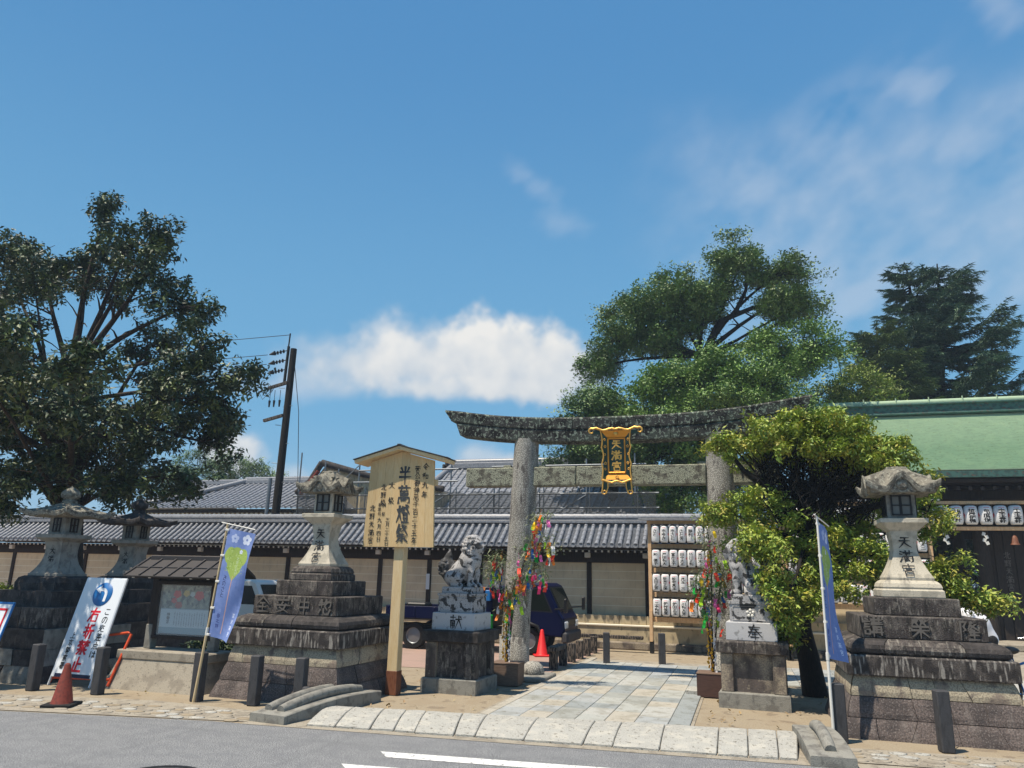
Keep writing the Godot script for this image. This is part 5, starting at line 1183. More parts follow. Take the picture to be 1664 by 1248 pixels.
func lanterns() -> void:
	rng.seed = 77
	var names_ := ["惣中安全", "隆榮講"]
	for li in 2:
		var o := thing("stone_lantern", ["tall stone lantern with a broken lichened roof, beside the timber signboard", "tall stone lantern with a smooth curled roof at the right edge"][li], "stone lantern", [V(-6.12, 0, -10.42), V(2.02, 0, -11.05)][li], [-0.03, 0.0][li], "large stone lanterns flanking the entrance")
		var d: float = [0.05, 0.03][li]
		# battered base in three rough courses
		var s0 := 1.03
		var prof := func(y: float) -> float: return s0 - 0.19 * pow(y / 0.64, 0.75)
		var ys := [-0.02, 0.20 + d * 0.3, 0.42 + d * 0.6, 0.63 + d]
		for k in 3:
			var pr := []
			for i in 5:
				var y := lerpf(ys[k], ys[k + 1] - 0.008, i / 4.0)
				var ch := 0.012 if i in [0, 4] else 0.0
				pr.append(Vector2(prof.call(maxf(y, 0.0)) - ch, y))
			var off := rng.randf_range(-0.12, 0.12)
			course(o, "base_block", pr, [[-1, -0.62, -0.2 + off, 0.3 + off, 0.66, 1], [-1, -0.3 + off, 0.18, 0.45 + off, 1], [-1, -0.72, -0.36 + off, 0.05, 0.34 + off, 1]][k], [-1, -0.4 + off, 0.25 + off, 1], [[M.pedestal_stone], [M.pedestal_stone], [M.pale_base_stone]][k], 0.0025, 0.009)
		var y0: float = ys[3]
		course(o, "slab_block", [Vector2(0.885, y0), Vector2(0.90, y0 + 0.015), Vector2(0.90, y0 + 0.215), Vector2(0.885, y0 + 0.23)], [-1, -0.55, 0.1, 1], [-1, 0.1, 1], [M.dripped_stone], 0.003, 0.002)
		var y1 := y0 + 0.232
		course(o, "cushion_block", [Vector2(0.80, y1), Vector2(0.845, y1 + 0.03), Vector2(0.855, y1 + 0.07), Vector2(0.84, y1 + 0.115), Vector2(0.80, y1 + 0.15), Vector2(0.73, y1 + 0.178)], [-1, -0.42, 0.12, 1] if li == 0 else [-1, -0.55, 0.45, 1], [-1, -0.1, 0.5, 1], [M.black_stone, M.stained_stone], 0.005, 0.004)
		var y2 := y1 + 0.18
		course(o, "inscribed_block", [Vector2(0.67, y2), Vector2(0.68, y2 + 0.012), Vector2(0.68, y2 + 0.25), Vector2(0.668, y2 + 0.262)], [-1, 1] if li == 0 else [-1, -0.86, 1], [-1, -0.3, 1], [M.stained_stone], 0.004, 0.002)
		var mb: Mb
		var nm: String = names_[li]
		# flat characters: shade painted as dark offset strokes under pale strokes for the highlight
		for i in nm.length():
			var cx := lerpf(-0.52, 0.52, i / float(nm.length() - 1)) + (0.0 if li == 0 else -0.03)
			var m2 := Mb.new()
			write(m2, nm[nm.length() - 1 - i], cx + 0.007, y2 + 0.226, 0.205, 0.21, 0.044, 0.0, true, 0.685)
			mb = Mb.new()
			write(mb, nm[nm.length() - 1 - i], cx, y2 + 0.235, 0.205, 0.21, 0.026, 0.0, true, 0.695)
			part("painted_character_shade", m2, M.carved_dark, part("carved_character", mb, M.carved_pale, o))
		var y3 := y2 + 0.264
		course(o, "upper_block", [Vector2(0.465, y3), Vector2(0.475, y3 + 0.012), Vector2(0.475, y3 + 0.20), Vector2(0.465, y3 + 0.212)], [-1, 1], [-1, 0.1, 1], [M.stained_stone], 0.004, 0.002)
		var y4 := y3 + 0.214
		part("bell_base", square(Mb.new(), [Vector2(0.35, y4), Vector2(0.355, y4 + 0.012), Vector2(0.353, y4 + 0.085), Vector2(0.332, y4 + 0.105), Vector2(0.340, y4 + 0.125), Vector2(0.325, y4 + 0.17), Vector2(0.295, y4 + 0.20), Vector2(0.27, y4 + 0.21)]), M.stained_stone if li == 0 else M.cream_stone, o)
		var y5 := y4 + 0.211
		var sh := [Vector2(0.268, y5), Vector2(0.272, y5 + 0.03), Vector2(0.262, y5 + 0.05)]
		for i in 13:
			var f := i / 12.0
			sh.append(Vector2(0.108 + 0.15 * pow(1 - f, 2.1) + 0.052 * smoothstep(0.5, 1.0, f), y5 + 0.055 + f * 0.57))
		part("shaft", square(Mb.new(), sh), M.cream_stone, o)
		mb = Mb.new()
		for k in 3: # the name follows the flared face
			var f := [0.74, 0.42, 0.12][k] as float
			var yy := y5 + 0.055 + f * 0.57
			var r := 0.108 + 0.15 * pow(1 - f, 2.1) + 0.052 * smoothstep(0.5, 1.0, f)
			var sl: float = [0.06, -0.14, -0.42][k]
			write(mb, "天満宮"[k], 0, 0.08, 0.155, 0.15, 0.018, 0.0, true, 0.006, Transform3D(Basis(Vector3.RIGHT, sl), V(0, yy, r + 0.003 + [0.002, 0.007, 0.016][k])))
		part("lettering", mb, M.ink_black, o)
		var y6 := y5 + 0.625
		part("platform", square(Mb.new(), [Vector2(0.175, y6), Vector2(0.18, y6 + 0.01), Vector2(0.268, y6 + 0.09), Vector2(0.28, y6 + 0.095), Vector2(0.28, y6 + 0.145), Vector2(0.272, y6 + 0.15)]), M.cream_stone, o)
		firebox(o, [0.156, 0.17][li], y6 + 0.15, y6 + 0.475, M.cream_stone if li == 0 else M.grey_stone, true)
		var rf: Mb
		if li == 0: rf = lantern_roof(0.345, 0.335, 0.175, 0.085)
		else: rf = lantern_roof(0.405, 0.355, 0.20, 0.095)
		var roof := part("roof", rf, M.mossy_roof_stone, o, V(0, y6 + 0.46, 0))
		for side in 4:
			var em := part("emblem", Mb.new().ball(Vector3.ZERO, V(0.075, 0.065, 0.025), 12), M.mossy_roof_stone, roof, Basis(Vector3.UP, side * PI / 2) * V(0, 0.115, [0.306, 0.358][li]))
			em.rotation.y = side * PI / 2
		part("ridge_stone", Mb.new().box(V(0.0, [0.345, 0.365][li], 0), V(0.10, 0.05, 0.10), 0.02, Basis(Vector3.UP, 0.1)), M.mossy_roof_stone, roof)
		if li == 0:
			rng.seed = 8
			for k in 11:
				var a := rng.randf() * TAU; var r := rng.randf_range(0.08, 0.30)
				part("broken_ornament", Mb.new().box(Vector3.ZERO, V(rng.randf_range(0.05, 0.12), 0.03, rng.randf_range(0.04, 0.08)), 0.012, Basis(Vector3.UP, rng.randf() * 3.0) * Basis(Vector3.RIGHT, rng.randf_range(-0.6, 0.6))), M.mossy_roof_stone, roof, V(sin(a) * r, 0.375 - r * 0.5, cos(a) * r))
	# a pair of smaller lanterns with jewel tops, under the big tree
	for li in 2:
		var o := thing("jewel_lantern", ["grey stone lantern with a jewel finial, nearer the road under the big evergreen tree", "dark grey stone lantern with a jewel finial, behind the no-right-turn board"][li], "stone lantern", [V(-11.05, 0, -10.25), V(-11.42, 0, -12.25)][li], 0, "jewel-topped stone lanterns under the big tree")
		var k: float = [1.0, 1.06][li]
		course(o, "base_block", [Vector2(1.0, -0.02), Vector2(0.97, 0.12), Vector2(0.93, 0.22)], [-1, -0.4, 0.25, 1], [-1, -0.3, 0.4, 1], [M.grey_stone, M.base_stone, M.black_stone], 0.01, 0.03)
		course(o, "base_block", [Vector2(0.93, 0.225), Vector2(0.90, 0.34), Vector2(0.885, 0.45)], [-1, -0.1, 0.45, 1], [-1, 0.05, 1], [M.grey_stone, M.black_stone], 0.01, 0.03)
		course(o, "step_block", [Vector2(0.87, 0.455), Vector2(0.87, 0.75)], [-1, -0.2, 1], [-1, 0.2, 1], [M.black_stone, M.grey_stone], 0.006, 0.01)
		course(o, "step_block", [Vector2(0.80, 0.755), Vector2(0.80, 1.06)], [-1, 0.3, 1], [-1, 0.0, 1], [M.black_stone, M.stained_stone], 0.006, 0.01)
		course(o, "step_block", [Vector2(0.62, 1.065), Vector2(0.62, 1.30)], [-1, 1], [-1, 1], [M.black_stone], 0.006, 0.004)
		part("bell_base", square(Mb.new(), [Vector2(0.42, 1.302), Vector2(0.42, 1.42), Vector2(0.39, 1.5), Vector2(0.33, 1.53)]), M.black_stone, o)
		var sh := [Vector2(0.305, 1.53), Vector2(0.305, 1.565)]
		for i in 11:
			var f := i / 10.0
			sh.append(Vector2(0.128 + 0.16 * pow(1 - f, 2.2) + 0.06 * f * f, 1.57 + f * 0.52))
		part("shaft", square(Mb.new(), sh), M.grey_stone, o)
		var mb := Mb.new()
		write(mb, "天満", 0, 2.02, 0.13, 0.12, 0.016, 0.15, true, 0.0, Transform3D(Basis(Vector3.RIGHT, -0.10), V(0, 0.0, 0.37)))
		part("lettering", mb, M.ink_black, o)
		part("platform", square(Mb.new(), [Vector2(0.20, 2.09), Vector2(0.285, 2.14), Vector2(0.295, 2.15), Vector2(0.295, 2.21)]), M.grey_stone, o)
		firebox(o, 0.172, 2.21, 2.50, M.grey_stone, false)
		var roof := part("roof", lantern_roof(0.47, 0.26, 0.03, 0.06), M.mossy_roof_stone if li == 0 else M.black_stone, o, V(0, 2.49, 0))
		part("jewel", Mb.new().lathe([Vector2(0.11, 0.22), Vector2(0.12, 0.28), Vector2(0.09, 0.31), Vector2(0.15, 0.36), Vector2(0.155, 0.42), Vector2(0.10, 0.48), Vector2(0.02, 0.53), Vector2(0.001, 0.54)], 16), M.mossy_roof_stone if li == 0 else M.black_stone, roof)
		o.scale = Vector3.ONE

func lions() -> void:
	# a seated guardian dog facing +x
	var P := []
	P.append([V(-0.05, 0.20, 0), V(0.10, 0.38, 0), 0.145, 0.15, 0.06]) # trunk rising to the chest
	P.append([V(-0.16, 0.13, 0), V(-0.05, 0.22, 0), 0.13, 0.13, 0.06]) # haunches
	P.append([V(0.10, 0.40, 0), V(0.14, 0.54, 0), 0.145, 0.135, 0.05]) # neck
	P.append([V(0.15, 0.62, 0.01), V(0.185, 0.60, 0.015), 0.13, 0.118, 0.04]) # skull
	P.append([V(0.22, 0.565, 0.02), V(0.285, 0.55, 0.03), 0.075, 0.06, 0.03]) # muzzle
	P.append([V(0.255, 0.505, 0.02), V(0.285, 0.50, 0.03), 0.045, 0.035, 0.015]) # lower jaw
	P.append([V(0.24, 0.63, -0.03), V(0.26, 0.63, 0.06), 0.04, 0.04, 0.02]) # brow
	for s in [-1.0, 1.0]:
		P.append([V(0.15, 0.36, s * 0.075), V(0.165, 0.20, s * 0.085), 0.066, 0.05, 0.03]) # fore legs
		P.append([V(0.165, 0.20, s * 0.085), V(0.155, 0.05, s * 0.085), 0.05, 0.042, 0.02])
		P.append([V(0.155, 0.035, s * 0.085), V(0.21, 0.03, s * 0.09), 0.045, 0.04, 0.02])
		for k in 3: P.append([V(0.21, 0.028, s * 0.09 + (k - 1) * 0.026), V(0.238, 0.022, s * 0.09 + (k - 1) * 0.028), 0.02, 0.018, 0.006])
		P.append([V(-0.15, 0.14, s * 0.10), V(-0.02, 0.13, s * 0.13), 0.10, 0.07, 0.03]) # thigh, knee forward
		P.append([V(-0.02, 0.12, s * 0.13), V(-0.09, 0.04, s * 0.13), 0.055, 0.042, 0.02])
		P.append([V(-0.09, 0.035, s * 0.13), V(0.03, 0.028, s * 0.135), 0.042, 0.034, 0.02])
		P.append([V(0.12, 0.66, s * 0.095), V(0.07, 0.60, s * 0.12), 0.04, 0.025, 0.015]) # ears laid back
	P.append([V(-0.24, 0.20, 0), V(-0.27, 0.29, 0), 0.11, 0.125, 0.03]) # bushy tail
	P.append([V(-0.30, 0.30, 0), V(-0.25, 0.44, 0), 0.09, 0.05, 0.03])
	P.append([V(-0.25, 0.44, 0), V(-0.235, 0.52, 0), 0.05, 0.018, 0.02])
	var tail := [P.pop_back(), P.pop_back(), P.pop_back()]
	tail.append([V(-0.16, 0.13, 0), V(-0.10, 0.18, 0), 0.125, 0.12, 0.06])
	var lm := body(P, 0.0095).mesh(); var tm := body(tail, 0.011).mesh()
	var curls := Mb.new()
	rng.seed = 14
	for k in 84: # curls of the mane
		var a := rng.randf_range(-2.3, 2.3); var b := rng.randf_range(-0.85, 1.0)
		var d := V(-cos(a) * cos(b) * 0.9, sin(b), sin(a) * cos(b))
		var c := V(0.125, 0.56, 0) + d * V(0.142, 0.175, 0.152)
		if c.x > 0.215: continue
		curls.ball(c, Vector3.ONE * rng.randf_range(0.026, 0.038), 8)
	var cm := curls.mesh()
	curls = Mb.new()
	for k in 46:
		var d := V(rng.randf_range(-1, 0.5), rng.randf_range(-1, 1), rng.randf_range(-1, 1)).normalized()
		curls.ball(V(-0.27, 0.27, 0) + d * V(0.125, 0.13, 0.125), Vector3.ONE * rng.randf_range(0.026, 0.038), 8)
	var tcm := curls.mesh()
	var face := Mb.new()
	for s in [-1.0, 1.0]:
		face.ball(V(0.272, 0.605, 0.015 + s * 0.042), Vector3.ONE * 0.016, 8)
		face.ball(V(0.345, 0.575, 0.03 + s * 0.018), V(0.012, 0.012, 0.014), 6)
	face.box(V(0.30, 0.525, 0.028), V(0.06, 0.008, 0.08), 0.002, Basis(Vector3.UP, -0.15))
	for i in 2:
		var o := thing("pedestal", ["stone pedestal with a white block marked in black, carrying the left guardian dog", "stone pedestal with a plum blossom crest, carrying the right guardian dog"][i], "pedestal", [V(-4.25, 0, -11.52), V(0.09, 0, -12.05)][i], [-0.05, -0.06][i], "guardian dog pedestals")
		var s: float = [0.445, 0.475][i]
		rng.seed = 60 + i
		var dk: Array = [M.base_stone] if i == 1 else [M.stained_stone, M.base_stone]
		course(o, "plinth_stone", [Vector2(s, -0.02), Vector2(s, 0.185), Vector2(s - 0.015, 0.20)], [-1, 1], [-1, 1], [M.grey_stone], 0.004, 0.002)
		part("core", square(Mb.new(), [Vector2(s - 0.10, 0.19), Vector2(s - 0.10, 0.72)]), dk[0], o)
		for cx in [-1, 1]:
			for cz in [-1, 1]: part("corner_post", Mb.new().box(V(cx * (s - 0.125), 0.455, cz * (s - 0.125)), V(0.17, 0.505, 0.17), 0.008), dk[rng.randi() % dk.size()], o)
		course(o, "cap_stone", [Vector2(s - 0.02, 0.712), Vector2(s + 0.01, 0.725), Vector2(s + 0.015, 0.86), Vector2(s, 0.88)], [-1, 0.1, 1], [-1, 0.05, 1], [M.black_stone if i == 0 else M.stained_stone], 0.003, 0.002)
		part("marked_block", square(Mb.new(), [Vector2(0.345, 0.882), Vector2(0.35, 0.89), Vector2(0.345, 1.125), Vector2(0.335, 1.135)]), M.white_stone, o)
		part("panelled_block", square(Mb.new(), [Vector2(0.285, 1.137), Vector2(0.285, 1.38), Vector2(0.30, 1.385), Vector2(0.30, 1.42)]), M.lion_stone, o)
		for side in 4:
			var fr := Mb.new()
			for q in [[0, 0.095, 0.5, 0.014], [0, -0.095, 0.5, 0.014], [-0.245, 0, 0.014, 0.19], [0.245, 0, 0.014, 0.19]]: fr.box(V(q[0], q[1], 0.287), V(q[2], q[3], 0.012), 0.004)
			var f := part("panel_frame", fr, M.lion_stone, o, V(0, 1.255, 0))
			f.rotation.y = side * PI / 2
		part("rock_plate", square(Mb.new(), [Vector2(0.25, 1.422), Vector2(0.25, 1.50), Vector2(0.24, 1.515)]), M.lion_stone, o)
		var wr := Mb.new()
		write(wr, ["献", "奉"][i], 0.05, 1.10, 0.19, 0.19, 0.02, 0, true, 0.352)
		part("lettering", wr, M.ink_black, o)
		if i == 1:
			var bl := Mb.new().ball(V(0, 1.26, 0.288), V(0.016, 0.016, 0.012), 8)
			for k in 5: bl.ball(V(0.042 * sin(TAU * k / 5), 1.26 + 0.042 * cos(TAU * k / 5), 0.288), V(0.022, 0.022, 0.012), 10)
			part("plum_crest", bl, M.white_paint, o)
		var l := thing("guardian_dog", ["seated stone guardian dog with a curly mane facing the path, on the left pedestal", "seated stone guardian dog half hidden by branches, on the right pedestal"][i], "statue", o.position + V(0, 1.505, 0), [-0.12, PI - 0.1][i], "pair of stone guardian dogs")
		var bd := part("body", lm, M.lion_stone, l)
		part("mane_curls", cm, M.lion_stone, bd)
		part("tail_curls", tcm, M.dark_lion_stone, part("tail", tm, M.dark_lion_stone, l))
		part("eyes_and_nose", face, M.carved_dark, bd)
		l.scale = Vector3.ONE * 1.1

func notice_post() -> void:
	var o := thing("timber_signboard", "tall new timber signboard with a small gabled roof and brushed black writing", "sign", V(-4.96, 0, -10.66), -0.03)
	part("post", Mb.new().box(V(0, 1.7, 0), V(0.165, 3.4, 0.15), 0.008), M.new_timber, o)
	part("post_sleeve", Mb.new().box(V(0, 0.16, 0), V(0.175, 0.33, 0.16), 0.004), M.copper_foot, o)
	rng.seed = 31
	var bd := Node3D.new()
	bd.name = "board"; o.add_child(bd, true)
	for k in 8: # planks, narrower at the top, pitched ends
		var a := -1.0 + k / 4.0; var b := -1.0 + (k + 1) / 4.0
		var wb := 0.59; var wt := 0.54
		var g := 0.0012
		var pg := PackedVector2Array([Vector2(a * wb + g, 2.085), Vector2(b * wb - g, 2.085), Vector2(b * wt - g, 3.53 - absf(b) * 0.15), Vector2(a * wt + g, 3.53 - absf(a) * 0.15)])
		part("plank", Mb.new().extrude(pg, 0.095, 0.135 + rng.randf_range(-0.0008, 0.0008)), M["timber_%d" % (rng.randi() % 4)], bd)
	for s in [-1.0, 1.0]:
		var an: float = -s * 0.26
		part("roof_board", Mb.new().box(V(s * 0.375, 3.475, 0.06), V(0.80, 0.055, 0.42), 0.005, Basis(Vector3.BACK, an)), M.new_timber, o)
		part("roof_cover", Mb.new().box(V(s * 0.38, 3.513, 0.06), V(0.83, 0.016, 0.46), 0.003, Basis(Vector3.BACK, an)), M.ink_grey, o)
	part("ridge_cap", Mb.new().box(V(0, 3.622, 0.06), V(0.05, 0.02, 0.47), 0.004), M.ink_grey, o)
	part("batten", Mb.new().box(V(0.02, 3.05, 0.075), V(1.14, 0.09, 0.04), 0.004), M.new_timber, o)
	part("batten", Mb.new().box(V(0.0, 2.3, 0.075), V(1.0, 0.09, 0.04), 0.004), M.new_timber, o)
	var big := Mb.new(); var sm := Mb.new()
	write(big, "半萬燈祭", 0.065, 3.29, 0.255, 0.20, 0.034, 0.293, true, 0.138)
	part("lettering", big, M.ink_grey, o)
	write(sm, "令和九年", 0.41, 3.335, 0.10, 0.10, 0.014, 0.141, true, 0.138)
	write(sm, "菅公御神忌千百二十五年", 0.275, 3.30, 0.094, 0.092, 0.0125, 0.1075, true, 0.138)
	write(sm, "大祭", -0.15, 3.06, 0.10, 0.10, 0.013, 0.235, true, 0.138)
	write(sm, "三月二十五日", -0.185, 2.52, 0.066, 0.07, 0.009, 0.0715, true, 0.138)
	write(sm, "北野祭", -0.285, 3.03, 0.098, 0.088, 0.012, 0.118, true, 0.138)
	write(sm, "例祭", -0.265, 2.74, 0.062, 0.058, 0.007, 0.135, true, 0.138)
	write(sm, "御霊会", -0.335, 2.74, 0.055, 0.058, 0.007, 0.066, true, 0.138)
	write(sm, "九月四日", -0.325, 2.52, 0.078, 0.07, 0.010, 0.096, true, 0.138)
	write(sm, "北野天満宮", -0.455, 2.71, 0.098, 0.088, 0.012, 0.121, true, 0.138)
	part("lettering", sm, M.ink_black, o)

func flag_print() -> StandardMaterial3D:
	var im := Image.create(256, 768, false, Image.FORMAT_RGBA8)
	im.fill(Color(0.47, 0.56, 0.77))
	var top := layered(201, 256, Color(0.44, 0.53, 0.75), [[4, 3, 1, 1, 0.3, 0.75, Color(0.50, 0.58, 0.79), 0.8], [30, 3, 1, 1, 0.6, 0.8, Color(0.44, 0.53, 0.76), 0.5]])
	for k in 3: im.blit_rect(top, Rect2i(0, 0, 256, 256), Vector2i(0, k * 256))
	var W := Color(0.86, 0.89, 0.95); var G := Color(0.64, 0.73, 0.36)
	for q in [[78, 190, 62], [178, 190, 62], [128, 240, 76], [70, 170, 44], [188, 170, 44], [128, 180, 60]]: disc(im, q[0], q[1], q[2], G)
	for k in 80: im.fill_rect(Rect2i(int(128 - (80 - k) * 0.9), 280 + k, int((80 - k) * 1.8), 1), G)
	rng.seed = 17
	for k in 130: disc(im, rng.randf_range(40, 215), rng.randf_range(135, 300) , rng.randf_range(2, 7), [Color(0.72, 0.80, 0.48), Color(0.55, 0.66, 0.30)][k % 2] if absf(0) < 1.0 else G)
	for k in 5: disc(im, 195 + 24 * sin(TAU * k / 5), 58 - 24 * cos(TAU * k / 5), 17, W)
	disc(im, 195, 58, 9, Color(0.5, 0.56, 0.78))
	for k in 5: disc(im, 85 + 24 * sin(TAU * k / 5), 62 - 20 * cos(TAU * k / 5), 15, Color(0.70, 0.75, 0.88))
	for k in 5: disc(im, 165 + 9 * sin(TAU * k / 5), 150 - 9 * cos(TAU * k / 5), 7, W)
	ink(im, "北野天満宮", 150, 190, 24, 22, 2, Color(0.75, 0.82, 0.66), 26)
	for k in 410: im.fill_rect(Rect2i(int(128 - k * 0.06), 325 + k, 7, 1), Color(0.86, 0.66, 0.58))
	ink(im, "きのさと", 60, 330, 36, 34, 3.0, Color(0.10, 0.13, 0.30), 40)
	ink(im, "神前", 66, 560, 30, 28, 2.5, Color(0.55, 0.62, 0.84), 34)
	ink(im, "御北野", 60, 600, 30, 30, 3, Color(0.2, 0.26, 0.5), 36)
	ink(im, "京天満宮", 205, 570, 32, 28, 3, W, 44)
	var m := mat("flag_cloth", Color.WHITE, 0.8)
	m.albedo_texture = ImageTexture.create_from_image(im)
	m.backlight_enabled = true
	m.backlight = Color(0.16, 0.2, 0.34)
	return m

func flags() -> void:
	var fm := flag_print()
	for i in 2:
		var o := thing("banner_flag", ["blue banner with a green print on a slanted pale pole before the notice board", "blue banner seen nearly edge-on, on a white pole beside the right stone lantern"][i], "banner", [V(-7.01, 0, -8.93), V(0.87, 0, -9.62)][i], [-0.02, 1.2][i], "printed blue banners on poles")
		var lean: float = [0.095, 0.0][i]; var H: float = [2.29, 2.44][i]
		var pt := func(y: float) -> Vector3: return V(lean * y, y, 0)
		part("pole", Mb.new().tube([pt.call(0.0), pt.call(0.9)], [0.017], 8).tube([pt.call(0.9), pt.call(H + 0.02)], [0.013], 8), M.new_timber if i == 0 else M.white_paint, o)
		part("pole_joint", Mb.new().tube([pt.call(0.86), pt.call(0.94)], [0.02], 8), M.white_paint, o)
		part("cross_bar", Mb.new().tube([pt.call(H) + V(-0.10, 0.04, 0), pt.call(H) + V(0.46, -0.06, 0)], [0.008], 6), M.white_paint, o)
		var mb := Mb.new()
		var nx := 10; var ny := 30
		var W: float = 0.44; var L: float = [1.42, 1.52][i]
		var P := func(u: float, v: float) -> Vector3:
			var y := H - 0.04 - v * L
			var sw := 0.045 * sin(v * 4.2 + u * 2.4 + i * 1.5) * (0.2 + v) * (0.25 + u) + 0.02 * sin(v * 9.0 + u * 5.0) * u
			return V(lean * y + 0.03 + u * W * (1.0 - 0.14 * v * u) - 0.02 * v * u, y - u * 0.075 + 0.012 * sin(v * 7) * u, sw + 0.035 * u * v)
		for a in nx:
			for b in ny:
				var u0 := a / float(nx); var u1 := (a + 1) / float(nx); var v0 := b / float(ny); var v1 := (b + 1) / float(ny)
				mb.quv(P.call(u0, v1), P.call(u1, v1), P.call(u1, v0), P.call(u0, v0), Rect2(u0, v0, u1 - u0, v1 - v0))
		part("cloth", mb, fm, o)
		for k in 5: part("loop", Mb.new().box(pt.call(H - 0.06 - k * L * 0.243) + V(0.02, 0, 0), V(0.065, 0.028, 0.034), 0.004), M.white_paint, o)

func road_sign() -> void:
	var o := thing("traffic_board", "white no-right-turn board with a blue arrow disc, leaning back against the lanterns", "sign", V(-9.52, 0.05, -9.34))
	var tr := Transform3D(Basis(Vector3.RIGHT, -0.277), Vector3.ZERO)
	var X := func(mb: Mb) -> Mb:
		var q := Mb.new(); q.add(mb, tr); return q
	var w := 0.75; var h := 1.46
	part("panel", X.call(Mb.new().box(V(0, 0.06 + h / 2, 0), V(w, h, 0.018), 0.003)), M.sign_white, o)
	var fr := Mb.new()
	for s in [-1.0, 1.0]: fr.box(V(s * (w / 2 + 0.004), h / 2, -0.012), V(0.018, h + 0.12, 0.03), 0.003)
	fr.box(V(0, 0.06 + h + 0.006, -0.012), V(w + 0.02, 0.02, 0.03), 0.003)
	part("frame", X.call(fr), M.sign_white, o)
	part("foot_band", X.call(Mb.new().box(V(0.02, 0.085, 0.012), V(w - 0.1, 0.05, 0.01))), M.sign_navy, o)
	var dd := Mb.new().lathe([Vector2(0.001, 0.006), Vector2(0.175, 0.006), Vector2(0.18, 0.0)], 36, V(0.03, 1.28, 0.012), Basis(Vector3.RIGHT, PI / 2))
	var dsc := Mb.new()
	for v_ in dd.v.size(): pass
	dsc.add(dd, Transform3D())
	part("blue_disc", X.call(dsc), M.sign_blue, o)
	var ar := Mb.new()
	var pts := []
	for i in 9: # a turn to the left
		var a := i / 8.0 * PI * 0.5
		pts.append(Vector2(-0.005 + 0.075 * cos(a), 1.275 + 0.075 * sin(a)))
	pts.push_front(Vector2(0.07, 1.17))
	pts.append(Vector2(-0.055, 1.35))
	for i in pts.size() - 1:
		var a: Vector2 = pts[i] + Vector2(0.03, 0); var b: Vector2 = pts[i + 1] + Vector2(0.03, 0)
		var t := (b - a).normalized(); var q := Vector2(-t.y, t.x) * 0.024
		var z := 0.0205 + i * 0.0001
		ar.quad(V(a.x - q.x, a.y - q.y, z), V(a.x + q.x, a.y + q.y, z), V(b.x + q.x, b.y + q.y, z), V(b.x - q.x, b.y - q.y, z))
	ar.flat3(V(-0.115, 1.35, 0.0222), V(-0.01, 1.285, 0.0222), V(-0.01, 1.415, 0.0222))
	part("arrow", X.call(ar), M.sign_white, o)
	var wr := Mb.new()
	write(wr, "右折禁止", 0.025, 1.065, 0.20, 0.19, 0.031, 0.24, false, 0.0105)
	part("red_lettering", X.call(wr), M.sign_red, o)
	wr = Mb.new()
	write(wr, "この交差点は", 0.245, 1.075, 0.105, 0.10, 0.013, 0.125, false, 0.0105)
	write(wr, "上京警察署", -0.235, 0.70, 0.09, 0.085, 0.011, 0.108, false, 0.0105)
	part("lettering", X.call(wr), M.ink_black, o)
	# orange pipe stand behind it
	var b := thing("orange_barrier", "orange pipe barricade folded behind the white traffic board", "barrier", V(-9.3, 0, -9.62))
	part("frame_pipe", Mb.new().tube([V(-0.62, 0.02, 0.25), V(-0.62, 0.60, 0.0), V(0.36, 0.74, -0.1), V(0.42, 0.72, -0.1), V(0.40, 0.02, 0.2)], [0.02], 8), M.orange_pipe, b)
	part("rail_pipe", Mb.new().tube([V(-0.62, 0.09, 0.22), V(0.40, 0.11, 0.18)], [0.02], 8), M.orange_pipe, b)
	var s2 := thing("red_border_board", "white board with red border and blue edge, cut off by the picture's left edge", "sign", V(-10.14, -0.14, -8.4))
	part("panel", X.call(Mb.new().box(V(-0.4, 0.70, 0), V(0.75, 1.25, 0.02), 0.003)), M.sign_white, s2)
	fr = Mb.new()
	for s in [-1.0, 1.0]: fr.box(V(-0.4 + s * 0.31, 0.7, 0.012), V(0.03, 1.1, 0.006))
	fr.box(V(-0.4, 1.25, 0.012), V(0.65, 0.03, 0.006)); fr.box(V(-0.4, 0.15, 0.012), V(0.65, 0.03, 0.006))
	part("red_border", X.call(fr), M.sign_red, s2)
	part("frame", X.call(Mb.new().box(V(-0.4, 1.34, 0), V(0.79, 0.03, 0.03), 0.004).box(V(-0.015, 0.68, 0), V(0.02, 1.33, 0.03), 0.004)), M.sign_blue, s2)

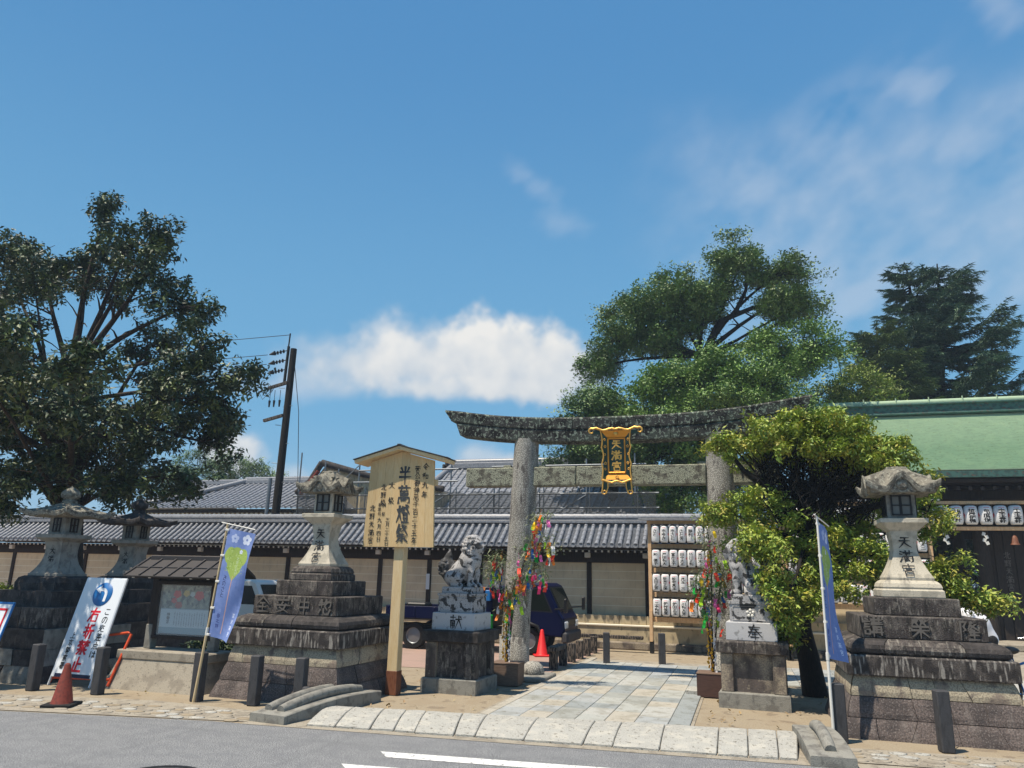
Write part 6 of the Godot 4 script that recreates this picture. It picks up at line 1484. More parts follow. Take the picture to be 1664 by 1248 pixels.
func board_print() -> Image:
	var im := Image.create(256, 256, false, Image.FORMAT_RGBA8)
	im.fill(Color(0.70, 0.78, 0.82))
	im.fill_rect(Rect2i(0, 0, 256, 122), Color(0.34, 0.40, 0.42))
	var top := layered(207, 256, Color(0.42, 0.47, 0.47), [[7, 4, 1, 1, 0.4, 0.7, Color(0.58, 0.62, 0.56), 0.8], [9, 3, 1, 2, 0.55, 0.7, Color(0.14, 0.2, 0.26), 0.8]])
	im.blit_rect(top, Rect2i(0, 0, 256, 122), Vector2i.ZERO)
	for q in [[80, 45, 22, Color(0.75, 0.16, 0.2)], [66, 80, 16, Color(0.7, 0.2, 0.22)], [128, 40, 18, Color(0.78, 0.68, 0.36)], [196, 50, 26, Color(0.72, 0.12, 0.18)], [160, 44, 14, Color(0.7, 0.76, 0.78)], [92, 104, 20, Color(0.6, 0.26, 0.26)]]:
		for k in 5: disc(im, q[0] + q[2] * 0.5 * sin(TAU * k / 5), q[1] + q[2] * 0.5 * cos(TAU * k / 5), q[2] * 0.5, q[3])
	im.fill_rect(Rect2i(0, 122, 256, 5), Color(0.5, 0.6, 0.66))
	im.fill_rect(Rect2i(0, 222, 256, 34), Color(0.50, 0.62, 0.68))
	for k in 13: ink(im, "北野三月日大和神五", 78 + k * 13, 140 + (k * 5) % 9, 7, 7, 1, Color(0.45, 0.5, 0.55), 8)
	ink(im, "神御京", 44, 146, 18, 16, 2, Color(0.18, 0.2, 0.24), 20)
	return im

func notice_board() -> void:
	var o := thing("notice_board", "roofed dark timber notice board with posters on a low stone plinth", "notice board", V(-8.1, 0, -9.95))
	rng.seed = 22
	for q in [[-0.82, 0.72]]:
		part("plinth_slab", Mb.new().box(V(-0.08, 0.45, 0.05), V(1.62, 0.13, 0.62), 0.015), M.concrete, o)
	for k in 2:
		var pg := Mb.new()
		var y0: float = [-0.02, 0.20][k]; var y1: float = [0.20, 0.385][k]
		var w0: float = [0.86, 0.80][k]; var w1: float = [0.80, 0.765][k]
		var z0: float = [0.52, 0.42][k]; var z1: float = [0.42, 0.345][k]
		pg.poly([V(-w0 - 0.08, y0, z0), V(w0 - 0.08, y0, z0), V(w1 - 0.08, y1, z1), V(-w1 - 0.08, y1, z1)], V(0, 0.1, 0))
		pg.poly([V(w0 - 0.08, y0, z0), V(w0 - 0.08, y0, -0.4), V(w1 - 0.08, y1, -0.4), V(w1 - 0.08, y1, z1)], V(0, 0.1, 0))
		pg.poly([V(-w0 - 0.08, y0, z0), V(-w0 - 0.08, y0, -0.4), V(-w1 - 0.08, y1, -0.4), V(-w1 - 0.08, y1, z1)], V(0, 0.1, 0))
		part("plinth_course", pg, M.concrete, o)
	for x in [-0.62, 0.52]:
		part("post", Mb.new().box(V(x, 1.08, 0), V(0.11, 1.15, 0.11), 0.008), M.dark_timber, o)
		part("post_stone", Mb.new().box(V(x, 0.69, 0), V(0.13, 0.35, 0.13), 0.01), M.grey_stone, o)
	part("case", Mb.new().box(V(-0.03, 1.13, -0.02), V(1.06, 0.92, 0.10), 0.01), M.dark_timber, o)
	var pm := mat("notice_print", Color.WHITE, 0.6)
	pm.albedo_texture = ImageTexture.create_from_image(board_print())
	var pp := Mb.new()
	pp.quv(V(-0.47, 0.74, 0.036), V(0.41, 0.74, 0.036), V(0.41, 1.44, 0.036), V(-0.47, 1.44, 0.036), Rect2(0, 0, 1, 1))
	part("posters", pp, pm, o)
	part("glass", Mb.new().box(V(-0.03, 1.09, 0.062), V(0.92, 0.74, 0.004)), M.clear_glass, o)
	var fr := Mb.new()
	for q in [[-0.03, 1.48, 1.06, 0.05], [-0.03, 0.69, 1.06, 0.05], [-0.52, 1.085, 0.06, 0.74], [0.46, 1.085, 0.06, 0.74]]: fr.box(V(q[0], q[1], 0.055), V(q[2], q[3], 0.05), 0.004)
	part("frame", fr, M.dark_timber, o)
	for s in [-1.0, 1.0]: # two roof slopes in metal sheet with standing battens
		var bs := Basis(Vector3.RIGHT, s * 0.50)
		var sl := part("roof_slope", Mb.new().box(V(-0.03, 1.70, s * 0.24), V(1.66, 0.025, 0.55), 0.004, bs), M.board_roof, o)
		for k in 7: part("batten", Mb.new().box(V(-0.83 + k * 0.267, 1.722, s * 0.24), V(0.03, 0.03, 0.55), 0.004, bs), M.board_roof, sl)
		part("cross_seam", Mb.new().box(V(-0.03, 1.705, s * 0.27), V(1.64, 0.02, 0.012), 0.0, bs), M.bollard_coat, sl)
	part("ridge", Mb.new().box(V(-0.03, 1.845, 0), V(1.5, 0.09, 0.10), 0.01), M.board_roof, o)
	part("eave_beam", Mb.new().box(V(-0.03, 1.57, 0.36), V(1.56, 0.05, 0.05), 0.004), M.dark_timber, o)
	for x in [-0.72, -0.42, 0.32, 0.62]: part("rafter_tip", Mb.new().box(V(x, 1.56, 0.42), V(0.03, 0.03, 0.03), 0.003), M.white_paint, o)

func street_things() -> void:
	# slanted bollards
	var bol := Node3D.new()
	var bm := Mb.new()
	bm.box(V(0, 0.3, 0), V(0.135, 0.62, 0.135), 0.012)
	var names_ := ["dark square bollard nearest the left edge, before the first jewel-topped lantern", "dark square bollard in front of the no-right-turn board", "dark square bollard beside the slanted banner pole before the notice board", "dark square bollard before the inscribed left lantern pedestal", "dark square bollard beside the right corner of the left lantern pedestal, with a black spotlight", "dark square bollard beside the white banner pole at the right pedestal", "dark square bollard standing alone before the middle of the right pedestal", "left one of two dark bollards at the far end of the paved approach", "right one of two dark bollards at the far end of the paved approach"]
	var at := [V(-9.65, 0, -8.85), V(-8.61, 0, -8.95), V(-7.06, 0, -9.05), V(-6.2, 0, -9.08), V(-5.55, 0, -9.12), V(0.95, 0, -9.72), V(1.98, 0, -9.64), V(-2.78, 0, -16.2), V(-1.70, 0, -16.7)]
	var mesh := bm.mesh()
	for i in 9:
		var o := thing("bollard", names_[i], "bollard", at[i], 0.03 * i, "dark square bollards")
		part("post", mesh, M.bollard_coat, o)
	bol.free()
	var sp := thing("spotlight", "small black spotlight on the ground before the left lantern pedestal", "spotlight", V(-5.40, 0, -9.02))
	part("bracket", Mb.new().tube([V(0, 0, 0), V(0, 0.14, 0)], [0.03], 8).box(V(0, 0.13, 0), V(0.10, 0.03, 0.05), 0.006), M.vehicle_black, sp)
	part("lamp_head", Mb.new().lathe([Vector2(0.03, 0), Vector2(0.05, 0.02), Vector2(0.055, 0.11), Vector2(0.04, 0.125), Vector2(0.001, 0.125)], 14, V(0, 0.15, 0)), M.bollard_coat, sp)
	# cones
	for i in 2:
		var c := thing("traffic_cone", ["faded brown-red traffic cone on the cobbled strip by the road", "bright red traffic cone in front of the blue truck"][i], "traffic cone", [V(-8.27, 0, -8.05), V(-4.36, 0, -17.0)][i], 0.4)
		var hh: float = [0.50, 0.56][i]
		part("cone", Mb.new().lathe([Vector2(0.135, 0.03), Vector2(0.125, 0.04), Vector2(0.036, hh - 0.02), Vector2(0.024, hh), Vector2(0.001, hh + 0.004)], 20), [M.cone_brown, M.cone_red][i], c)
		part("foot", Mb.new().box(V(0, 0.016, 0), V(0.36, 0.032, 0.36), 0.008), [M.rubber, M.cone_red][i], c)
	# low stone fence leading back from the torii
	var f := thing("low_stone_fence", "row of short stained stone posts along the left side of the path behind the torii", "fence", V(-3.55, 0, 0))
	rng.seed = 4
	for k in 6:
		var z := -14.75 - k * 0.72
		part("post", Mb.new().box(V(0.02 * k, 0.18, z), V(0.15, 0.38, 0.15), 0.012), M.post_stone, f)
		if k == 0: part("rail", Mb.new().box(V(0.0, 0.365, z - 0.3), V(0.19, 0.09, 0.9), 0.012), M.post_stone, f)
	part("rail", Mb.new().box(V(-0.02, 0.33, -19.0), V(2.4, 0.08, 0.18), 0.012), M.post_stone, f)
	# planters that hold the bamboo
	for i in 2:
		var p := thing("planter_box", ["brown board box holding bamboo at the torii's left pillar", "dark brown board box holding bamboo at the torii's right pillar"][i], "planter", [V(-3.76, 0, -12.42), V(-0.52, 0, -12.62)][i], [0.05, -0.03][i], "board boxes holding bamboo")
		for s in [-1.0, 1.0]:
			part("side_board", Mb.new().box(V(s * 0.222, 0.165, 0), V(0.014, 0.32, 0.43), 0.002), M.planter_board if i == 0 else M.dark_planter, p)
			part("end_board", Mb.new().box(V(0, 0.165, s * 0.222), V(0.43, 0.32, 0.014), 0.002), M.planter_board if i == 0 else M.dark_planter, p)
		part("lid", Mb.new().box(V(0, 0.333, 0), V(0.47, 0.014, 0.47), 0.002), M.planter_board, p)
	# arched stone parapets at both ends of the apron
	for i in 2:
		var o := thing("stone_parapet", ["low arched stone parapet with two rounded rails at the left end of the apron", "low stone parapet with one rounded rail at the right end of the apron"][i], "parapet", [V(-5.22, 0, -9.1), V(0.70, 0, -9.1)][i], [-0.12, 0.06][i])
		var hw: float = [0.25, 0.21][i]
		var L: float = 1.0 if i == 0 else 0.72
		var rows := []
		for k in 13:
			var z := lerpf(L, -L, k / 12.0)
			var y := 0.075 + 0.085 * sin(PI * (0.06 + 0.72 * k / 12.0))
			rows.append([V(-hw, -0.02, z), V(-hw, y - 0.01, z), V(-hw + 0.012, y, z), V(hw - 0.012, y, z), V(hw, y - 0.01, z), V(hw, -0.02, z)])
		var mb := Mb.new()
		for k in 12:
			for e in 5: mb.quad(rows[k][e], rows[k + 1][e], rows[k + 1][e + 1], rows[k][e + 1])
		mb.poly(rows[0], rows[6][0] * 0.5 + rows[6][5] * 0.5); mb.poly(rows[12], rows[6][0] * 0.5 + rows[6][5] * 0.5)
		for v_ in mb.n.size(): mb.n[v_] = mb.n[v_]
		part("base", mb, M.grey_stone, o)
		for x in ([-0.12, 0.06] if i == 0 else [0.0]):
			var pts := []
			for k in 11:
				var t := k / 10.0
				pts.append(V(x, 0.095 + 0.115 * sin(PI * (0.06 + 0.72 * t)), lerpf(L - 0.16, -L + 0.25, t)))
			part("rail", Mb.new().tube(pts, [0.055, 0.062, 0.062, 0.062, 0.062, 0.062, 0.062, 0.062, 0.062, 0.062, 0.055], 12), M.grey_stone, o)

func wheel(parent: Node3D, at: Vector3, r: float, w: float) -> void:
	var bs := Basis(Vector3.RIGHT, PI / 2)
	var t := part("wheel", Mb.new().lathe([Vector2(r * 0.6, -w / 2), Vector2(r * 0.93, -w / 2), Vector2(r, -w * 0.35), Vector2(r, w * 0.35), Vector2(r * 0.93, w / 2), Vector2(r * 0.6, w / 2)], 24, Vector3.ZERO, bs), M.rubber, parent, at)
	part("rim", Mb.new().lathe([Vector2(r * 0.62, w * 0.42), Vector2(r * 0.55, w * 0.3), Vector2(r * 0.2, w * 0.36), Vector2(0.001, w * 0.4)], 16, Vector3.ZERO, bs).lathe([Vector2(0.001, -w * 0.4), Vector2(r * 0.55, -w * 0.3), Vector2(r * 0.62, -w * 0.42)], 16, Vector3.ZERO, bs), M.steel_pipe, t)

func side_profile(mb: Mb, pg: Array, z: float, chamf := 0.03) -> Mb: # a body from a side outline, half width z, edges drawn in
	var n := pg.size()
	var p := PackedVector2Array()
	var c := Vector2.ZERO
	for q in pg: p.append(Vector2(q[0], q[1])); c += Vector2(q[0], q[1])
	c /= n
	var inn := PackedVector2Array()
	for q in p: inn.append(q + (c - q).normalized() * chamf)
	mb.extrude(p, -z + chamf, z - chamf)
	var id := Geometry2D.triangulate_polygon(inn)
	for s in [-1.0, 1.0]:
		for i in range(0, id.size(), 3): mb.poly([V(inn[id[i]].x, inn[id[i]].y, s * z), V(inn[id[i + 1]].x, inn[id[i + 1]].y, s * z), V(inn[id[i + 2]].x, inn[id[i + 2]].y, s * z)], V(c.x, c.y, 0))
		for i in n:
			var k := (i + 1) % n
			mb.poly([V(p[i].x, p[i].y, s * (z - chamf)), V(p[k].x, p[k].y, s * (z - chamf)), V(inn[k].x, inn[k].y, s * z), V(inn[i].x, inn[i].y, s * z)], V(c.x, c.y, 0))
	return mb

func vehicles() -> void:
	# light truck with a low bed, nose to the right
	var t := thing("blue_truck", "dark blue light truck with a low bed and loader parked along the plaster wall", "truck", V(-5.75, 0, -17.75), 0.0)
	part("cab", side_profile(Mb.new(), [[0.55, 0.42], [0.78, 0.42], [0.88, 0.62], [1.22, 0.62], [1.34, 0.42], [1.84, 0.40], [1.90, 0.52], [1.88, 0.80], [1.78, 0.94], [1.50, 1.50], [1.38, 1.56], [0.66, 1.56], [0.56, 1.48]], 0.74, 0.05), M.truck_blue, t)
	for s in [-1.0, 1.0]:
		var w := part("side_window", Mb.new().extrude(PackedVector2Array([Vector2(0.86, 0.98), Vector2(1.58, 0.95), Vector2(1.36, 1.42), Vector2(0.88, 1.44)]), s * 0.735, s * 0.747), M.car_glass, t)
		part("window_seal", Mb.new().extrude(PackedVector2Array([Vector2(0.83, 0.95), Vector2(1.63, 0.92), Vector2(1.38, 1.45), Vector2(0.85, 1.47)]), s * 0.730, s * 0.7405), M.vehicle_black, w)
		part("door_handle", Mb.new().box(V(0.95, 0.86, s * 0.75), V(0.14, 0.03, 0.03), 0.008), M.vehicle_black, t)
		part("headlight", Mb.new().box(V(1.87, 0.66, s * 0.55), V(0.10, 0.17, 0.28), 0.03), M.lamp_lens, t)
		part("mirror", Mb.new().tube([V(1.66, 1.0, s * 0.72), V(1.95, 1.02, s * 0.95)], [0.018], 6).box(V(1.98, 1.09, s * 0.98), V(0.06, 0.30, 0.17), 0.02), M.vehicle_black, t)
		part("mudguard", Mb.new().tube([V(0.72, 0.42, s * 0.72), V(0.82, 0.62, s * 0.74), V(1.05, 0.70, s * 0.74), V(1.28, 0.62, s * 0.74), V(1.38, 0.42, s * 0.72)], [0.035], 6), M.vehicle_black, t)
		for x in [1.05, -1.75]: wheel(t, V(x, 0.30, s * 0.60), 0.30, 0.20)
		part("side_gate", Mb.new().box(V(-1.32, 0.83, s * 0.78), V(2.2, 0.27, 0.035), 0.008), M.truck_blue, t)
		for x in [-2.2, -1.7, -1.2, -0.7]: part("gate_rib", Mb.new().box(V(x, 0.83, s * 0.80), V(0.05, 0.24, 0.025), 0.006), M.truck_blue, t)
	part("windscreen", Mb.new().box(V(1.665, 1.215, 0), V(0.012, 0.52, 1.22), 0.0, Basis(Vector3.BACK, 0.47)), M.car_glass, t)
	part("windscreen_seal", Mb.new().box(V(1.655, 1.21, 0), V(0.012, 0.58, 1.30), 0.0, Basis(Vector3.BACK, 0.47)), M.vehicle_black, t)
	part("grille", Mb.new().box(V(1.895, 0.70, 0), V(0.03, 0.12, 0.8), 0.01), M.vehicle_black, t)
	part("bumper", Mb.new().box(V(1.90, 0.40, 0), V(0.16, 0.24, 1.46), 0.04), M.bollard_coat, t)
	part("chassis", Mb.new().box(V(-0.6, 0.46, 0), V(4.0, 0.14, 0.7), 0.02), M.vehicle_black, t)
	part("bed_floor", Mb.new().box(V(-1.32, 0.69, 0), V(2.25, 0.06, 1.55), 0.01), M.vehicle_black, t)
	part("tail_gate", Mb.new().box(V(-2.44, 0.83, 0), V(0.035, 0.27, 1.55), 0.008), M.truck_blue, t)
	part("loader", Mb.new().box(V(-0.02, 1.0, 0.1), V(0.32, 0.9, 0.9), 0.03).box(V(0.25, 1.42, 0.1), V(0.5, 0.16, 0.8), 0.03), M.truck_blue, t)
	part("control_box", Mb.new().box(V(0.06, 1.25, 0.62), V(0.12, 0.24, 0.10), 0.01), M.sign_blue, t)
	part("green_can", Mb.new().box(V(0.12, 0.62, 0.66), V(0.14, 0.42, 0.14), 0.02), M.strip_3, t)
	part("warning_mark", Mb.new().box(V(-0.06, 1.40, 0.66), V(0.10, 0.07, 0.02), 0.0).box(V(-0.17, 1.15, 0.66), V(0.09, 0.11, 0.02), 0.0), M.strip_5, t)
	part("load", Mb.new().box(V(-1.8, 0.93, 0.3), V(0.5, 0.2, 0.4), 0.03), M.vehicle_black, t)
	# small white van
	var v := thing("white_van", "small white van half hidden behind the left stone lantern", "van", V(-12.85, 0, -17.2), 0.0)
	part("body", side_profile(Mb.new(), [[-1.9, 0.30], [-1.3, 0.28], [-1.2, 0.5], [-0.8, 0.56], [-0.5, 0.28], [0.72, 0.28], [0.82, 0.52], [1.1, 0.6], [1.36, 0.5], [1.44, 0.28], [1.62, 0.28], [1.68, 0.56], [1.63, 0.88], [1.36, 1.40], [1.24, 1.46], [-1.75, 1.47], [-1.88, 1.36]], 0.72, 0.05), M.van_white, v)
	for s in [-1.0, 1.0]:
		for q in [[[0.55, 0.88], [1.46, 0.88], [1.22, 1.32], [0.56, 1.33]], [[-0.75, 0.88], [0.36, 0.88], [0.36, 1.33], [-0.75, 1.33]], [[-1.7, 0.88], [-0.85, 0.88], [-0.85, 1.33], [-1.66, 1.33]]]:
			var pg := PackedVector2Array()
			for p in q: pg.append(Vector2(p[0], p[1]))
			part("side_window", Mb.new().extrude(pg, s * 0.715, s * 0.727), M.window_dark, v)
		for x in [1.09, -1.02]: wheel(v, V(x, 0.28, s * 0.60), 0.28, 0.17)
		part("mirror", Mb.new().box(V(1.42, 0.98, s * 0.80), V(0.10, 0.2, 0.14), 0.04), M.vehicle_black, v)
		part("headlight", Mb.new().box(V(1.60, 0.66, s * 0.52), V(0.12, 0.18, 0.26), 0.04), M.lamp_lens, v)
	part("windscreen", Mb.new().box(V(1.508, 1.13, 0), V(0.012, 0.50, 1.24), 0.0, Basis(Vector3.BACK, 0.48)), M.car_glass, v)
	part("bumper", Mb.new().box(V(1.64, 0.36, 0), V(0.12, 0.2, 1.38), 0.04), M.van_white, v)
	part("wiper", Mb.new().box(V(1.62, 0.92, 0.1), V(0.02, 0.02, 0.6), 0.0), M.vehicle_black, v)

func bicycle_and_person() -> void:
	var b := thing("bicycle", "blue bicycle with a black saddle parked beyond the right stone pedestal", "bicycle", V(3.28, 0, -12.35), 0.45)
	for x in [-0.02, 1.02]:
		var w := Mb.new()
		var pts := []
		for k in 33: pts.append(V(x + 0.33 * cos(TAU * k / 32), 0.34 + 0.33 * sin(TAU * k / 32), 0))
		var wl := part("wheel", w.tube(pts, [0.018], 8), M.rubber, b)
		var sp := Mb.new()
		for k in 14: sp.tube([V(x, 0.34, 0.01 * (k % 2)), V(x + 0.32 * cos(TAU * k / 14), 0.34 + 0.32 * sin(TAU * k / 14), 0)], [0.002], 4)
		part("spokes", sp, M.chrome, wl)
	part("frame", Mb.new().tube([V(-0.02, 0.34, 0), V(0.36, 0.29, 0), V(0.24, 0.78, 0), V(-0.02, 0.34, 0)], [0.016], 8).tube([V(0.36, 0.29, 0), V(0.82, 0.76, 0)], [0.02], 8).tube([V(0.27, 0.66, 0), V(0.81, 0.80, 0)], [0.017], 8).tube([V(0.79, 0.92, 0), V(0.86, 0.66, 0), V(1.02, 0.34, 0)], [0.016], 8), M.sign_blue, b)
	part("saddle", Mb.new().ball(V(0.20, 0.86, 0), V(0.15, 0.055, 0.10), 12).tube([V(0.24, 0.78, 0), V(0.22, 0.86, 0)], [0.014], 6), M.vehicle_black, b)
	part("handlebar", Mb.new().tube([V(0.62, 1.0, -0.28), V(0.74, 1.02, -0.18), V(0.80, 0.97, 0), V(0.74, 1.02, 0.18), V(0.62, 1.0, 0.28)], [0.013], 6).tube([V(0.79, 0.92, 0), V(0.80, 0.98, 0)], [0.014], 6), M.chrome, b)
	part("front_basket", Mb.new().box(V(1.02, 0.88, 0), V(0.3, 0.24, 0.34), 0.02), M.bollard_coat, b)
	part("rear_carrier", Mb.new().box(V(-0.05, 0.71, 0), V(0.38, 0.02, 0.13), 0.004), M.chrome, b)
	part("bell", Mb.new().ball(V(0.72, 1.05, 0.12), V(0.03, 0.03, 0.03), 8), M.chrome, b)
	# a person in a white shirt bending forward beyond the pedestal, facing left
	var P := []
	P.append([V(0.10, 0.86, 0), V(-0.02, 1.10, 0), 0.145, 0.15, 0.08])
	P.append([V(-0.02, 1.10, 0), V(-0.22, 1.22, 0), 0.15, 0.135, 0.08])
	P.append([V(-0.26, 1.24, 0), V(-0.36, 1.25, 0), 0.06, 0.055, 0.04])
	var shirt := []
	for s in [-1.0, 1.0]:
		P.append([V(-0.20, 1.22, s * 0.15), V(-0.27, 0.98, s * 0.19), 0.07, 0.055, 0.05])
	var hd := [[V(-0.36, 1.25, 0), V(-0.42, 1.24, 0), 0.055, 0.06, 0.03], [V(-0.46, 1.25, 0), V(-0.47, 1.22, 0), 0.10, 0.088, 0.04], [V(-0.50, 1.16, 0), V(-0.53, 1.15, 0), 0.05, 0.035, 0.03], [V(-0.545, 1.20, 0), V(-0.56, 1.185, 0), 0.018, 0.014, 0.01]]
	for s in [-1.0, 1.0]:
		hd.append([V(-0.45, 1.22, s * 0.092), V(-0.44, 1.20, s * 0.098), 0.022, 0.016, 0.01])
		hd.append([V(-0.27, 0.98, s * 0.19), V(-0.40, 0.80, s * 0.17), 0.045, 0.032, 0.03])
		hd.append([V(-0.40, 0.80, s * 0.17), V(-0.44, 0.74, s * 0.165), 0.036, 0.034, 0.02])
		for k in 4: hd.append([V(-0.44, 0.74, s * 0.165 + (k - 1.5) * 0.02), V(-0.47 - 0.008 * (1.5 - absf(k - 1.5)), 0.67 + 0.006 * absf(k - 1.5), s * 0.165 + (k - 1.5) * 0.021), 0.011, 0.009, 0.006])
		hd.append([V(-0.42, 0.765, s * 0.13), V(-0.47, 0.735, s * 0.115), 0.012, 0.010, 0.006])
	var leg := []
	for s in [-1.0, 1.0]:
		leg.append([V(0.10, 0.84, s * 0.08), V(0.05, 0.48, s * 0.10), 0.105, 0.07, 0.04])
		leg.append([V(0.05, 0.48, s * 0.10), V(0.10, 0.08, s * 0.11), 0.066, 0.045, 0.04])
		leg.append([V(0.10, 0.05, s * 0.11), V(-0.08, 0.04, s * 0.12), 0.05, 0.04, 0.03])
	var o := thing("person", "person in a white shirt and dark trousers bending forward beyond the right pedestal", "person", V(3.78, 0, -14.9), 0.1)
	part("body", body(hd, 0.010), M.skin, o)
	part("shirt", body(P, 0.018), M.shirt_white, o)
	part("trousers", body(leg, 0.018), M.trousers_dark, o)
	part("hair", body([[V(-0.43, 1.28, 0), V(-0.46, 1.30, 0), 0.098, 0.09, 0.04], [V(-0.40, 1.24, 0), V(-0.40, 1.25, 0), 0.085, 0.09, 0.04]], 0.012), M.hair, o)

func leaf_cluster(seed_: int, k: int, spread: float, ll: float, lw: float, droop: float) -> ArrayMesh: # a handful of folded leaves round a twig end
	var r := RandomNumberGenerator.new()
	r.seed = seed_
	var mb := Mb.new()
	for i in k:
		var p := V(r.randf_range(-1, 1), r.randf_range(-1, 1), r.randf_range(-1, 1)) * spread
		var d := V(r.randf_range(-1, 1), r.randf_range(-0.6, 0.5) - droop, r.randf_range(-1, 1)).normalized()
		var up := V(r.randf_range(-0.5, 0.5), 1.0, r.randf_range(-0.5, 0.5))
		var s := d.cross(up).normalized()
		var nn := s.cross(d)
		var l := ll * r.randf_range(0.7, 1.2); var w := lw * r.randf_range(0.75, 1.15)
		var a := p; var b := p + d * l; var m := p + d * l * 0.45 - nn * w * 0.12
		mb.flat3(a, m + s * w * 0.5 + nn * w * 0.22, b)
		mb.flat3(a, b, m - s * w * 0.5 + nn * w * 0.22)
	return mb.mesh()

func crown(parent: Node3D, name_: String, meshes: Array, m: Material, spots: Array, cols: Array, smin: float, smax: float, upright := false) -> void: # spots: positions (parent space)
	var groups := []
	for i in meshes.size(): groups.append([])
	for p in spots: groups[rng.randi() % meshes.size()].append(p)
	for g in meshes.size():
		if groups[g].is_empty(): continue
		var mm := MultiMesh.new()
		mm.transform_format = MultiMesh.TRANSFORM_3D
		mm.use_colors = true
		mm.mesh = meshes[g]
		mm.instance_count = groups[g].size()
		var buf := PackedFloat32Array()
		buf.resize(groups[g].size() * 16)
		var i := 0
		for p in groups[g]:
			var b := Basis(Vector3.UP, rng.randf() * TAU)
			if not upright: b = b * Basis(Vector3.RIGHT, rng.randf_range(-0.7, 0.7)) * Basis(Vector3.BACK, rng.randf_range(-0.7, 0.7))
			b = b.scaled(Vector3.ONE * rng.randf_range(smin, smax))
			var c: Color = (cols[rng.randi() % cols.size()] as Color) * rng.randf_range(0.75, 1.25)
			for k in 3:
				buf[i + k * 4] = b.x[k]; buf[i + k * 4 + 1] = b.y[k]; buf[i + k * 4 + 2] = b.z[k]; buf[i + k * 4 + 3] = p[k]
			buf[i + 12] = c.r; buf[i + 13] = c.g; buf[i + 14] = c.b; buf[i + 15] = 1.0
			i += 16
		mm.buffer = buf
		var o := MultiMeshInstance3D.new()
		o.name = name_
		o.multimesh = mm
		o.material_override = m
		o.set_meta("kind", "stuff")
		parent.add_child(o, true)

func lobe_spots(lobes: Array, count: int, dz: float, gap: float, fr: float, shell := 0.55) -> Array: # lobes [x, y, z, rx, ry]; clumps with gaps between them
	var nz := FastNoiseLite.new()
	nz.seed = rng.randi() % 1000; nz.frequency = fr; nz.fractal_octaves = 2
	var out := []
	var tot := 0.0
	for l in lobes: tot += l[3] * l[4] + 0.05
	for l in lobes:
		var want := int(count * (l[3] * l[4] + 0.05) / tot)
		var tries := 0
		while want > 0 and tries < want * 6 + 60:
			tries += 1
			var d := V(rng.randfn(), rng.randfn(), rng.randfn()).normalized()
			var r := 1.0 - shell * pow(rng.randf(), 1.4)
			if rng.randf() < 0.10: r *= rng.randf_range(1.0, 1.22)
			var rz: float = maxf(l[3], l[4]) * dz
			var p := V(l[0], l[1], l[2]) + V(d.x * l[3], d.y * l[4], d.z * rz) * r
			if nz.get_noise_3dv(p) < gap: continue
			out.append(p); want -= 1
	return out

func clumps(mb: Mb, lobes: Array, per: float, size: float, flat: float, n: int, twig: float, dz := 1.0) -> Array: # leaf places gathered in tufts at twig ends
	var out := []
	for l in lobes:
		var c := V(l[0], l[1], l[2])
		var rz: float = maxf(l[3], l[4]) * dz
		for k in int(per * l[3] * l[4]) + 5:
			var d := V(rng.randfn(), rng.randfn(), rng.randfn()).normalized()
			var r := rng.randf_range(0.40, 1.02) if rng.randf() > 0.14 else rng.randf_range(1.02, 1.3)
			var tip := c + V(d.x * l[3], d.y * l[4], d.z * rz) * r
			mb.tube([c.lerp(tip, 0.15), c.lerp(tip, 0.6) + V(0, 0.06 * size, 0), tip], [twig, twig * 0.7, twig * 0.3], 4, false)
			var s := size * rng.randf_range(0.65, 1.2)
			for i in int(n * rng.randf_range(0.6, 1.25)):
				out.append(tip + V(rng.randfn() * s * 0.5, rng.randfn() * s * 0.5 * flat, rng.randfn() * s * 0.5))
	return out

func limbs(mb: Mb, base: Vector3, fork: Vector3, lobes: Array, r0: float, twig := 0.35, from_t := 0.0) -> void:
	for l in lobes:
		var e := V(l[0], l[1], l[2])
		var s := base.lerp(fork, rng.randf_range(from_t, 1.0)) if from_t > 0.0 else fork
		var mid := s.lerp(e, 0.5) + V(rng.randf_range(-0.3, 0.3), rng.randf_range(-0.1, 0.35), rng.randf_range(-0.3, 0.3)) * s.distance_to(e) * 0.3
		var pts := []
		for i in 7:
			var t := i / 6.0
			pts.append(s.lerp(mid, t).lerp(mid.lerp(e, t), t) + V(rng.randf_range(-1, 1), rng.randf_range(-1, 1), rng.randf_range(-1, 1)) * 0.02)
		var ra := r0 * rng.randf_range(0.5, 0.8)
		mb.tube(pts, [ra, ra * 0.85, ra * 0.7, ra * 0.58, ra * 0.47, ra * 0.36, ra * 0.22], 7)
		for k in 5: # twigs through the lobe
			var q: Vector3 = pts[3 + k % 4]
			var d := V(rng.randf_range(-1, 1) * l[3], rng.randf_range(-0.6, 1) * l[4], rng.randf_range(-1, 1) * l[3])
			mb.tube([q, q + d * 0.5 + V(0, 0.05, 0), q + d * 0.92], [ra * twig, ra * twig * 0.6, ra * twig * 0.25], 5)

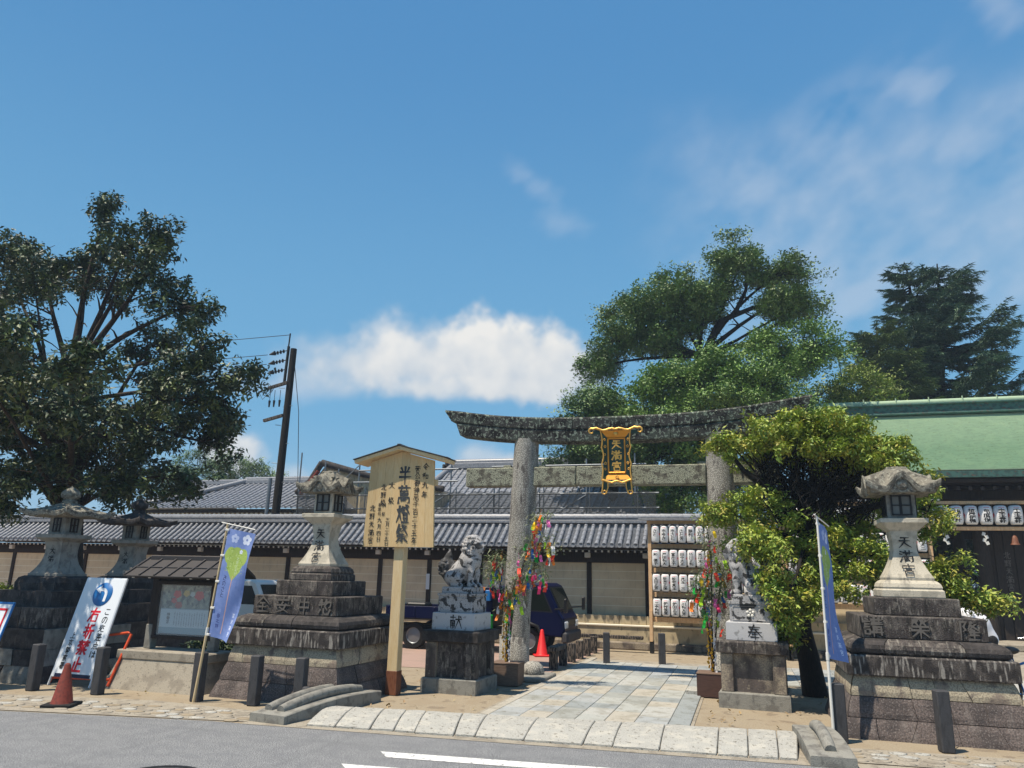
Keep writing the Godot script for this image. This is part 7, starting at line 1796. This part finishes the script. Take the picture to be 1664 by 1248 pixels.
func plants() -> void:
	# dark glossy evergreen at the left
	rng.seed = 101
	var L := [[-15.5, 10.7, -14.0, 0.42, 0.42], [-14.7, 9.6, -14.0, 0.63, 0.57], [-17.5, 9.4, -14.0, 1.23, 0.82], [-16.4, 9.2, -14.5, 1.23, 0.82], [-13.5, 9.8, -13.8, 0.34, 0.43], [-13.3, 8.6, -13.5, 0.81, 0.81], [-12.6, 7.8, -14.0, 0.74, 0.67], [-11.5, 6.5, -13.5, 0.70, 0.63], [-17.6, 7.2, -13.5, 0.8, 0.9], [-15.4, 4.8, -13.0, 1.27, 1.13], [-13.2, 4.5, -13.0, 1.35, 1.08], [-12.0, 5.4, -13.5, 1.04, 0.90], [-11.6, 4.5, -14.0, 0.59, 0.70], [-12.3, 3.7, -13.8, 0.96, 0.62], [-14.0, 3.5, -13.0, 1.48, 0.61], [-15.9, 3.4, -13.0, 0.9, 0.83], [-10.2, 5.9, -13.5, 0.20, 0.32], [-10.9, 5.4, -13.7, 0.30, 0.44], [-14.4, 7.3, -15.0, 0.85, 0.6], [-19.9, 9.9, -15.0, 1.07, 1.07], [-17.4, 5.4, -13.4, 1.2, 1.0], [-19.0, 4.2, -13.6, 1.4, 1.4], [-19.5, 7.0, -14.5, 1.2, 1.3], [-14.2, 5.0, -11.2, 0.9, 0.8], [-12.2, 4.6, -11.0, 0.7, 0.6], [-15.8, 8.2, -12.6, 0.7, 0.6], [-13.6, 5.8, -15.6, 1.4, 1.2], [-16.0, 4.6, -15.4, 1.5, 1.2], [-12.2, 4.9, -9.0, 0.8, 0.45], [-10.6, 4.9, -9.4, 0.7, 0.4], [-13.6, 4.7, -9.6, 0.8, 0.5], [-11.2, 5.2, -8.5, 0.6, 0.3], [-12.0, 5.6, -8.2, 0.7, 0.4]]
	var t := thing("evergreen_tree", "large dark glossy evergreen tree spreading over the jewel-topped lanterns on the left", "tree", Vector3.ZERO)
	var tr := Mb.new()
	tr.tube([V(-15.2, -0.1, -14.6), V(-15.35, 1.6, -14.5), V(-15.6, 3.6, -14.4), V(-15.8, 5.4, -14.2), V(-15.85, 6.2, -14.1)], [0.42, 0.33, 0.29, 0.26, 0.24], 12)
	limbs(tr, V(-15.4, 2.6, -14.4), V(-15.85, 6.2, -14.1), L.slice(0, 9), 0.15, 0.3)
	limbs(tr, V(-15.4, 2.2, -14.4), V(-15.8, 5.8, -14.1), L.slice(9), 0.13, 0.3, 0.1)
	var leafy := clumps(tr, L, 15.0, 0.30, 0.75, 17, 0.014)
	part("trunk", tr, M.bark, t)
	var cl := []
	for k in 5: cl.append(leaf_cluster(300 + k, 11, 0.11, 0.135, 0.058, 0.40))
	crown(t, "crown", cl, M.leaf_dark, leafy, [Color(0.040, 0.070, 0.030), Color(0.034, 0.060, 0.030), Color(0.055, 0.09, 0.034), Color(0.028, 0.05, 0.026), Color(0.10, 0.135, 0.035)], 0.8, 1.25)
	# trees behind the hall
	var soft := []
	for k in 5: soft.append(leaf_cluster(320 + k, 20, 0.20, 0.125, 0.07, 0.0))
	var groups := [
		["camphor_tree", "tall old camphor tree with dark limbs and an open windswept top, behind the torii", [[0.6, 14.5, -30.0, 1.07, 0.81], [-0.8, 13.3, -30.0, 1.05, 0.8], [-2.3, 13.0, -30.0, 1.41, 1.23], [-3.6, 12.4, -30.0, 1.29, 1.09], [-4.7, 11.4, -30.0, 1.17, 1.09], [-5.5, 10.3, -30.0, 0.78, 0.99], [1.9, 13.7, -30.0, 1.05, 0.90], [2.5, 12.4, -30.0, 0.69, 1.17], [1.9, 12.6, -30.0, 0.7, 0.6], [-1.3, 12.3, -30.4, 1.0, 0.7], [-2.8, 11.4, -30.4, 1.2, 0.8]], V(-1.2, 0, -30.5), V(-1.2, 10.6, -30.4), 0.34, 5200, [Color(0.12, 0.20, 0.055), Color(0.095, 0.165, 0.048), Color(0.15, 0.23, 0.065), Color(0.175, 0.24, 0.09)], 0.62],
		["broadleaf_tree", "bright green broadleaf tree rounded above the middle of the torii lintel", [[-2.0, 8.7, -27.0, 1.57, 0.94], [-0.2, 9.0, -27.0, 1.44, 0.93], [1.0, 8.1, -27.0, 1.30, 0.91], [-2.7, 7.1, -27.0, 1.90, 1.00], [-0.3, 7.1, -27.0, 2.07, 0.98], [3.1, 10.3, -29.0, 0.74, 0.65], [2.2, 9.7, -29.0, 0.93, 0.65], [1.3, 10.5, -29.0, 0.99, 0.43], [1.5, 7.0, -27.0, 1.28, 0.85], [-1.0, 5.6, -27.4, 1.6, 0.9], [-2.2, 4.8, -27.6, 1.0, 0.8]], V(-0.6, 0, -27.6), V(-0.5, 5.8, -27.4), 0.26, 5600, [Color(0.16, 0.27, 0.055), Color(0.135, 0.23, 0.05), Color(0.20, 0.31, 0.07), Color(0.11, 0.19, 0.045)], 0.7],
		["dense_tree", "dark green dense tree behind the left half of the torii lintel", [[-4.9, 8.4, -28.0, 1.19, 1.00], [-5.6, 7.2, -28.0, 1.00, 1.07], [-4.2, 7.0, -28.0, 1.40, 1.05], [-5.9, 6.4, -28.0, 0.99, 0.52], [-4.4, 6.2, -28.0, 1.40, 0.65], [-2.3, 6.2, -28.0, 1.37, 0.68], [-3.4, 5.2, -35.6, 1.5, 0.8], [-4.6, 7.6, -29.4, 1.3, 1.0]], V(-4.5, 0, -28.6), V(-4.5, 5.6, -28.4), 0.24, 4200, [Color(0.10, 0.17, 0.048), Color(0.075, 0.14, 0.042), Color(0.14, 0.225, 0.058)], 0.7],
		["maple_tree", "yellow-green maple showing above the left end of the gate's copper ridge", [[4.4, 9.9, -33.0, 1.5, 0.8], [3.2, 9.3, -33.0, 1.3, 0.75], [5.6, 9.4, -33.0, 1.0, 0.6], [4.2, 8.6, -33.0, 2.2, 0.8], [2.6, 8.2, -31.6, 0.9, 0.7], [2.2, 7.0, -30.5, 0.7, 0.7]], V(3.9, 0, -33.2), V(3.9, 7.2, -33), 0.2, 1900, [Color(0.22, 0.29, 0.055), Color(0.18, 0.25, 0.05), Color(0.25, 0.29, 0.07)], 0.7],
		["hill_tree", "small distant rounded tree seen between the big evergreen and the utility pole", [[-34.9, 8.2, -42.0, 1.8, 1.0], [-32.7, 8.3, -42.0, 1.8, 1.0], [-30.5, 8.1, -42.0, 1.2, 0.8], [-29.0, 7.4, -42.0, 1.0, 0.5], [-36.6, 7.7, -42.0, 1.6, 0.9], [-33.0, 7.0, -42.0, 4.2, 0.9]], V(-33, 0, -42.3), V(-33, 6.6, -42.2), 0.2, 1900, [Color(0.09, 0.16, 0.04), Color(0.07, 0.13, 0.036), Color(0.12, 0.19, 0.05)], 0.8],
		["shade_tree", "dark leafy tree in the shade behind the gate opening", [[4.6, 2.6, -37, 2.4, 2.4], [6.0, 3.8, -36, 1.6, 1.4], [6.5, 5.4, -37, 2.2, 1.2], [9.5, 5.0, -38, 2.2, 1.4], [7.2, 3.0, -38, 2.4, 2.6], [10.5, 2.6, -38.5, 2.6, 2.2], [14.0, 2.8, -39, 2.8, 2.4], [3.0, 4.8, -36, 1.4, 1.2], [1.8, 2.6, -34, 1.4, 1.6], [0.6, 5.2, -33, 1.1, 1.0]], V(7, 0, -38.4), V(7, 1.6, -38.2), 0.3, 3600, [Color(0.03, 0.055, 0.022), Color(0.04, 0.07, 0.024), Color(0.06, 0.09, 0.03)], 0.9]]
	for g in groups:
		t = thing(g[0], g[1], "tree", Vector3.ZERO)
		tr = Mb.new()
		var b: Vector3 = g[3]; var f: Vector3 = g[4]
		tr.tube([b - V(0, 0.2, 0), b.lerp(f, 0.4) + V(0.15, 0, 0), b.lerp(f, 0.8) - V(0.1, 0, 0), f], [g[5] * 1.25, g[5], g[5] * 0.85, g[5] * 0.7], 10)
		limbs(tr, b, f, g[2], g[5] * 0.5, 0.3)
		if g[0] == "camphor_tree": # bare limbs reaching to the right
			tr.tube([V(-1.2, 10.4, -30.3), V(-0.3, 12.0, -30.1), V(0.9, 12.4, -30), V(1.9, 12.6, -30)], [0.17, 0.12, 0.09, 0.04], 7)
			tr.tube([V(-0.9, 10.7, -30.2), V(0.6, 10.9, -30), V(1.7, 11.6, -30), V(2.3, 11.9, -30)], [0.13, 0.10, 0.07, 0.03], 7)
			tr.tube([V(0.2, 12.2, -30), V(0.7, 13.2, -30), V(0.75, 14.3, -30)], [0.10, 0.07, 0.03], 7)
		leafy = clumps(tr, g[2], 10.0, 0.62, 0.5, int(g[6] / 150.0), 0.02, 0.9)
		part("trunk", tr, M.dark_bark, t)
		crown(t, "crown", soft, M.leaf_dark if g[0] != "maple_tree" else M.leaf_soft, leafy, g[7], 0.7, 1.2)
	# cedar with tiers of drooping sprays
	var spray := Mb.new()
	rng.seed = 55
	for k in 26:
		var x := rng.randf_range(0, 0.62); var z := rng.randf_range(-0.2, 0.2) * (1.0 - x)
		var p := V(x, -absf(z) * 0.35, z)
		var d := V(rng.randf_range(0.2, 0.8), rng.randf_range(-0.75, 0.15), rng.randf_range(-0.7, 0.7)).normalized() * rng.randf_range(0.14, 0.26)
		var s := d.cross(Vector3.UP).normalized() * 0.022
		spray.flat3(p - s, p + s, p + d)
		spray.flat3(p - V(0, 0.02, 0), p + V(0, 0.02, 0), p + d * 0.9 + V(0, -0.03, 0))
	var spm := spray.mesh()
	for ci in 2:
		t = thing("conifer_tree", ["tall blue-green cedar with drooping branches and two tops behind the gate", "shorter yellow-green conifer at the cedar's left side above the gate roof"][ci], "tree", Vector3.ZERO)
		tr = Mb.new()
		var buf := []
		var tops: Array = [[[8.4, 16.9], [9.75, 16.8]], [[6.45, 13.2]]][ci]
		var zc: float = [-38.0, -36.0][ci]
		var bx: float = [8.9, 6.3][ci]
		var low: float = [6.5, 7.0][ci]
		for tp in tops:
			tr.tube([V(bx, -0.2, zc), V(bx, low + 1, zc), V(lerpf(bx, tp[0], 0.7), lerpf(low, tp[1], 0.6), zc), V(tp[0], tp[1], zc)], [0.34, 0.24, 0.13, 0.03], 8)
			var nb: int = [58, 60][ci]
			for k in nb:
				var f := pow(k / float(nb), 0.85)
				var y := lerpf(low + 1.2, tp[1] - 0.15, f)
				var x := lerpf(bx, tp[0], clampf(f * 1.2, 0, 1))
				var R := ((4.4 if ci == 0 else 1.9) * pow(1.0 - f, 0.72) + 0.25) * rng.randf_range(0.6, 1.05)
				var az := rng.randf() * TAU
				var d := V(cos(az), 0, sin(az))
				if ci == 0 and d.x > 0: R *= 1.08
				if ci == 0 and d.x < -0.3: R *= 0.72
				var pts := []
				for i in 5:
					var u := i / 4.0
					pts.append(V(x, y, zc) + d * R * u + V(0, R * (0.04 * u + 0.26 * u * u) - 0.10 * R * sin(u * PI), 0))
				tr.tube(pts, [0.05, 0.04, 0.03, 0.02, 0.01], 5)
				var ns := int(R * 15.0) + 5
				for i in ns:
					var u := rng.randf_range(0.12, 1.0)
					var q: Vector3 = (pts[int(u * 3.99)] as Vector3).lerp(pts[mini(int(u * 3.99) + 1, 4)], fposmod(u * 3.99, 1.0))
					var yaw := -az + rng.randf_range(-0.9, 0.9)
					var b := Basis(Vector3.UP, yaw) * Basis(Vector3.BACK, rng.randf_range(-0.35, 0.25)) * Basis.from_scale(Vector3.ONE * rng.randf_range(0.7, 1.35))
					buf.append([b, q])
		part("trunk", tr, M.dark_bark, t)
		var mm := MultiMesh.new()
		mm.transform_format = MultiMesh.TRANSFORM_3D
		mm.use_colors = true
		mm.mesh = spm
		mm.instance_count = buf.size()
		for i in buf.size():
			mm.set_instance_transform(i, Transform3D(buf[i][0], buf[i][1]))
			mm.set_instance_color(i, ([Color(0.06, 0.115, 0.062), Color(0.075, 0.135, 0.07), Color(0.048, 0.095, 0.055)] if ci == 0 else [Color(0.10, 0.15, 0.045), Color(0.125, 0.175, 0.05), Color(0.08, 0.125, 0.04)])[i % 3] * rng.randf_range(0.8, 1.3))
		var o := MultiMeshInstance3D.new()
		o.name = "needles"
		o.multimesh = mm
		o.material_override = M.leaf_needle
		t.add_child(o, true)
		stuff(o)
	# pine inside the gate
	t = thing("pine_tree", "pine with pale sunlit needle pads seen through the shaded gate opening", "tree", Vector3.ZERO)
	tr = Mb.new()
	var PL := [[6.0, 3.4, -31.5, 0.8, 0.32], [7.0, 3.5, -31.5, 0.6, 0.3], [6.6, 2.4, -31.2, 0.5, 0.2], [7.2, 2.0, -31.4, 0.45, 0.2], [5.4, 2.7, -31.8, 0.6, 0.3], [6.2, 1.5, -32, 0.6, 0.3], [5.0, 3.7, -32, 0.7, 0.35], [6.9, 2.8, -31.8, 0.5, 0.25], [5.7, 2.1, -31.6, 0.5, 0.22], [7.0, 1.2, -32, 0.6, 0.3]]
	tr.tube([V(6.3, -0.1, -32.2), V(6.5, 1.4, -32.1), V(6.2, 2.8, -32.0), V(6.4, 3.8, -31.9)], [0.16, 0.13, 0.10, 0.05], 8)
	limbs(tr, V(6.4, 1.0, -32.1), V(6.3, 3.0, -32), PL, 0.06, 0.3, 0.2)
	part("trunk", tr, M.dark_bark, t)
	var tuft := Mb.new()
	for k in 30:
		var d := V(rng.randf_range(-1, 1), rng.randf_range(0, 1.2), rng.randf_range(-1, 1)).normalized() * 0.15
		var s := d.cross(V(0.3, 1, 0.2)).normalized() * 0.006
		tuft.flat3(-s, s, d)
	crown(t, "needles", [tuft.mesh()], M.leaf_needle, lobe_spots(PL, 4200, 1.0, -0.3, 1.0, 0.8), [Color(0.10, 0.15, 0.06), Color(0.075, 0.12, 0.05)], 0.8, 1.3, true)
	# the yellow-green tree by the right pedestal
	rng.seed = 202
	var Y1 := [[1.0, 4.15, -12.8, 0.45, 0.26], [0.4, 4.0, -12.8, 0.51, 0.26], [1.5, 4.05, -12.8, 0.59, 0.30], [1.9, 3.7, -12.8, 0.54, 0.27], [0.9, 3.75, -12.6, 0.80, 0.24], [-0.1, 3.9, -12.8, 0.29, 0.18], [2.3, 3.4, -12.8, 0.29, 0.19], [1.2, 3.95, -13.6, 0.8, 0.3], [0.5, 3.85, -13.5, 0.7, 0.28], [1.8, 3.6, -13.5, 0.6, 0.28], [1.2, 4.28, -12.9, 0.55, 0.2], [1.7, 4.05, -12.5, 0.5, 0.24], [2.15, 3.72, -12.6, 0.48, 0.24], [2.55, 3.3, -12.7, 0.34, 0.2], [0.6, 4.02, -12.5, 0.5, 0.2], [2.0, 3.5, -12.5, 0.5, 0.2], [1.4, 3.65, -12.4, 0.6, 0.2]]
	var Y2 := [[0.0, 2.8, -12.8, 0.46, 0.30], [-0.3, 2.8, -12.8, 0.28, 0.22], [0.4, 2.9, -12.9, 0.40, 0.30], [0.3, 2.35, -12.5, 0.53, 0.28], [0.8, 2.45, -12.8, 0.40, 0.30], [2.7, 2.75, -12.6, 0.26, 0.35], [2.8, 1.95, -12.6, 0.27, 0.20], [2.3, 2.95, -13.2, 0.35, 0.25]]
	var Y3 := [[1.1, 2.1, -12.8, 0.44, 0.32], [1.2, 1.75, -12.4, 0.46, 0.32], [1.65, 2.15, -12.7, 0.5, 0.36], [0.8, 1.42, -12.3, 0.38, 0.18], [0.45, 1.2, -12.4, 0.22, 0.2], [0.5, 0.95, -12.3, 0.17, 0.14], [2.1, 1.9, -12.8, 0.34, 0.3], [3.2, 1.45, -12.4, 0.24, 0.10], [2.8, 1.62, -12.4, 0.23, 0.14], [0.42, 1.80, -11.6, 0.2, 0.26], [0.5, 1.35, -11.5, 0.17, 0.22], [0.3, 2.2, -11.75, 0.34, 0.13], [1.3, 2.45, -13.2, 0.5, 0.4], [1.8, 2.55, -13.3, 0.5, 0.3]]
	t = thing("garden_tree", "yellow-green small-leaved tree with dark crooked trunk beside the right stone lantern", "tree", Vector3.ZERO)
	tr = Mb.new()
	tr.tube([V(1.0, -0.1, -13.4), V(0.93, 0.5, -13.3), V(0.84, 1.0, -13.2), V(0.86, 1.5, -13.1), V(0.98, 2.1, -13.0), V(1.02, 2.8, -13.0), V(1.05, 3.3, -13.0)], [0.20, 0.165, 0.15, 0.135, 0.115, 0.09, 0.06], 12)
	tr.tube([V(0.86, 1.45, -13.1), V(0.55, 1.75, -12.95), V(0.25, 2.1, -12.8), V(0.1, 2.5, -12.8)], [0.12, 0.10, 0.075, 0.03], 9)
	tr.tube([V(1.0, 2.5, -13.0), V(0.6, 3.1, -12.9), V(0.1, 3.45, -12.8), V(-0.1, 3.75, -12.8)], [0.085, 0.07, 0.045, 0.02], 8)
	tr.tube([V(1.0, 2.3, -13.0), V(1.7, 2.8, -12.95), V(2.3, 2.95, -12.8), V(2.7, 2.8, -12.7)], [0.08, 0.065, 0.045, 0.02], 8)
	tr.tube([V(0.95, 2.0, -13.0), V(1.5, 2.2, -12.8), V(2.2, 2.1, -12.7), V(2.9, 1.8, -12.6), V(3.2, 1.5, -12.5)], [0.06, 0.05, 0.04, 0.03, 0.012], 7)
	limbs(tr, V(0.9, 1.6, -13.1), V(1.02, 3.1, -13.0), Y1, 0.055, 0.4, 0.5)
	limbs(tr, V(0.86, 1.4, -13.1), V(1.0, 2.4, -13.0), Y2 + Y3, 0.05, 0.4, 0.1)
	# bare dark twigs inside the crown
	for k in 1000:
		var p := V(rng.randf_range(0.25, 1.95), rng.randf_range(2.55, 3.65), rng.randf_range(-13.5, -12.5))
		if p.x < 0.5 and p.y < 3.2: continue
		var d := V(rng.randf_range(-0.3, 0.3), rng.randf_range(0.05, 0.4), rng.randf_range(-0.2, 0.2))
		tr.tube([p, p + d * 0.5 + V(0.03, 0, 0.02), p + d], [0.011, 0.008, 0.004], 4, false)
	var top_leaves := clumps(tr, Y1, 46.0, 0.17, 0.6, 24, 0.007); var mid_leaves := clumps(tr, Y2, 46.0, 0.17, 0.6, 24, 0.007); var low_leaves := clumps(tr, Y3, 46.0, 0.18, 0.65, 22, 0.007)
	part("trunk", tr, M.dark_bark, t)
	var yl := []
	for k in 5: yl.append(leaf_cluster(340 + k, 13, 0.07, 0.074, 0.031, 0.2))
	crown(t, "crown", yl, M.leaf_soft, top_leaves, [Color(0.27, 0.34, 0.045), Color(0.22, 0.31, 0.042), Color(0.32, 0.37, 0.05), Color(0.36, 0.33, 0.05), Color(0.19, 0.28, 0.04)], 0.75, 1.2)
	crown(t, "crown", yl, M.leaf_soft, mid_leaves, [Color(0.27, 0.34, 0.045), Color(0.22, 0.31, 0.042), Color(0.32, 0.37, 0.05), Color(0.36, 0.33, 0.05), Color(0.19, 0.28, 0.04)], 0.75, 1.2)
	crown(t, "crown", yl, M.leaf_soft, low_leaves, [Color(0.27, 0.34, 0.045), Color(0.22, 0.31, 0.042), Color(0.32, 0.37, 0.05), Color(0.36, 0.33, 0.05), Color(0.19, 0.28, 0.04)], 0.8, 1.3)
	# low shrubs
	for q in [["leafy_shrub", "low dark leafy shrub behind the notice board beside the left lantern pedestal", [[-7.7, 0.45, -11.2, 0.7, 0.4], [-8.6, 0.4, -11.4, 0.6, 0.35], [-7.0, 0.5, -11.0, 0.35, 0.35]], 900], ["potted_shrub", "small yellow-green shrub at the left edge below the dark tree", [[-14.6, 1.05, -12.2, 0.3, 0.25], [-14.6, 0.5, -12.2, 0.3, 0.4]], 260]]:
		t = thing(q[0], q[1], "shrub", Vector3.ZERO)
		tr = Mb.new()
		for l in q[2]:
			for k in 6: tr.tube([V(l[0] + k * 0.03, 0, l[2]), V(l[0] + rng.randf_range(-0.3, 0.3), l[1], l[2] + rng.randf_range(-0.2, 0.2))], [0.012, 0.006], 5)
		part("stems", tr, M.dark_bark, t)
		crown(t, "foliage", yl, M.leaf_dark if q[0] == "leafy_shrub" else M.leaf_soft, lobe_spots(q[2], q[3], 0.8, -0.3, 2.0, 0.9), [Color(0.045, 0.075, 0.025), Color(0.06, 0.10, 0.03)] if q[0] == "leafy_shrub" else [Color(0.2, 0.24, 0.04)], 1.0, 1.5)
	# fallen leaves and pebbles on the bare ground
	rng.seed = 71
	var lit := []
	for k in 240:
		var p := V(rng.randf_range(-9.5, 3.4), 0.0, rng.randf_range(-13.4, -8.9))
		if p.x > -3.4 and p.x < -0.6: continue
		lit.append(p)
	var gl := thing("leaf_litter", "scattered dry leaves on the bare sandy ground", "leaf litter", Vector3.ZERO)
	gl.set_meta("kind", "stuff")
	crown(gl, "fallen_leaves", [leaf_cluster(9, 2, 0.03, 0.07, 0.04, -0.3)], M.leaf_soft, lit, [Color(0.32, 0.22, 0.10), Color(0.24, 0.15, 0.07), Color(0.38, 0.30, 0.16)], 0.6, 1.1, true)

func bamboo() -> void:
	for i in 2:
		rng.seed = 400 + i
		var o := thing("festival_bamboo", ["bamboo branch hung with coloured wish strips, leaning across the torii's left pillar", "bamboo branch hung with coloured strips and foil at the torii's right pillar"][i], "bamboo", [V(-3.78, 0.3, -12.45), V(-0.52, 0.3, -12.65)][i], 0, "festival bamboo at the torii pillars")
		var mb := Mb.new()
		# stalks: a bundle that fans out above
		var paths: Array = [[[V(-0.02, 0, 0), V(-0.02, 0.8, 0.02), V(0.12, 1.3, 0.05), V(0.40, 1.85, 0.08), V(0.70, 2.02, 0.08), V(0.80, 1.75, 0.1)], [V(0.0, 0, 0), V(0.02, 0.7, 0.02), V(-0.10, 1.2, 0.08), V(-0.2, 1.55, 0.12), V(-0.12, 1.7, 0.14), V(-0.28, 1.4, 0.15)], [V(0.02, 0, 0), V(0.06, 0.9, 0), V(0.3, 1.4, 0.06), V(0.52, 1.6, 0.08), V(0.62, 1.35, 0.1)], [V(0.0, 0, 0), V(0.1, 1.0, 0), V(0.30, 1.75, 0.04), V(0.52, 2.3, 0.04), V(0.72, 2.45, 0.05)]],
			[[V(0, 0, 0), V(0.02, 0.9, 0.02), V(0.05, 1.7, 0.02), V(0.0, 2.2, 0.0)], [V(0, 0, 0), V(-0.05, 0.8, 0.05), V(-0.15, 1.3, 0.1), V(-0.1, 1.5, 0.15)], [V(0, 0, 0), V(0.1, 0.9, 0.0), V(0.2, 1.5, 0.0), V(0.25, 1.6, 0.0)]]][i]
		for p in paths: mb.tube(p, [0.016, 0.013, 0.009, 0.006, 0.004, 0.003], 6)
		part("stalk", mb, M.strip_7 if i == 5 else M.bark, o)
		var spots := []; var hang := []
		for k in 420:
			var p: Array = paths[rng.randi() % paths.size()]
			var s := rng.randi_range(1, p.size() - 2)
			var q: Vector3 = (p[s] as Vector3).lerp(p[s + 1], rng.randf())
			q += V(rng.randfn() * 0.085, rng.randfn() * 0.06, absf(rng.randfn()) * 0.09 - 0.02)
			spots.append(q)
			if k % 3 == 0: hang.append(q)
		crown(o, "leaves", [leaf_cluster(70 + i, 5, 0.06, 0.10, 0.015, 0.25)], M.leaf_soft, spots, [Color(0.12, 0.16, 0.06), Color(0.16, 0.19, 0.09), Color(0.20, 0.21, 0.12)], 0.8, 1.3)
		var sm := []
		for k in 3:
			var st := Mb.new()
			var c := []
			for j in 4: c.append([V(-0.027 + 0.006 * sin(j * 1.7 + k), -0.07 - j * 0.042, 0.016 * sin(j * 1.5 + k * 2)), V(0.027 + 0.006 * sin(j * 1.7 + k), -0.07 - j * 0.042, 0.016 * sin(j * 1.5 + k * 2 + 1.1))])
			for j in 3: st.quad(c[j + 1][0], c[j + 1][1], c[j][1], c[j][0])
			st.tube([V(0, 0.03, 0), V(0, -0.075, 0)], [0.002], 3, false)
			sm.append(st.mesh())
		var nh := 0
		for q in hang:
			nh += 1
			if i == 1 and nh > 74: break
			var col := rng.randi() % 9
			var pp := part("wish_strip", sm[nh % 3], M["strip_%d" % col], o, q)
			pp.rotation = V(rng.randf_range(-0.25, 0.25), rng.randf_range(-1.0, 1.0), rng.randf_range(-0.3, 0.3))
			pp.scale = V(1, 1, 1) * rng.randf_range(0.8, 1.15)
		# foil tassels and balls
		for k in (4 if i == 0 else 9):
			var q: Vector3 = hang[(k * 7 + 3) % hang.size()] if i == 1 else [V(-0.05, 1.22, 0.14), V(-0.02, 0.42, 0.1), V(0.42, 1.2, 0.1), V(-0.12, 1.0, 0.12)][k]
			var fb := Mb.new()
			for j in 26:
				var d := V(rng.randf_range(-1, 1), rng.randf_range(-1, 1), rng.randf_range(-1, 1)).normalized() * rng.randf_range(0.03, 0.07)
				var s := d.cross(V(0.3, 0.7, 0.2)).normalized() * 0.008
				fb.flat3(-s, s, d); 
			part("foil_tassel", fb, M.foil, o, q)
		for k in 3:
			var gs := Mb.new()
			for j in 14: gs.box(V(-0.06 + 0.012 * (j % 2) + k * 0.05, 0.9 - j * 0.06 - k * 0.1, 0.05 + 0.012 * ((j + k) % 3)), V(0.035, 0.05, 0.004), 0.0, Basis(Vector3.UP, j * 0.8) * Basis(Vector3.BACK, 0.5 * (1 if j % 2 else -1)))
			part("paper_chain", gs, M.gold_foil if k < 2 else M.strip_8, o)

func _ready() -> void:
	var t0 := Time.get_ticks_msec()
	setup()
	materials()
	print("textures ", Time.get_ticks_msec() - t0)
	grounds()
	wall()
	lantern_print()
	gate()
	halls()
	pole_and_wires()
	torii()
	lanterns()
	lions()
	print("stone ", Time.get_ticks_msec() - t0)
	racks()
	notice_post()
	flags()
	road_sign()
	notice_board()
	street_things()
	vehicles()
	bicycle_and_person()
	print("things ", Time.get_ticks_msec() - t0)
	plants()
	bamboo()
	print("plants ", Time.get_ticks_msec() - t0)
